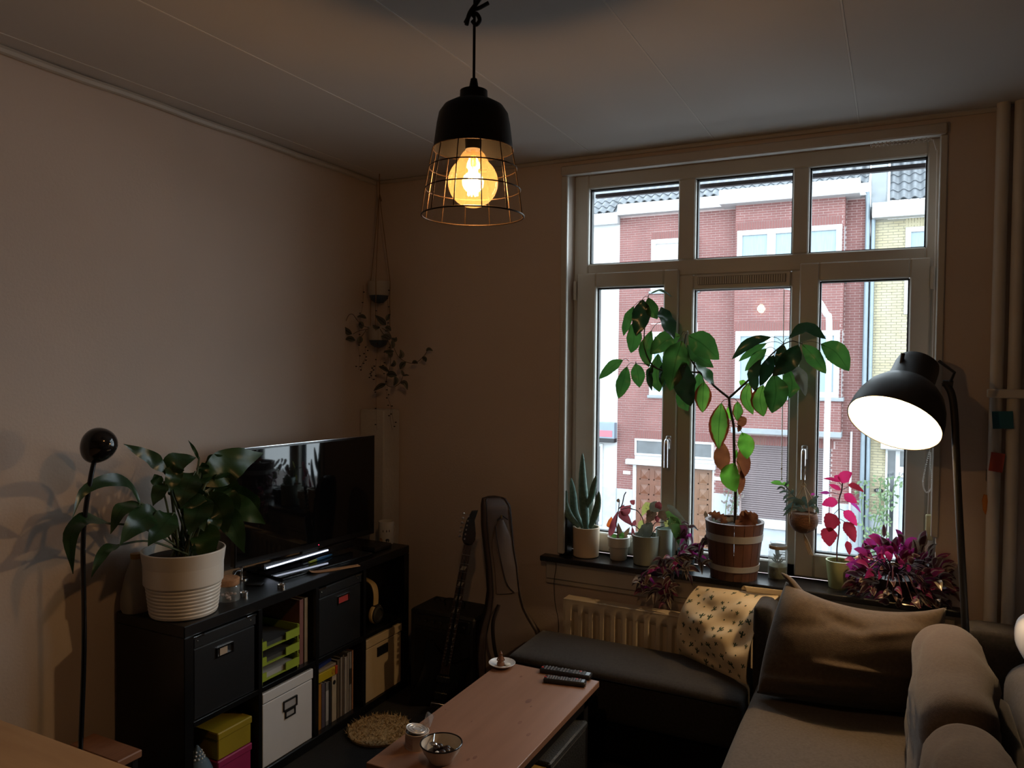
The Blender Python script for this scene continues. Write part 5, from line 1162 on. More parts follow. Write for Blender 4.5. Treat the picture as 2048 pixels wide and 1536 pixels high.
for V, yy_ in zip(vines, vy):
    P = smoothpath([Y(a, b, y) for (a, b), y in zip(V, yy_)], 5); g.tube(P, 0.0022, 5)
    for j in range(1, len(P), 1):
        a = rd.uniform(0, 2 * PI); L_ = rd.uniform(0.055, 0.085) * (0.9 if j < len(P) - 3 else 0.75); d = (RIGHT * math.cos(a) - FWD * rd.uniform(-0.2, 0.5) - DOWN * (math.sin(a) * 0.6 - 0.35)).normalized()
        tip = P[j] + d * L_; tip.y = min(tip.y, 0.12); mid = (P[j] + tip) / 2 + Vector((0, 0, 0.012)); leaf(tl, [P[j], mid, tip], L_ * 0.42, rd.choice(m_tr + [m_tr[2], m_tr[3]]), rd.uniform(-1, 1), (0.35, 0.9), 0.25, nv=8, nu=2)
part('vine', g, m_vine, tl)
f = Z(1800, 1205, SZ); bush = thing('purple_bush', (2.80, 0.03, SZ), 'big bushy purple and magenta inch plant at the right end of the sill', 'plant')
g = G(); bc = Vector((2.80, 0.03, SZ)); g.lathe([(0.06, 0), (0.082, 0.09), (0.078, 0.09), (0.07, 0.075), (0, 0.07)], bc, 28, caps=False); part('pot', g, mat('dark_brown_glaze', (0.03, 0.02, 0.018), 0.4), bush)
rd = random.Random(8); cen = Y(1795, 1165, 0.0); g = G()
for k in range(285):
    th = rd.uniform(0, 2 * PI); ph = math.acos(rd.uniform(-0.75, 1)); d = Vector((math.sin(ph) * math.cos(th), math.sin(ph) * math.sin(th) * 0.75, math.cos(ph)))
    r = rd.uniform(0.5, 1.0) ** 0.6; b = cen + Vector((d.x * 0.205 * r, d.y * 0.12 * r - 0.02, d.z * (0.185 if d.z > 0 else 0.13) * r))
    b.x += 0.02 if d.z > 0.5 else 0; b.z = max(b.z, SZ + 0.01 if b.y > -0.07 else 0.74)
    L_ = rd.uniform(0.045, 0.075); od = (d + Vector((rd.uniform(-.7, .7), rd.uniform(-.7, .3), rd.uniform(-.6, .5)))).normalized(); tip = b + od * L_
    tip.y = min(tip.y, 0.115); b.y = min(b.y, 0.11); tip.x = min(tip.x, 3.10); tip.z = max(tip.z, SZ + 0.008)
    px_ = proj(b)
    pick = m_tr[1] if (px_[0] < 1825 and px_[1] < 1150 and rd.random() < 0.65) else (m_tr[0] if rd.random() < 0.35 else (m_tr[2] if rd.random() < 0.7 else m_tr[3]))
    leaf(bush, [b, (b + tip) / 2 + Vector((0, 0, 0.012)), tip], L_ * 0.50, pick, rd.uniform(-1.1, 1.1), (0.35, 0.9), 0.25, nv=6, nu=2)
    if k % 4 == 0: g.tube(smoothpath([bc + Vector((0, 0, 0.09)), (bc + b) / 2 + Vector((0, 0, 0.10)), b], 4), 0.0024, 5)
for lst in ([(1690, 1155), (1705, 1140), (1725, 1120)], [(1873, 1115), (1890, 1110), (1902, 1107)], [(1872, 1160), (1888, 1152), (1900, 1150)], [(1768, 1075), (1768, 1058), (1767, 1048)], [(1727, 1095), (1742, 1094), (1755, 1091)], [(1880, 1165), (1893, 1172), (1900, 1178)]):
    P = px_pts(lst, -0.02); leaf(bush, P, pxw(P[0], 10), rd.choice(m_tr[:3]), 0.3, nv=6, nu=2)
part('vine', g, m_vine, bush)

# ---- pink coleus in a pale green pot
m_col = leaf_mat('coleus_pink', (0.40, 0.014, 0.075), (0.48, 0.022, 0.10), 0.45, 0.6); m_cold = leaf_mat('coleus_red', (0.20, 0.012, 0.022), (0.27, 0.018, 0.032), 0.45, 0.55); m_colv = leaf_mat('coleus_violet', (0.34, 0.03, 0.20), (0.42, 0.05, 0.26), 0.45, 0.5)
cp, c, zt, rt = pot_at('pink_coleus', 1677, 1166, 48, 36, 1120, m_cer_lime, 'pink coleus with serrated heart-shaped leaves in a pale green pot')
y0 = c.y
g = G(); st = [(1674, 1122), (1674, 1095), (1678, 1060), (1678, 1020), (1678, 1000), (1683, 982), (1685, 966)]; g.tube(smoothpath(px_pts(st, y0), 5), [0.0032] * 31, 7)
for a, b in (((1684, 972), (1676, 962)), ((1684, 980), (1696, 974)), ((1682, 990), (1660, 984)), ((1679, 1004), (1700, 1004)), ((1678, 1018), (1668, 1028)), ((1679, 1018), (1690, 1022)), ((1680, 1038), (1690, 1044))): g.tube(px_pts([a, b], y0), 0.0015, 5)
part('stem', g, mat('coleus_stem', (0.06, 0.012, 0.02), 0.6), cp)
for k, (lst, w, m) in enumerate((([(1683, 966), (1690, 955), (1704, 945)], 24, m_col), ([(1682, 964), (1674, 957), (1668, 952)], 12, m_col), ([(1677, 964), (1664, 960), (1646, 957)], 7, m_col), ([(1682, 980), (1670, 975), (1658, 969)], 10, m_col), ([(1696, 970), (1710, 974), (1728, 984)], 12, m_cold), ([(1660, 986), (1650, 987), (1640, 986)], 7, m_colv), ([(1676, 1006), (1660, 1006), (1644, 1010)], 21, m_col), ([(1688, 988), (1700, 998), (1714, 1006)], 18, m_col), ([(1700, 1004), (1712, 1014), (1722, 1026)], 6, m_colv),
                                   ([(1672, 1030), (1664, 1042), (1658, 1064)], 34, m_cold), ([(1662, 1055), (1658, 1072), (1659, 1093)], 32, m_cold), ([(1687, 1022), (1700, 1034), (1714, 1052)], 20, m_col), ([(1688, 1044), (1700, 1062), (1710, 1085)], 24, m_cold), ([(1694, 1082), (1697, 1095), (1699, 1110)], 13, m_cold), ([(1630, 988), (1625, 990), (1622, 991)], 5, m_colv))):
    P = px_pts(lst, y0 + (-0.02 if k in (9, 10) else 0.01 * ((k % 3) - 1))); P[1] += Vector((0, 0, 0.004)); leaf(cp, P, pxw(P[0], w), m, 0.25 * ((k % 3) - 1), (0.38, 0.75), 0.12, ser=0.05, nv=14, seed=k)

# ---- tall tree-like plant in the barrel
m_av = leaf_mat('tree_leaf', (0.022, 0.075, 0.014), (0.040, 0.115, 0.020), 0.30, 0.42, vein=('12320c', 0.06)); m_avd = leaf_mat('tree_leaf_deep', (0.010, 0.036, 0.014), (0.018, 0.055, 0.018), 0.22, 0.18)
m_avb = leaf_mat('tree_leaf_browned', (0.055, 0.15, 0.02), (0.10, 0.22, 0.03), 0.45, 0.5, edge=('5a2410', 0.75, 1.06), vein=('1e4a12', 0.07)); m_avr = leaf_mat('tree_leaf_dead', (0.11, 0.030, 0.013), (0.17, 0.055, 0.018), 0.6, 0.4); m_avg = leaf_mat('tree_leaf_bright', (0.07, 0.22, 0.02), (0.12, 0.31, 0.03), 0.45, 0.5, edge=('6a5a18', 0.4, 1.12))
f = Z(1466, 1148, SZ); BCx = f + Vector((f.x - CAM.x, f.y - CAM.y, 0)).normalized() * 0.100; BCx.z = SZ; BCx.y = 0.035; BCx.x = Y(1468, 1100, 0.035).x
tr_ = thing('barrel_tree', BCx, 'tall plant with big drooping green leaves in a wooden barrel tub', 'plant')
zt = ztop(BCx, 1040); hb = zt - SZ; rbt, rbb = rad(BCx, 114), rad(BCx, 90)
m_stv = mat('red_brown_stave', (0.070, 0.028, 0.016), 0.55, vary=0.2, vscale=8, stretch=(6, 6, 1)); m_hoop = mat('galvanised_hoop', (0.40, 0.39, 0.38), 0.5, 0.6, vary=0.08); ns = 18
for k in range(ns):
    a0, a1 = 2 * PI * (k + 0.02) / ns, 2 * PI * (k + 0.98) / ns; g = G(); vs = []
    for (r, z) in ((rbb, 0.0), (rbt, hb), (rbt - 0.014, hb), (rbb - 0.014, 0.006)):
        for i in range(4): a = a0 + (a1 - a0) * i / 3; vs.append(BCx + Vector((r * math.cos(a), r * math.sin(a), z)))
    fs = []
    for q in range(4):
        for i in range(3): fs.append((q * 4 + i, q * 4 + i + 1, ((q + 1) % 4) * 4 + i + 1, ((q + 1) % 4) * 4 + i))
    fs += [(0, 4, 8, 12), (3, 15, 11, 7)]; g.add(vs, fs); part('stave', g, m_stv, tr_, 30)
for zz, hh in ((0.68, 0.12), (0.16, 0.10)):
    r0, r1 = rbb + (rbt - rbb) * zz, rbb + (rbt - rbb) * (zz + hh); g = G(); g.lathe([(r0, zz * hb), (r0 + 0.003, zz * hb), (r1 + 0.003, (zz + hh) * hb), (r1, (zz + hh) * hb)], BCx, 40, caps=False); part('hoop', g, m_hoop, tr_)
g = G(); g.lathe([(rbt - 0.015, hb - 0.02), (0, hb - 0.012)], BCx, 30, caps=False); part('soil', g, m_soil, tr_)
g = G(); g.lathe([(rbb - 0.01, 0.004), (0, 0.004)], BCx, 30, caps=False); part('tub_floor', g, m_stv, tr_)
hp = Y(1424, 1078, BCx.y - 0.04); g = G(); g.tube([hp + Vector((-0.012 * math.sin(a * PI / 10), -0.02, 0.03 * math.cos(a * PI / 10) - 0.03)) for a in range(20)], 0.0035, 6, True); part('ring_handle', g, m_hoop, tr_)
g = G(); g.box((hp.x - 0.006, hp.y - 0.03, hp.z - 0.008), (hp.x + 0.02, hp.y + 0.02, hp.z + 0.006), 0.002); part('handle_bracket', g, m_hoop, tr_)
yT = BCx.y
def stem(lst, r0, r1, ys=None):
    P = smoothpath(px_pts(lst, yT, ys), 5); n = len(P); return P, [r0 + (r1 - r0) * i / (n - 1) for i in range(n)]
for nm, lst, r0, r1 in (('trunk', [(1470, 1046), (1471, 985), (1469, 930), (1468, 880), (1467, 850), (1460, 815), (1458, 796)], 0.0075, 0.006), ('branch', [(1458, 796), (1432, 775), (1400, 745), (1378, 712), (1370, 690), (1372, 668)], 0.006, 0.003), ('branch', [(1458, 796), (1480, 776), (1505, 752), (1540, 712), (1567, 688)], 0.006, 0.003), ('branch', [(1400, 745), (1350, 742), (1310, 735), (1290, 700), (1289, 660), (1296, 596)], 0.0045, 0.0025), ('branch', [(1310, 735), (1290, 728), (1272, 727)], 0.003, 0.002), ('branch', [(1567, 688), (1585, 682), (1604, 688)], 0.0028, 0.002)):
    P, rs = stem(lst, r0, r1); g = G(); g.tube(P, rs, 8); part(nm, g, m_bark, tr_)
AV = [  # node, (base .. tip), width px, material, roll, depth shift
 ((1296, 594), [(1285, 599), (1283, 630), (1272, 672)], 35, m_avd, .1, -.02), ((1290, 600), [(1268, 612), (1256, 640), (1247, 672)], 20, m_av, .5, .02), ((1289, 640), [(1265, 646), (1268, 676), (1262, 706)], 29, m_av, -.2, .03), ((1296, 594), [(1296, 595), (1304, 618), (1315, 638)], 25, m_av, .2, -.01),
 ((1297, 594), [(1300, 588), (1316, 580), (1330, 583), (1343, 594)], 9, m_av, 1.1, .05), ((1316, 634), [(1323, 614), (1332, 640), (1348, 678)], 35, m_avd, -.7, -.04), ((1321, 644), [(1303, 661), (1292, 700), (1298, 734)], 27, m_av, .2, .0), ((1372, 664), [(1361, 671), (1330, 682), (1300, 708)], 36, m_av, .1, -.03),
 ((1372, 664), [(1364, 682), (1352, 720), (1340, 782)], 50, m_av, 0, -.05), ((1374, 662), [(1377, 671), (1405, 688), (1438, 719)], 46, m_av, .1, -.04), ((1374, 664), [(1374, 690), (1396, 714), (1427, 735)], 28, m_av, -.4, .0), ((1378, 700), [(1368, 722), (1372, 770), (1382, 812)], 44, m_avd, .5, -.07),
 ((1385, 720), [(1390, 726), (1410, 745), (1428, 774)], 28, m_av, -.9, .0), ((1330, 738), [(1316, 708), (1313, 750), (1319, 784)], 30, m_av, .1, .02), ((1312, 735), [(1306, 732), (1299, 750), (1304, 782)], 17, m_avd, .7, .0), ((1372, 740), [(1362, 775), (1366, 800), (1376, 822)], 26, m_av, .3, -.03), ((1400, 745), [(1408, 764), (1406, 792), (1405, 825)], 32, m_avb, 0, -.01),
 ((1345, 742), [(1336, 715), (1328, 745), (1326, 775)], 24, m_avd, -.5, .03), ((1388, 724), [(1400, 745), (1398, 768), (1392, 790)], 26, m_av, .5, .04),
 ((1258, 723), [(1246, 720), (1224, 733), (1198, 758)], 21, m_av, .2, .0), ((1268, 727), [(1254, 733), (1246, 765), (1237, 797)], 27, m_av, -.2, -.02), ((1272, 727), [(1271, 727), (1276, 748), (1279, 775)], 27, m_av, .2, .02),
 ((1567, 687), [(1542, 674), (1500, 686), (1464, 718)], 21, m_avd, .3, -.03), ((1567, 689), [(1534, 686), (1506, 700), (1477, 723)], 16, m_av, -.5, .0), ((1552, 700), [(1533, 697), (1514, 716), (1490, 742)], 21, m_av, .2, .02), ((1540, 714), [(1522, 718), (1508, 750), (1512, 784)], 25, m_avd, .5, -.02),
 ((1556, 700), [(1548, 710), (1534, 738), (1520, 772)], 25, m_avd, -.3, -.05), ((1567, 690), [(1568, 690), (1562, 712), (1552, 738)], 22, m_avd, .2, -.03), ((1600, 688), [(1597, 690), (1580, 720), (1545, 752)], 36, m_avd, .1, -.06), ((1567, 686), [(1577, 677), (1612, 655), (1652, 678)], 24, m_avd, -.6, -.03),
 ((1604, 688), [(1605, 689), (1628, 714), (1652, 747)], 30, m_av, .2, -.02), ((1604, 686), [(1642, 688), (1672, 705), (1698, 742)], 40, m_av, 0, .01), ((1570, 694), [(1582, 730), (1600, 752), (1611, 792)], 25, m_begs, -.5, -.02), ((1562, 696), [(1572, 736), (1584, 762), (1579, 796)], 34, m_av, .1, .0),
 ((1545, 712), [(1548, 748), (1552, 785), (1544, 826)], 44, m_av, -.1, -.05), ((1530, 724), [(1526, 770), (1520, 800), (1527, 833)], 34, m_avb, .1, -.03), ((1500, 756), [(1499, 764), (1493, 795), (1506, 829)], 24, m_avb, 0, .0), ((1494, 764), [(1494, 768), (1486, 766), (1478, 763)], 12, m_avg, 0, .02),
 ((1458, 800), [(1443, 806), (1438, 850), (1437, 898)], 38, m_avb, 0, -.03), ((1462, 840), [(1446, 884), (1444, 915), (1448, 945)], 31, m_avr, .1, -.01), ((1458, 806), [(1456, 813), (1459, 826), (1462, 840)], 12, m_avg, .3, .02), ((1460, 798), [(1475, 803), (1476, 822), (1474, 842)], 21, m_avb, .4, -.01), ((1466, 842), [(1482, 832), (1484, 842), (1478, 856)], 18, m_avr, -.3, .02),
 ((1467, 850), [(1484, 865), (1492, 888), (1494, 918)], 31, m_avg, 0, -.02), ((1468, 880), [(1480, 896), (1488, 925), (1485, 958)], 26, m_avr, .2, .02), ((1469, 890), [(1474, 899), (1471, 910), (1468, 922)], 9, m_avg, .4, .0), ((1469, 915), [(1470, 926), (1460, 952), (1472, 984)], 37, m_avg, 0, -.03), ((1470, 920), [(1482, 940), (1483, 965), (1478, 990)], 14, m_avr, -.3, .02), ((1467, 850), [(1476, 850), (1479, 856), (1476, 864)], 9, m_avr, .3, .0)]
g = G()
for k, (nd, lst, w, m, rl, dy) in enumerate(AV):
    ys = [dy * (0.4 + 0.6 * i / (len(lst) - 1)) for i in range(len(lst))]; P = px_pts(lst, yT, ys); lf = leaf(tr_, P, pxw(P[0], w * 1.06), m, rl, (0.50, 0.80), 0.16, wave=0.18, ser=0.018, nv=14, seed=k)
    a, b = Y(nd[0], nd[1], yT), P[0]; g = G(); g.tube(smoothpath([a, (a + b) / 2 + Vector((0, 0, 0.010)), b, P[0].lerp(P[1], 0.25)], 4), 0.0014, 5); part('petiole', g, m_stem, lf)
# dead leaves lying in the tub
for k, (lst, w, m) in enumerate((([(1470, 1050), (1500, 1040), (1516, 1030)], 34, m_avr), ([(1490, 1052), (1495, 1040), (1483, 1022)], 30, m_avr), ([(1455, 1048), (1438, 1034), (1416, 1026)], 18, m_avr), ([(1450, 1046), (1436, 1042), (1424, 1046)], 20, m_begs), ([(1446, 1050), (1456, 1044), (1466, 1034)], 18, m_dry), ([(1456, 1050), (1466, 1044), (1474, 1044)], 12, m_begs), ([(1414, 1040), (1412, 1030), (1411, 1022)], 8, m_dry))):
    P = px_pts(lst, yT - 0.05 + 0.015 * k); leaf(tr_, P, pxw(P[0], w), m, 0.3 * (k % 3 - 1), (0.45, 0.6), 0.3, wave=0.35, ser=0.28, name='dead_leaf', seed=k)

# ---- small succulent in a jar, coconut hanging planter
m_jar = pane_mat('clear_jar', (0.985, 0.99, 0.985), 0.055, 0.0, 0.10, (0.8, 0.84, 0.82)); m_succ = leaf_mat('agave_leaf', (0.02, 0.045, 0.03), (0.04, 0.075, 0.05), 0.4, 0.15); m_moss = mat('moss', (0.06, 0.07, 0.02), 0.95, vary=0.4, vscale=60, bump=1.0, bscale=90)
f = Z(1563, 1146, SZ); jc = Vector((f.x - 0.004, 0.088, SZ)); jr = rad(jc, 37); jh = ztop(jc, 1084) - SZ; t = thing('terrarium_jar', jc, 'glass jar terrarium with a small spiky succulent and twine round its neck', 'jar')
g = G(); g.lathe([(jr * 0.9, 0), (jr, 0.006), (jr, jh * 0.75), (jr * 0.86, jh * 0.86), (jr * 0.84, jh), (jr * 0.80, jh), (jr * 0.82, jh * 0.86), (jr * 0.95, jh * 0.74), (jr * 0.95, 0.008), (0, 0.006)], jc, 30, caps=False); part('glass', g, m_jar, t)
g = G(); g.lathe([(jr * 0.92, 0.009), (jr * 0.93, jh * 0.36), (jr * 0.5, jh * 0.42), (0, jh * 0.43)], jc, 24); part('moss', g, m_moss, t)
g = G()
for k in range(4): g.tube([jc + Vector((jr * 0.90 * math.cos(a * PI / 12), jr * 0.90 * math.sin(a * PI / 12), jh * 0.84 + k * 0.004)) for a in range(24)], 0.0023, 5, True)
m_twine = mat('jute_twine', (0.36, 0.27, 0.16), 0.9, vary=0.2, vscale=80); part('twine', g, m_twine, t)
rd = random.Random(2)
for k in range(22):
    a = rd.uniform(0, 6.28); e = rd.uniform(0.1, 1.0); b = jc + Vector((0, 0, jh * 0.42 + 0.014 * (k % 4))); d = Vector((math.cos(a) * e, math.sin(a) * e, 1.1 - 0.5 * e)).normalized(); leaf(t, [b, b + d * 0.022, b + d * 0.038 + Vector((0, 0, 0.004))], 0.008, m_succ, 0, (0.3, 1), 0.3, nv=4, nu=2)
hp_ = Y(1608, 940, 0.075); cc = Y(1607, 1040, 0.055); cr = rad(cc, 56)
hc = thing('coconut_planter', (cc.x, cc.y, cc.z - cr), 'coconut shell planter with a succulent hanging on twine from the window handle', 'plant')
m_coco = mat('coconut_husk', (0.13, 0.06, 0.028), 0.9, vary=0.35, vscale=30, bump=1.0, bscale=120, stretch=(1, 1, 4)); g = G()
g.lathe([(0.0, -cr * 0.95)] + [(cr * math.sin(a * PI / 20) * 1.0, -cr * 0.95 * math.cos(a * PI / 20)) for a in range(1, 14)] + [(cr * 0.84, cr * 0.52), (cr * 0.80, cr * 0.40), (0, cr * 0.30)], cc, 30, caps=False); part('shell', g, m_coco, hc, 60)
g = G()
for k in range(4):
    a = k * PI / 2 + 0.5; rim = cc + Vector((cr * 0.98 * math.cos(a), cr * 0.98 * math.sin(a), 0.01)); top = Y(1607, 972, 0.07) + Vector((0.004 * math.cos(a), 0.004 * math.sin(a), 0))
    g.tube(smoothpath([top, top.lerp(rim, 0.5) + Vector((0.012 * math.cos(a), 0.012 * math.sin(a), 0.0)), rim, cc + Vector((cr * 0.7 * math.cos(a), cr * 0.7 * math.sin(a), -cr * 0.66)), cc + Vector((0, 0, -cr * 0.90))], 5), 0.0022, 5)
top = Y(1607, 972, 0.07); g.tube([top, hp_ + Vector((0.006, 0, 0)), Y(1610, 925, 0.088)], 0.0018, 5); g.tube([top, hp_ + Vector((-0.004, 0, 0)), Y(1606, 925, 0.088)], 0.0018, 5)
g.tube([top + Vector((0.010 * math.cos(a * PI / 8), 0.003, 0.004 + 0.008 * math.sin(a * PI / 8))) for a in range(16)], 0.0022, 5, True)
b0 = cc + Vector((0, 0, -cr * 0.88)); e0_ = Y(1622, 1110, 0.05)
for k in range(5): g.tube(smoothpath([b0, b0.lerp(e0_, 0.5) + Vector((0.004 * (k - 2), 0.002 * k, 0)), e0_ + Vector((0.004 * (k - 2), 0, 0.006 * (k % 2)))], 4), 0.0018, 5)
part('twine', g, m_twine, hc)
m_cra = leaf_mat('succulent_grey', (0.055, 0.09, 0.07), (0.11, 0.16, 0.13), 0.35, 0.2); m_crag = leaf_mat('succulent_bright', (0.12, 0.34, 0.05), (0.17, 0.42, 0.07), 0.4, 0.5)
for k, (lst, w, m) in enumerate((([(1604, 1014), (1585, 1010), (1566, 1022)], 9, m_cra), ([(1600, 1016), (1582, 1020), (1566, 1032)], 7, m_cra), ([(1608, 1012), (1598, 1004), (1584, 1006)], 10, m_cra), ([(1618, 1012), (1625, 1005), (1634, 1008)], 11, m_cra), ([(1612, 1010), (1608, 1000), (1612, 994)], 10, m_cra), ([(1614, 1012), (1602, 1008), (1590, 1010)], 8, m_cra), ([(1622, 1014), (1632, 1018), (1637, 1028)], 8, m_cra), ([(1606, 1012), (1590, 1000), (1572, 1000)], 8, m_cra), ([(1598, 1012), (1580, 1000), (1568, 1006)], 6, m_cra), ([(1578, 972), (1570, 969), (1564, 968)], 8, m_crag), ([(1566, 969), (1555, 967), (1541, 965)], 9, m_crag), ([(1572, 980), (1562, 976), (1553, 980)], 5, m_cra), ([(1578, 985), (1568, 984), (1558, 986)], 5, m_cra), ([(1580, 990), (1572, 994), (1566, 1000)], 5, m_cra), ([(1568, 974), (1574, 968), (1578, 962)], 5, m_cra), ([(1580, 988), (1586, 984), (1582, 978)], 5, m_cra), ([(1620, 1006), (1630, 998), (1638, 992)], 6, m_cra), ([(1610, 1016), (1620, 1010), (1630, 1014)], 10, m_cra), ([(1592, 1018), (1604, 1022), (1614, 1020)], 7, m_cra))):
    P = px_pts(lst, 0.045 - 0.008 * (k % 4)); P[1] += Vector((0, 0, 0.004)); leaf(hc, P, pxw(P[0], w), m, 0.3 * (k % 3 - 1), (0.45, 0.6), 0.2, nv=8)
g = G(); g.tube(smoothpath(px_pts([(1606, 1018), (1594, 1000), (1582, 985), (1570, 972), (1560, 968)], 0.045), 5), 0.0022, 6); part('stem', g, m_stem, hc)

# ---- peace lily in the white ribbed pot on the shelf
m_lily = leaf_mat('lily_leaf', (0.014, 0.040, 0.014), (0.026, 0.062, 0.020), 0.28, 0.22, vein=('0a1c0a', 0.05)); m_lilyb = leaf_mat('lily_leaf_light', (0.030, 0.070, 0.018), (0.045, 0.095, 0.026), 0.32, 0.35); m_rib = mat('white_ribbed_pot', (0.70, 0.66, 0.60), 0.32, vary=0.02, coat=0.2)
f = Z(366, 1246, SH); pc = f + Vector((f.x - CAM.x, f.y - CAM.y, 0)).normalized() * 0.098; pc.z = SH; pc.x = 0.255; pc.y = -1.612
rpb, rpt = rad(pc, 126), rad(pc, 158); hpz = ztop(pc + Vector((0.06, -0.06, 0)), 1106) - SH
lil = thing('peace_lily', pc, 'large dark peace lily in a white ribbed pot on the shelf', 'plant')
g = G(); pr = [(rpb * 0.95, 0), (rpb, 0.004), (rpb + 0.003, 0.014), (rpb, 0.018)]
for k in range(9):
    z = 0.022 + k * 0.0135 * hpz / 0.24; r = rpb + (rpt - rpb) * z / hpz; pr += [(r, z), (r + 0.0022, z + 0.004), (r + 0.0022, z + 0.007), (r, z + 0.0105)]
pr += [(rpt, hpz - 0.003), (rpt - 0.002, hpz), (rpt - 0.007, hpz), (rpt - 0.009, hpz * 0.5), (rpt * 0.8, hpz * 0.4)]
g.lathe(pr, pc, 48, caps=False); g.lathe([(rpb * 0.95, 0), (0, 0.0)], pc, 48, caps=False); part('pot', g, m_rib, lil, 25)
g = G(); g.lathe([(rpt - 0.008, hpz - 0.035), (0, hpz - 0.025)], pc, 30, caps=False); part('soil', g, m_soil, lil)
LX = 0.23
LIL = [([(335, 945), (300, 915), (247, 888)], 24, .3, .0), ([(339, 958), (352, 925), (392, 915)], 38, -.2, .03), ([(398, 920), (388, 898), (376, 880)], 6, .2, .0), ([(408, 972), (455, 930), (526, 906)], 60, .1, .05), ([(404, 985), (418, 950), (438, 926)], 28, -.4, .0), ([(425, 988), (470, 985), (505, 1000), (518, 1024)], 34, .6, .06), ([(427, 1000), (480, 1015), (531, 1048)], 44, .1, .08), ([(421, 1013), (462, 1045), (489, 1106)], 42, 0, .10),
       ([(406, 990), (395, 1025), (378, 1070)], 46, .2, .12), ([(412, 1045), (412, 1085), (419, 1128)], 46, .1, .15), ([(419, 1020), (428, 1045), (431, 1072)], 26, -.5, .10), ([(348, 1026), (325, 1052), (296, 1092)], 44, .1, .13), ([(322, 1026), (280, 1040), (240, 1088)], 44, .1, .10), ([(285, 1008), (245, 1018), (221, 1068)], 27, .5, .05), ([(283, 1013), (255, 966), (212, 962), (165, 985), (144, 1038)], 22, .4, .05), ([(219, 1047), (180, 1038), (142, 1068), (146, 1148)], 32, .5, .08), ([(242, 1089), (215, 1098), (198, 1120), (182, 1156)], 19, .3, .10),
       ([(322, 970), (312, 958), (309, 948)], 20, .2, .02), ([(375, 960), (385, 1000), (380, 1050)], 48, .3, .0), ([(395, 960), (420, 985), (440, 1030)], 46, -.3, .02), ([(350, 960), (362, 990), (370, 1030)], 36, .5, -.02), ([(400, 950), (406, 935), (404, 925)], 22, .2, .02), ([(384, 1082), (388, 1100), (391, 1114)], 10, .5, .16), ([(355, 930), (345, 955), (338, 985)], 30, -.3, .04), ([(415, 960), (450, 975), (470, 1010)], 50, .2, .04), ([(430, 975), (455, 1010), (462, 1060)], 46, -.2, .06), ([(390, 945), (372, 975), (362, 1015)], 44, .1, .08), ([(412, 985), (440, 1020), (455, 1065)], 50, .1, .10), ([(365, 990), (392, 1020), (408, 1062)], 46, -.2, .09), ([(400, 940), (430, 925), (458, 930)], 34, .4, .0), ([(330, 965), (318, 985), (306, 1012)], 26, .3, .05)]
g = G()
for k, (lst, w, rl, dx) in enumerate(LIL):
    P = xpts(lst, LX, [dx * (0.3 + 0.7 * i / (len(lst) - 1)) for i in range(len(lst))]); lf = leaf(lil, P, pxw(P[0], w * 1.18), m_lilyb if k in (3, 6, 9) else m_lily, rl, (0.38, 1.0), 0.14, wave=0.24, nv=16, seed=k * 1.3)
    a = pc + Vector((random.uniform(-.04, .04), random.uniform(-.04, .04), hpz - 0.03)); b = P[0]; g = G(); g.tube(smoothpath([a, a.lerp(b, 0.6) + Vector((0, 0, 0.03)), b, P[0].lerp(P[1], 0.2)], 5), [0.004] * 11 + [0.003] * 4 + [0.0015], 6); part('stalk', g, m_stem, lf)

# ---- hanging double planter in the room corner
HX = Vector((0.125, -0.150, 0)); m_mac = mat('beige_cord', (0.20, 0.12, 0.06), 0.9); m_gl = mat('frosted_white_glass', (0.36, 0.32, 0.27), 0.5, vary=0.03); m_dip = mat('blue_dip', (0.035, 0.055, 0.085), 0.5)
def HP(px, py, d=0.0): p = X(px, py, HX.x + d); return p
hk = HP(756, 352); hgp = thing('hanging_planter', (HX.x, HX.y, HP(756, 695).z), 'two small blue-dipped pots hanging one above the other in the corner', 'plant')
g = G(); g.tube([(HX.x, HX.y, H), (HX.x, HX.y, HP(756, 385).z)], 0.003, 6); zA, zB = HP(756, 563).z, HP(756, 653).z; tp = Vector((HX.x, HX.y, HP(756, 388).z)); zA0, zB0 = HP(756, 607).z, HP(756, 696).z; r = 0.064
for k in range(3):
    a = k * 2 * PI / 3 + 0.9; o = Vector((r * math.cos(a), r * math.sin(a), 0)); c1 = Vector((HX.x, HX.y, zA)) + o * 1.04; c2 = Vector((HX.x, HX.y, zA0 + 0.03)) + o; c3 = Vector((HX.x, HX.y, zB)) + o * 1.04; c4 = Vector((HX.x, HX.y, zB0 + 0.02)) + o * 0.7
    g.tube([tp, c1, c2, c3, c4, (HX.x, HX.y, zB0 - 0.003)], 0.0022, 5)
part('cords', g, m_mac, hgp)
g = G()
for k in range(6): g.tube([tp + Vector((0, 0, 0.01)), tp + Vector((0.012 + 0.003 * math.cos(k), 0.003 * math.sin(k), -0.035 - 0.003 * (k % 3)))], 0.002, 5)
part('tassel', g, m_mac, hgp)
for za, zb in ((zA, zA0), (zB, zB0)):
    hh = za - zb; cb_ = Vector((HX.x, HX.y, zb)); g = G(); g.lathe([(r * 0.88, hh * 0.36), (r * 0.95, hh * 0.5), (r, hh), (r - 0.004, hh), (r - 0.006, hh * 0.5), (0, hh * 0.45)], cb_, 28, caps=False); po_ = part('pot', g, m_gl, hgp)
    g = G(); g.lathe([(0, 0), (r * 0.4, hh * 0.04), (r * 0.70, hh * 0.16), (r * 0.88, hh * 0.36)], cb_, 28, caps=False); part('dipped_base', g, m_dip, po_)
    g = G(); g.lathe([(r - 0.005, hh * 0.85), (0, hh * 0.9)], cb_, 20, caps=False); part('soil', g, m_soil, po_)
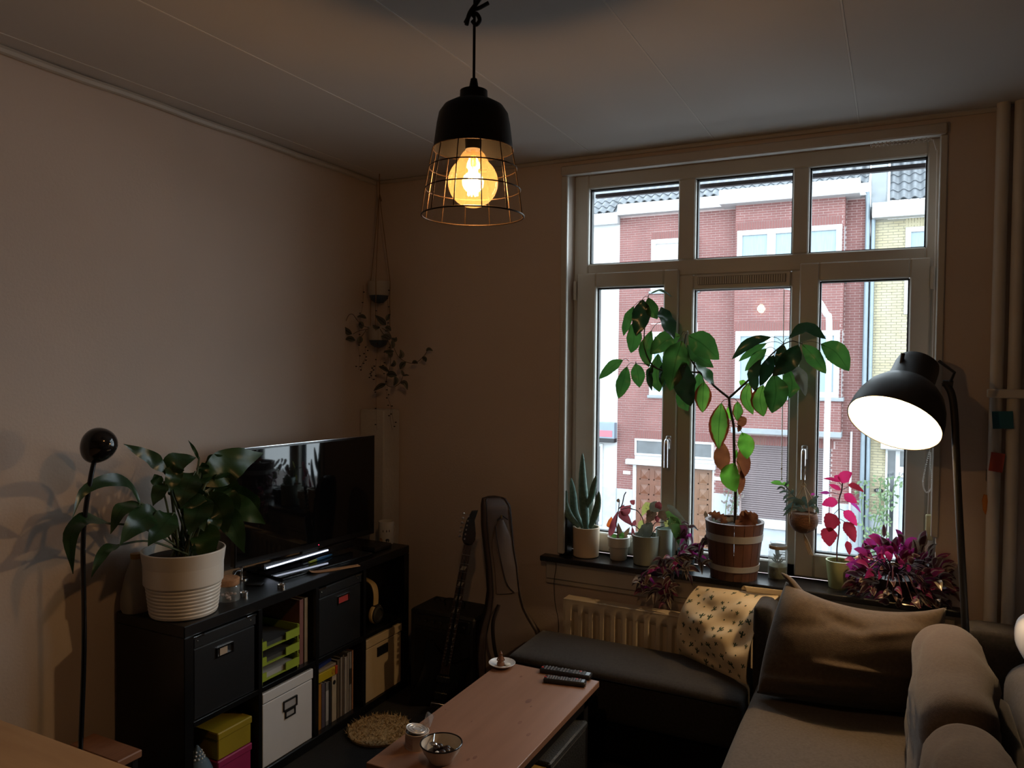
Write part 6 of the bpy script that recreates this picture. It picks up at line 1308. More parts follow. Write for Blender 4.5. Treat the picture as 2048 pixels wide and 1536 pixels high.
m_hl = leaf_mat('striped_trailing_leaf', (0.055, 0.062, 0.042), (0.095, 0.098, 0.070), 0.4, 0.2, vein=('1a1c14', 0.22), edge=('151a12', 0.2, 0.95))
def dpts(lst, dd):
    d0 = depth((HX.x, HX.y, 2.1)) + dd; return [CAM + ray(a, b) * (d0 / FPX) for a, b in lst]
HL = [([(704, 668), (694, 662), (684, 652)], 12), ([(711, 681), (700, 677), (691, 679)], 11), ([(719, 672), (720, 680), (718, 688)], 11), ([(733, 637), (724, 632), (714, 634)], 8), ([(724, 658), (722, 648), (719, 643)], 11), ([(772, 650), (764, 642), (750, 630)], 13), ([(772, 642), (776, 634), (779, 628)], 9), ([(782, 662), (776, 656), (770, 655)], 10), ([(782, 678), (776, 672), (768, 668)], 9), ([(783, 676), (790, 680), (793, 674)], 9), ([(784, 680), (786, 690), (784, 697)], 9), ([(788, 702), (778, 704), (768, 702)], 9), ([(786, 706), (780, 712), (776, 706)], 8), ([(799, 717), (804, 709), (800, 699)], 10), ([(781, 732), (788, 728), (788, 720)], 9), ([(778, 744), (768, 736), (757, 733)], 9), ([(812, 724), (804, 730), (800, 739)], 11), ([(803, 740), (806, 748), (806, 752)], 6), ([(806, 752), (812, 750), (819, 751)], 4), ([(773, 750), (784, 748), (794, 752)], 14), ([(790, 752), (792, 762), (787, 772)], 10), ([(772, 768), (760, 772), (747, 782)], 10), ([(800, 766), (810, 766), (815, 780)], 10), ([(824, 726), (830, 724), (836, 727)], 8), ([(844, 714), (850, 718), (852, 724)], 9), ([(852, 702), (858, 698), (866, 702)], 7), ([(745, 650), (752, 655), (760, 656)], 8), ([(762, 672), (772, 676), (780, 678)], 10)]
for k, (lst, w) in enumerate(HL):
    P = dpts(lst, -0.07); leaf(hgp, P, pxw(P[0], w), m_hl, 0.3 * (k % 5 - 2) / 2, (0.42, 0.8), 0.15, nv=8)
g = G()
for V in ([(764, 656), (780, 668), (786, 690), (796, 712), (812, 724), (830, 726), (846, 714), (856, 700)], [(760, 658), (780, 690), (781, 725), (776, 748), (772, 768), (786, 774), (800, 766), (806, 752)], [(738, 656), (724, 650), (714, 640), (706, 629), (698, 630), (692, 642)], [(736, 658), (718, 662), (706, 668)], [(732, 660), (724, 672), (714, 682)]): g.tube(smoothpath(dpts(V, -0.07), 4), 0.0016, 5)
part('vine', g, mat('brown_vine', (0.05, 0.022, 0.012), 0.7), hgp)
gs = G(); gb2 = G(); rd = random.Random(12)                       # thin strands with tiny leaves
for (x0, ya, yb_, xe) in ((727, 570, 740, 716), (778, 570, 700, 776), (756, 600, 860, 752), (770, 690, 860, 782), (735, 690, 742, 722), (760, 720, 850, 788), (745, 730, 760, 744)):
    V = [(x0 + (xe - x0) * t + rd.uniform(-3, 3), ya + (yb_ - ya) * t) for t in [i / 8 for i in range(9)]]; P = smoothpath(dpts(V, -0.075), 3); gs.tube(P, 0.0007, 4)
    for j in range(2, len(P), 3):
        q = P[j] + Vector((rd.uniform(-.012, .012), rd.uniform(-.012, .012), 0)); gb2.ball(q, 0.0062, 0.0062, 0.0035, n=6, m=4)
so_ = part('strand', gs, MATS['brown_vine'], hgp); part('bead_leaves', gb2, m_hl, so_, kind='stuff')
# ================================================================ small things
# ---- on the shelf
m_frost = pane_mat('frosted_carafe', (0.9, 0.88, 0.84), 0.05, 0.3, 0.72, (0.62, 0.58, 0.52))
f = Z(268, 1246, SH); cc = Vector((0.073, -1.690, SH)); t = thing('frosted_carafe', cc, 'frosted glass carafe with a yellow neck beside the plant pot', 'bottle'); h = ztop(cc, 1112) - SH; r = rad(cc, 58)
g = G(); g.lathe([(r * 0.85, 0), (r, 0.015), (r * 0.98, h * 0.30), (r * 0.72, h * 0.62), (r * 0.34, h * 0.94), (r * 0.32, h)], cc, 30, caps=False); g.lathe([(r * .85, 0), (0, 0)], cc, 30, caps=False); part('body', g, m_frost, t, 60)
g = G(); g.lathe([(r * 0.33, h * 0.955), (r * 0.36, h * 0.96), (r * 0.36, h * 1.05), (0, h * 1.06)], cc, 20); part('stopper', g, mat('amber_stopper', (0.36, 0.20, 0.04), 0.4), t)
bc2 = Vector((0.052, -1.588, SH)); g = G(); hb_ = ztop(bc2, 1095) - SH
g.lathe([(0.036, 0), (0.038, 0.01), (0.038, hb_ * 0.8), (0.02, hb_ * 0.92), (0.014, hb_), (0.0, hb_)], bc2, 20); solo('dark_bottle', g, mat('dark_bottle_glass', (0.010, 0.014, 0.016), 0.15), 'dark glass bottle standing behind the frosted carafe', 'bottle')
f = Z(460, 1208, SH); jc = Vector((0.30, -1.425, SH)); r = rad(jc, 44); h = ztop(jc, 1168) - SH; t = thing('shell_jar', jc, 'glass jar of seashells with a cork lid beside the white pot', 'jar')
g = G(); g.lathe([(r * .95, 0), (r, 0.004), (r, h * 0.85), (r * 0.9, h), (r * 0.86, h), (r * 0.95, h * .84), (r * 0.95, 0.006), (0, 0.005)], jc, 28, caps=False); part('glass', g, m_jar, t)
g = G(); g.lathe([(r * 0.85, h * 0.93), (r * 0.98, h + 0.001), (r, h + 0.024), (r * 0.9, h + 0.028), (0, h + 0.028)], jc, 28); part('cork_lid', g, mat('cork', (0.38, 0.20, 0.10), 0.85, vary=0.25, vscale=60), t)
rd = random.Random(4); m_shell = mat('seashell', (0.48, 0.36, 0.33), 0.4, vary=0.3, vscale=40)
for k in range(16):
    a = rd.uniform(0, 6.28); q = rd.uniform(0, r * 0.72); g = G(); g.ball(jc + Vector((q * math.cos(a), q * math.sin(a), 0.014 + 0.009 * (k % 3))), 0.008, 0.006, 0.0055, n=9, m=7, rot=Matrix.Rotation(a, 3, 'Z')); part('seashell', g, m_shell, t)
for (px, py, lb) in ((488, 1191, 'tealight in a metal cup beside the shell jar'), (563, 1175, 'tealight in a metal cup alone near the shelf front')):
    c = Z(px, py, SH); t = thing('tealight', c, lb, 'candle'); g = G(); g.lathe([(0.018, 0), (0.0185, 0.016), (0.0178, 0.016), (0.0175, 0.011), (0.0, 0.0105)], c, 20, caps=False); g.lathe([(0.018, 0), (0, 0)], c, 20, caps=False); part('cup', g, m_steel, t)
    g = G(); g.lathe([(0.0172, 0.009), (0.0, 0.0112)], c, 16, caps=False); part('wax', g, m_cer_white, t)
a = Z(618, 1128, SH + 0.011); b = Z(664, 1112, SH + 0.011); ax_ = (b - a).normalized(); t = thing('box_cutter', (a + b) / 2, 'blue and lime utility knife lying on the glass tv stand', 'knife'); up = Vector((0, 0, 0.0075))
g = G(); g.tube([a + up, a.lerp(b, 0.3) + up], [0.0055, 0.0065], 10); part('lime_tip', g, m_lime, t)
g = G(); g.tube(smoothpath([a.lerp(b, 0.3) + up, a.lerp(b, 0.5) + up, a.lerp(b, 0.75) + up, b + up], 4), [0.007, 0.0075, 0.008, 0.0082, 0.0082, 0.008, 0.0078, 0.0075, 0.007, 0.0065, 0.006, 0.005, 0.003], 12); part('handle', g, mat('blue_plastic', (0.02, 0.13, 0.34), 0.4), t)
a = Z(620, 1147, SH); b = Z(718, 1131, SH); pts = [a + Vector((0, 0, 0.012)), a.lerp(b, 0.1) + Vector((0, 0, 0.006)), a.lerp(b, 0.3) + Vector((0, 0, 0.0035)), a.lerp(b, 0.7) + Vector((0, 0, 0.003)), b + Vector((0, 0, 0.003))]
g = G(); P = smoothpath(pts, 5); sd_ = (b - a).cross(Vector((0, 0, 1))).normalized() * 0.016
for q0, q1 in zip(P, P[1:]): g.add([q0 - sd_, q0 + sd_, q1 + sd_, q1 - sd_, q0 - sd_ - Vector((0, 0, .003)), q0 + sd_ - Vector((0, 0, .003)), q1 + sd_ - Vector((0, 0, .003)), q1 - sd_ - Vector((0, 0, .003))], [(0, 1, 2, 3), (7, 6, 5, 4), (0, 4, 5, 1), (1, 5, 6, 2), (2, 6, 7, 3), (3, 7, 4, 0)])
solo('incense_holder', g, mat('light_wood', (0.50, 0.28, 0.14), 0.55, stretch=(8, 1, 1)), 'slim wooden incense holder lying on the shelf front', 'incense holder')
c = Z(768, 1088, SH); c.y += 0.02; r = rad(c, 31); h = ztop(c, 1042) - SH; t = thing('mug', c, 'white mug with small dark animal prints at the shelf end', 'mug')
g = G(); g.lathe([(r * .92, 0), (r, 0.005), (r, h), (r - 0.004, h), (r - 0.004, 0.01), (0, 0.008)], c, 28, caps=False); g.lathe([(r * .92, 0), (0, 0)], c, 28, caps=False); part('body', g, m_cer_white, t)
g = G(); hd = Vector((0.3, 0.95, 0)).normalized(); g.tube([c + hd * (r + 0.016 * math.sin(k * PI / 8)) + Vector((0, 0, h * 0.5 + h * 0.28 * math.cos(k * PI / 8))) for k in range(9)], 0.004, 8); part('handle', g, m_cer_white, t)
def wrap(poly, ang, z, s):
    vs = [(c.x + (r + 0.0006) * math.cos(ang + x * s / r), c.y + (r + 0.0006) * math.sin(ang + x * s / r), c.z + z + y * s) for x, y in poly]; return vs
ELE = [(-.5, .1), (-.35, .35), (0, .42), (.3, .38), (.45, .2), (.55, -.1), (.52, -.4), (.46, -.4), (.46, -.05), (.36, -.05), (.34, -.45), (.18, -.45), (.16, -.15), (-.14, -.15), (-.16, -.45), (-.32, -.45), (-.36, -.1)]
base = math.atan2(CAM.y - c.y, CAM.x - c.x); g = G(); pv = wrap(ELE, base + 0.15, h * 0.2, 0.022); g.add(pv, [tuple(range(len(pv)))]); part('print', g, m_bbox, t, 0, label='dark elephant print')
g = G(); pv = wrap(ELE, base - 0.75, h * 0.22, 0.022); g.add(pv, [tuple(range(len(pv)))]); part('print', g, mat('tan_print', (0.36, 0.16, 0.05), 0.6), t, 0)
for k, x in enumerate((-0.4, 0.05, 0.4)): g = G(); pv = wrap([(-.2, -.5), (.2, -.5), (.1, .5), (-.15, .4)], base + x, h * 0.62, 0.013); g.add(pv, [tuple(range(len(pv)))]); part('print', g, m_bbox, t, 0)
# metal candle stand behind the jar, small dark disc
c = Z(483, 1158, SH); c.y = min(c.y, -1.13); t = thing('metal_holder', c, 'small bright metal candle holder in front of the television', 'candle holder'); g = G(); g.lathe([(0.03, 0), (0.03, 0.004), (0.006, 0.007), (0.005, 0.05), (0.012, 0.055), (0.013, 0.062), (0.0, 0.064)], c, 20); part('body', g, m_chrome, t)
g = G(); g.tube([c + Vector((0.0, 0, 0.04)), c + Vector((0.0, -0.03, 0.045)), c + Vector((0, -0.045, 0.03))], 0.003, 6); part('arm', g, m_chrome, t)
c = Z(522, 1140, SH); g = G(); g.lathe([(0.014, 0), (0.026, 0.022), (0.027, 0.024), (0.023, 0.024), (0.0, 0.018)], c, 20); solo('small_dish', g, mat('pewter', (0.28, 0.27, 0.25), 0.3, 0.7), 'small pewter dish in front of the television', 'dish')
c = Z(510, 1170, SH); g = G(); g.obox(c + Vector((0, 0, 0.004)), (0.035, 0.02, 0.004), Matrix.Rotation(0.4, 3, 'Z'), 0.002); solo('phone_case', g, m_black_pl, 'flat black case lying on the shelf', 'case')
c = Vector((0.30, -0.395, SH)); g = G(); g.obox(c + Vector((0, 0.0, 0.012)), (0.05, 0.075, 0.012), None, 0.006); solo('black_controller', g, m_black_pl, 'black game pad lying below the television corner', 'controller')

# ---- on the coffee table
m_por = mat('white_porcelain', (0.66, 0.66, 0.66), 0.25, vary=0.02)
c = Z(1004, 1333, CT); r = rad(c, 54); t = thing('saucer', c, 'small white saucer on the coffee table corner', 'saucer')
g = G(); g.lathe([(r * 0.5, 0), (r * 0.55, 0.002), (r * 0.9, 0.014), (r, 0.019), (r * 0.98, 0.020), (r * 0.86, 0.0155), (r * 0.5, 0.006), (0, 0.005)], c, 36); part('dish', g, m_por, t)
fc = c + RIGHT * -0.006 + Vector((0, 0, 0.006)); fg = thing('figurine', fc, 'little brown seated figurine standing in the saucer', 'figurine'); m_fig = mat('brown_clay', (0.17, 0.07, 0.03), 0.5, vary=0.35, vscale=80)
g = G(); g.lathe([(0.016, 0), (0.018, 0.008), (0.014, 0.016), (0.010, 0.022), (0.012, 0.032), (0.008, 0.042), (0.0, 0.044)], fc, 16); part('body', g, m_fig, fg)
g = G(); g.ball(fc + Vector((0, 0, 0.050)), 0.0085, n=12, m=9); g.ball(fc + Vector((0, 0, 0.060)), 0.004, n=8, m=6); part('head', g, m_fig, fg)
for s in (-1, 1): g = G(); g.tube([fc + RIGHT * (0.010 * s) + Vector((0, 0, 0.036)), fc + RIGHT * (0.016 * s) + Vector((0, 0, 0.024)), fc - FWD * 0.012 + Vector((0, 0, 0.018))], 0.0035, 6); part('arm', g, m_fig, fg)
cw = c + RIGHT * 0.025 + Vector((0, 0, 0.006)); g = G(); g.lathe([(0.012, 0), (0.013, 0.006), (0.0, 0.009)], cw, 14); solo('wax_stub', g, m_cer_white, 'white wax stub lying in the saucer', 'candle')
# remotes
def remote(p0, p1, w, lb, red):
    a, b = Z(p0[0], p0[1], CT), Z(p1[0], p1[1], CT); c = (a + b) / 2; ang = math.atan2(b.y - a.y, b.x - a.x); L_ = (b - a).length / 2; M3 = Matrix.Rotation(ang, 3, 'Z'); t = thing('remote_control', (c.x, c.y, CT), lb, 'remote')
    g = G(); g.obox((c.x, c.y, CT + 0.010), (L_, w / 2, 0.010), M3, 0.005); part('body', g, m_black_pl, t)
    gb = G(); gb.obox((0, 0, 0), (0.0034, 0.0026, 0.0016), None, 0.0008); bm2 = gb.mesh('button'); fixn(bm2); bm2.materials.append(mat('grey_button', (0.22, 0.23, 0.26), 0.5, vary=0)); gr = G(); gr.obox((0, 0, 0), (0.005, 0.004, 0.0018), None, 0.0008); rm2 = gr.mesh('button'); fixn(rm2); rm2.materials.append(mat('red_button', (0.45, 0.03, 0.02), 0.4, vary=0))
    for i in range(13):
        for j in range(4):
            if (i in (4, 8) and j in (0, 3)) : continue
            v = M3 @ Vector((-L_ * 0.80 + i * L_ * 1.5 / 12, -w * 0.32 + j * w * 0.64 / 3, 0.0205)); inst('button', bm2, t, Matrix.Translation(v) @ M3.to_4x4())
    v = M3 @ Vector((-L_ * 0.92, -w * 0.1, 0.0205)); inst('button', rm2, t, Matrix.Translation(v) @ M3.to_4x4())
    v = M3 @ Vector((L_ * 0.55, w * 0.25, 0.0205)); inst('button', rm2, t, Matrix.Translation(v))
    g = G(); g.obox(Vector((c.x, c.y, CT)) + M3 @ Vector((L_ * 0.86, 0, 0.0196)), (L_ * 0.07, w * 0.32, 0.001), M3); part('logo_plate', g, m_steel, t)
remote((1082, 1342), (1183, 1358), 0.048, 'longer black remote control at the back edge of the coffee table', True)
remote((1088, 1362), (1172, 1372), 0.044, 'shorter black remote control lying beside the longer one', True)
# opened tin
c = Z(834, 1492, CT); r = rad(c, 47); h = 0.052; t = thing('food_tin', c, 'opened food tin with its lid bent up on the coffee table', 'tin'); m_tin = mat('tin_label', (0.50, 0.44, 0.40), 0.5, vary=0.05)
g = G(); g.lathe([(r, 0), (r, h), (r + 0.0015, h + 0.002), (r - 0.0015, h + 0.003), (r - 0.003, h), (r - 0.003, 0.004), (0, 0.003)], c, 36, caps=False); part('can', g, m_tin, t)
g = G()
for k in range(6): g.box((0, 0, 0), (0, 0, 0)) if False else g.tube([c + Vector(((r + 0.0006) * math.cos(a), (r + 0.0006) * math.sin(a), 0.010 + k * 0.006)) for a in [-2.4 + 0.08 * i for i in range(14)]], 0.0009, 4)
part('print_lines', g, mat('label_red', (0.18, 0.07, 0.06), 0.6), t)
lc = c + Vector((0, 0, h + 0.008)); Ml = Matrix.Rotation(0.16, 3, 'Y') @ Matrix.Rotation(-0.10, 3, 'X'); g = G(); g.lathe([(0, 0.0015), (r * 0.35, 0.0015), (r * 0.38, 0.003), (r * 0.42, 0.0015), (r * 0.66, 0.0015), (r * 0.70, 0.003), (r * 0.74, 0.0015), (r * 0.90, 0.0015), (r * 0.95, 0.003), (r * 0.95, 0), (0, 0)], lc, 36, Ml, caps=False); part('lid', g, mat('tin_lid', (0.62, 0.60, 0.58), 0.35, 0.5, vary=0.05), t, 30)
g = G(); pc_ = Z(858, 1440, CT + 0.06); b0 = c + RIGHT * r * 0.5 + Vector((0, 0, h + 0.01))
g.grid(lambda u, v: b0 + RIGHT * (0.03 * (u - 0.2) + 0.018 * v) + Vector((0, 0, 0.055 * v)) - FWD * (0.012 * math.sin(5 * u + 4 * v)), 6, 8); part('plastic_film', g, pane_mat('plastic_film', (0.9, 0.9, 0.9), 0.12, 0.15, 0.3, (0.6, 0.6, 0.6)), t)
# enamel bowl
c = Z(876, 1527, CT); c.y += 0.02; r = rad(c, 84); h = 0.062; t = thing('enamel_bowl', c, 'white enamel bowl with a black rim holding dark food', 'bowl'); g = G()
g.lathe([(r * 0.52, 0), (r * 0.56, 0.003), (r * 0.86, h * 0.6), (r, h), (r - 0.003, h), (r * 0.83, h * 0.6), (r * 0.52, 0.008), (0, 0.006)], c, 40, caps=False); g.lathe([(r * .52, 0), (0, 0)], c, 40, caps=False); part('body', g, mat('white_enamel', (0.60, 0.57, 0.52), 0.22, vary=0.02), t)
g = G(); g.tube([c + Vector(((r - 0.001) * math.cos(a * PI / 20), (r - 0.001) * math.sin(a * PI / 20), h)) for a in range(40)], 0.0026, 8, True); part('rim', g, m_egg, t)
g = G(); g.lathe([(r * 0.72, h * 0.42), (r * 0.4, h * 0.52), (0, h * 0.5)], c, 24); part('sauce', g, mat('dark_sauce', (0.012, 0.006, 0.005), 0.35), t)
rd = random.Random(9)
for k in range(5): g = G(); a = rd.uniform(0, 6.3); g.ball(c + Vector((0.022 * math.cos(a), 0.022 * math.sin(a), h * 0.62)), 0.014, 0.012, 0.010, n=10, m=8); part('morsel', g, mat('dark_morsel', (0.022, 0.010, 0.010), 0.4), t)
g = G(); g.ball(c + RIGHT * -0.012 - FWD * 0.025 + Vector((0, 0, h * 0.60)), 0.0085, n=12, m=9); part('pale_morsel', g, m_cer_white, t)
g = G(); sp0 = c + RIGHT * -0.03 + FWD * 0.02 + Vector((0, 0, h * 0.8)); g.ball(sp0, 0.016, 0.012, 0.005, n=14, m=8); g.tube([sp0, sp0 + RIGHT * -0.0 + FWD * 0.04 + Vector((0, 0, 0.014))], 0.0028, 6); part('spoon', g, m_chrome, t)

# ---- electric guitar, gig bag, amplifier
GY = -0.36; gt = Y(936, 1088, GY); gbm = Y(889, 1345, GY); up = (gt - gbm).normalized(); Ln = (gt - gbm).length; side = (RIGHT - up * RIGHT.dot(up)).normalized(); fr = side.cross(up).normalized()
if fr.dot(CAM - gbm) < 0: fr = -fr
def GP(s, l, f=0.0): return gbm + up * l + side * s + fr * f
zmin = gbm.z - 0.30
gtr = thing('electric_guitar', GP(0.02, -0.20, 0), 'black electric guitar leaning upright in front of the amplifier', 'guitar'); m_gbk = mat('gloss_black_guitar', (0.008, 0.008, 0.009), 0.15, vary=0); m_fb = mat('rosewood', (0.030, 0.016, 0.010), 0.5, vary=0.2)
BODY = [(-.026, .10), (-.05, .115), (-.085, .15), (-.115, .16), (-.125, .14), (-.118, .08), (-.112, .02), (-.125, -.06), (-.15, -.13), (-.155, -.19), (-.13, -.25), (-.07, -.278), (0, -.285), (.07, -.278), (.13, -.25), (.155, -.19), (.148, -.12), (.118, -.05), (.108, .0), (.115, .05), (.122, .09), (.11, .105), (.08, .08), (.05, .055), (.026, .05)]
g = G(); g.prism(BODY, lambda p: GP(p[0], p[1] + 0.0, -0.022), lambda p: GP(p[0], p[1] + 0.0, 0.016)); part('body', g, m_gbk, gtr, 30)
g = G(); g.prism([(-.024, 0.0), (.024, 0.0), (.021, Ln), (-.021, Ln)], lambda p: GP(p[0], p[1], 0.010), lambda p: GP(p[0], p[1], 0.022)); nk = part('fretboard', g, m_fb, gtr)
g = G(); g.tube([GP(0, 0.05, 0.004), GP(0, Ln * 0.6, 0.004), GP(0, Ln, 0.004)], [0.022, 0.020, 0.018], 12); part('neck', g, m_gbk, gtr)
for k in range(1, 22): 
    l = Ln - Ln * 1.28 * (1 - 2 ** (-k / 12)); g = G(); g.tube([GP(-.022, l, 0.0225), GP(.022, l, 0.0225)], 0.0009, 5); part('fret', g, m_steel, nk)
for k in (3, 5, 7, 9, 12, 15, 17): 
    l = Ln - Ln * 1.28 * (1 - 2 ** (-(k - 0.5) / 12)); g = G(); g.prism([(-.017, -.012), (.006, -.012), (.017, .010), (-.008, .010)], lambda p: GP(p[0], l + p[1], 0.0215), lambda p: GP(p[0], l + p[1], 0.0226)); part('inlay', g, mat('pearl_inlay', (0.30, 0.29, 0.27), 0.3), nk)
g = G(); HS = [(-.021, 0), (-.034, .02), (-.036, .05), (-.03, .12), (-.012, .175), (.02, .185), (.012, .13), (.03, .06), (.033, .03), (.021, 0)]
g.prism(HS, lambda p: GP(p[0], Ln + p[1], -0.006), lambda p: GP(p[0], Ln + p[1], 0.008)); hd_ = part('headstock', g, m_gbk, gtr)
for k in range(6):
    l = Ln + 0.03 + k * 0.024; g = G(); g.cyl(GP(-.022, l, 0.006), GP(-.022, l, 0.022), 0.004, 8); g.cyl(GP(-.022, l, 0), GP(-.048, l + 0.004, 0), 0.0022, 6); g.ball(GP(-.05, l + 0.004, 0), 0.007, n=8, m=6); part('tuner', g, m_steel, hd_)
g = G()
for k in range(6): g.tube([GP(-.0175 + k * .007, Ln, 0.0245), GP(-.024 + k * .0096, -0.17, 0.026)], 0.0005, 4)
part('strings', g, m_steel, gtr)
for l in (-0.03, -0.12): g = G(); gp = GP(0, l, 0.018); g.obox(gp, (0.035, 0.018, 0.006), Matrix((side, up, fr)).transposed(), 0.003); part('pickup', g, m_black_pl, gtr)
g = G(); g.obox(GP(0, -0.175, 0.02), (0.042, 0.014, 0.007), Matrix((side, up, fr)).transposed(), 0.002); part('bridge', g, m_steel, gtr)
for sx, l in ((.08, -.17), (.10, -.21)): g = G(); g.cyl(GP(sx, l, 0.015), GP(sx, l, 0.028), 0.010, 12); part('knob', g, m_black_pl, gtr)
# stand under it
lowest = GP(0, -0.285, 0); t = thing('guitar_stand', (lowest.x, lowest.y, 0), 'low black tubular stand holding the guitar', 'stand'); g = G()
for s in (-1, 1): g.tube([GP(0.07 * s, -0.285, 0.04), GP(0.07 * s, -0.295, -0.05), (lowest.x + 0.14 * s, lowest.y + 0.08, 0.008)], 0.007, 8); g.tube([(lowest.x + 0.14 * s, lowest.y + 0.08, 0.008), (lowest.x + 0.10 * s, lowest.y - 0.06, 0.008)], 0.007, 8)
part('frame', g, m_black_pl, t)
# amplifier
t = thing('guitar_amplifier', (0.66, -0.165, 0), 'black guitar amplifier in the corner behind the guitar', 'amplifier'); g = G(); g.box((0.455, -0.30, 0.01), (0.86, -0.04, 0.465), 0.012); part('cabinet', g, mat('black_tolex', (0.012, 0.012, 0.012), 0.6, bump=0.5, bscale=200), t)
g = G(); g.box((0.485, -0.306, 0.05), (0.83, -0.298, 0.36), 0.004); part('grille_cloth', g, mat('dark_grille', (0.008, 0.008, 0.009), 0.9, bump=0.8, bscale=300), t)
g = G(); g.box((0.485, -0.306, 0.38), (0.83, -0.296, 0.445), 0.003); pn = part('control_panel', g, m_black_pl, t)
for k in range(7): g = G(); g.cyl((0.51 + k * 0.048, -0.306, 0.412), (0.51 + k * 0.048, -0.322, 0.412), 0.009, 12); part('knob', g, m_black_pl, pn)
g = G(); g.tube(smoothpath([(0.60, -0.17, 0.465), (0.60, -0.17, 0.50), (0.66, -0.17, 0.508), (0.72, -0.17, 0.50), (0.72, -0.17, 0.465)], 5), 0.008, 8, flat=0.5); part('carry_handle', g, m_black_pl, t)
for xx in (0.48, 0.83):
    for yv in (-0.28, -0.07): g = G(); g.cyl((xx, yv, 0), (xx, yv, 0.012), 0.014, 10); part('foot', g, m_black_pl, t)
g = G(); g.tube(smoothpath([(0.56, -0.12, 0.465), Y(862, 1215, -0.12), Y(868, 1200, -0.12), Y(877, 1195, -0.12), Y(884, 1204, -0.12), Y(886, 1218, -0.12), (0.64, -0.12, 0.47)], 5), 0.004, 7); solo('amp_cable', g, m_cord, 'black cable looping up from the amplifier top', 'cable')
# gig bag: lofted sections
m_bagp = mat('taupe_nylon', (0.105, 0.080, 0.072), 0.42, vary=0.08, vscale=10); m_bagd = mat('dark_brown_nylon', (0.020, 0.012, 0.010), 0.5, vary=0.15, vscale=8)
BYy = -0.13; sec = [(992, 978, 990, 12), (996, 962, 1012, 30), (1010, 958, 1024, 46), (1050, 958, 1028, 50), (1090, 962, 1031, 50), (1130, 967, 1038, 50), (1180, 970, 1043, 52), (1215, 966, 1052, 54), (1240, 960, 1066, 58), (1265, 956, 1082, 60), (1300, 954, 1088, 60), (1345, 956, 1088, 58), (1385, 966, 1080, 46)]
fdir = Vector((0.70, 0.714, 0)).normalized(); ndir = Vector((0.714, -0.70, 0)).normalized()
bgt = thing('gig_bag', (Y(1010, 1300, BYy).x + 0.02, -0.20, 0), 'tall taupe guitar gig bag leaning against the wall', 'guitar bag')
rows = []
zlo = Y(1010, 1400, BYy).z
for (py, xl, xr, dp) in sec:
    lean = -0.05 * (1 - (py - 992) / 400); a, b = Y(xl, py, BYy - 0.05 - lean * 0), Y(xr, py, BYy - 0.05 - lean * 0); wv = (b - a).length
    c = (a + b) / 2; hd2 = 0.052 * min(1, dp / 50); hw = max(0.02, (wv - 2 * hd2 * 0.62) / 2 / 0.94); rows.append((c, hw, hd2))
def bag(u, v):
    j = v * (len(rows) - 1); i = min(len(rows) - 2, int(j)); t_ = j - i; c = rows[i][0].lerp(rows[i + 1][0], t_); hw = rows[i][1] * (1 - t_) + rows[i + 1][1] * t_; hd2 = rows[i][2] * (1 - t_) + rows[i + 1][2] * t_
    a = 2 * PI * u; ca, sa = math.cos(a), math.sin(a); e = 0.42; sx = math.copysign(abs(ca) ** e, ca); sy = math.copysign(abs(sa) ** e, sa)
    return c + fdir * (hw * sx) + ndir * (hd2 * sy)
g = G(); g.grid(bag, 40, 48, wrapu=True); o0 = len(g.v) - 40; g.f.append(tuple(range(40))); g.f.append(tuple(range(o0, o0 + 40))[::-1]); part('body', g, m_bagd, bgt, 60)
def bagf(s, v, off):
    j = v * (len(rows) - 1); i = min(len(rows) - 2, int(j)); t_ = j - i; c = rows[i][0].lerp(rows[i + 1][0], t_); hw = rows[i][1] * (1 - t_) + rows[i + 1][1] * t_; hd2 = rows[i][2] * (1 - t_) + rows[i + 1][2] * t_
    return c + fdir * (hw * s) + ndir * (hd2 * 0.98 + off - 0.010 * s * s)
def bago(u, v, off):
    p = bag(u, v); j = v * (len(rows) - 1); i = min(len(rows) - 2, int(j)); c = rows[i][0].lerp(rows[i + 1][0], j - i); return p + (p - c).normalized() * off
g = G(); g.grid(lambda u, v: bago(0.035 + 0.43 * u, 0.045 + v * 0.95, 0.004), 24, 48); part('front_panel', g, m_bagp, bgt, 180)
g = G(); g.grid(lambda u, v: bagf((2 * u - 1) * (0.2 + 0.55 * min(1, v * 3)) + 0.1, 0.22 + v * 0.28, 0.016 - 0.006 * (2 * u - 1) ** 2), 8, 14); part('pocket', g, m_bagp, bgt, 180)
g = G(); P = [bagf(-0.86, 0.05 + 0.93 * i / 30, 0.012) for i in range(31)]; g.tube(P, 0.004, 6); g.tube([bagf(0.86, 0.05 + 0.93 * i / 30, 0.012) for i in range(31)], 0.0035, 6); g.tube([bagf(-0.2 + 0.8 * i / 8, 0.20 + 0.02 * abs(i - 4) / 4, 0.018) for i in range(9)], 0.0035, 6); g.tube(smoothpath([bagf(-0.35, 0.24, 0.02), bagf(-0.25, 0.34, 0.02), bagf(0.0, 0.46, 0.02), bagf(0.5, 0.50, 0.02)], 5), 0.003, 6); part('zip', g, m_bagd, bgt)
g = G(); g.obox(bagf(0.1, 0.205, 0.024), (0.004, 0.004, 0.010), None, 0.001); part('zip_pull', g, mat('brass', (0.45, 0.30, 0.12), 0.3, 1.0, vary=0), bgt)
g = G(); g.tube(smoothpath([bagf(-0.5, 0.55, 0.012), bagf(-0.75, 0.65, 0.035), bagf(-0.6, 0.8, 0.03), bagf(-0.4, 0.88, 0.012)], 6), 0.012, 8, flat=0.25); part('strap', g, m_bagd, bgt)

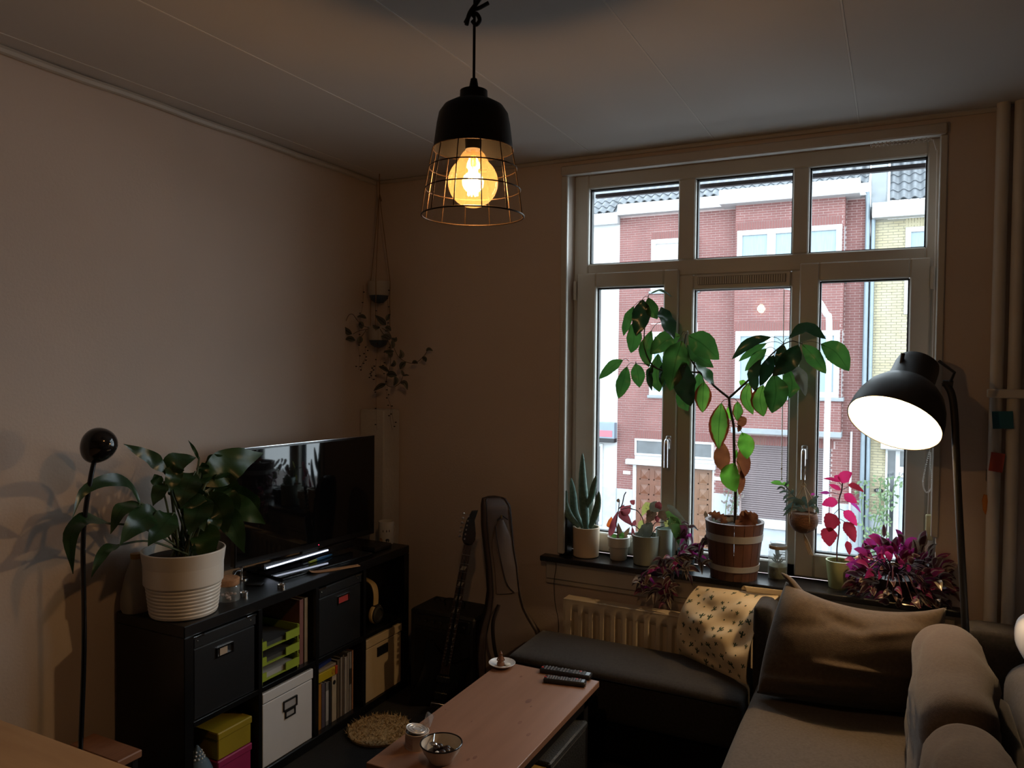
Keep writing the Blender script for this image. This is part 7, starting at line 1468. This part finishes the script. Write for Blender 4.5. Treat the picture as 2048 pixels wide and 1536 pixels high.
# ---- window extras
g = G(); a = Y(1130, 1062, 0.04); g.box((a.x - 0.022, 0.02, SZ), (a.x + 0.018, 0.10, SZ + 0.205), 0.006); t = thing('small_speaker', (a.x, 0.06, SZ), 'slim black speaker at the left end of the window sill', 'speaker'); part('body', g, m_black_pl, t)
g = G(); g.box((a.x - 0.016, 0.017, SZ + 0.03), (a.x + 0.012, 0.021, SZ + 0.19), 0.002); part('grille', g, m_bbox, t)
g = G(); g.tube(smoothpath([(1.178, -0.064, 0.765), Y(1112, 1128, -0.045), Y(1108, 1165, -0.035), Y(1110, 1205, -0.025), Y(1117, 1250, -0.02), (1.20, -0.02, 0.20)], 6), 0.0018, 6); solo('thin_cable', g, m_cord, 'thin dark cable hanging down the wall from the sill', 'cable')
# roller blind bead chain: bunched along the head, hanging in a loop at the right
gb = G(); gb.ball((0, 0, 0), 0.0034, n=7, m=5); bmc = gb.mesh('bead'); bmc.materials.append(m_white_pl)
ch = thing('blind_chain', Y(1855, 985, 0.06), 'white bead chain of the roller blind hanging at the window edge', 'chain')
pts = []
for i in range(60):
    t_ = i / 59; b = Y(1862 - 120 * t_, 283 + 12 * t_ , 0.0); pts.append(b + Vector((0, -0.034, 0.007 * math.sin(i * 1.6))))
for q in pts: inst('bead', bmc, ch, Matrix.Translation(q - ROOTOFF[ch.name]))
loop = smoothpath([Y(1858, 905, 0.07), Y(1850, 940, 0.07), Y(1846, 968, 0.07), Y(1853, 985, 0.07), Y(1864, 972, 0.07), Y(1862, 940, 0.07), Y(1859, 905, 0.07)], 9)
for q in loop: inst('bead', bmc, ch, Matrix.Translation(q - ROOTOFF[ch.name]))
g = G(); g.tube(px_pts([(1874, 300), (1868, 600), (1859, 905)], 0.07), 0.0012, 5); g.tube([Y(1865, 283, 0.0) + Vector((0, -0.034, 0)), Y(1872, 300, 0.06)], 0.0012, 5); part('cord', g, m_white_pl, ch)
cwp = Y(1858, 1080, 0.05); t = thing('cord_weight', cwp, 'pale yellow cord weight hanging on cords at the right window edge', 'weight'); tpz = Y(1858, 1029, 0.05).z
g = G(); g.box((cwp.x - 0.015, 0.035, cwp.z), (cwp.x + 0.015, 0.065, tpz), 0.004); part('weight', g, mat('pale_yellow_wood', (0.50, 0.46, 0.26), 0.5), t)
g = G(); g.tube(px_pts([(1855, 1029), (1858, 960), (1860, 905)], 0.05), 0.0012, 5); g.tube(px_pts([(1862, 1029), (1862, 905)], 0.05), 0.0012, 5); part('cords', g, m_white_pl, t)
bc3 = Vector((Y(1854, 1100, 0.10).x, 0.10, SZ)); g = G(); hz = ztop(bc3, 1060) - SZ; g.lathe([(0.032, 0), (0.034, 0.01), (0.034, hz * 0.75), (0.024, hz * 0.93), (0.0, hz)], bc3, 24); solo('white_canister', g, m_white_pl, 'white plastic canister behind the purple bush', 'canister')
# wand of the middle ventilator
g = G(); w0 = Y(1568, 580, 0.12); w1 = Y(1563, 958, 0.12); g.tube([w0, w1], 0.0022, 6); t = thing('vent_wand', (w1.x, w1.y, w1.z), 'thin clear wand hanging from the window ventilator', 'wand'); part('rod', g, m_white_pl, t)
g = G(); g.ball(Y(1563, 937, 0.12), 0.005, n=8, m=6); g.ball(w1, 0.005, n=8, m=6); part('stops', g, m_white_pl, t)
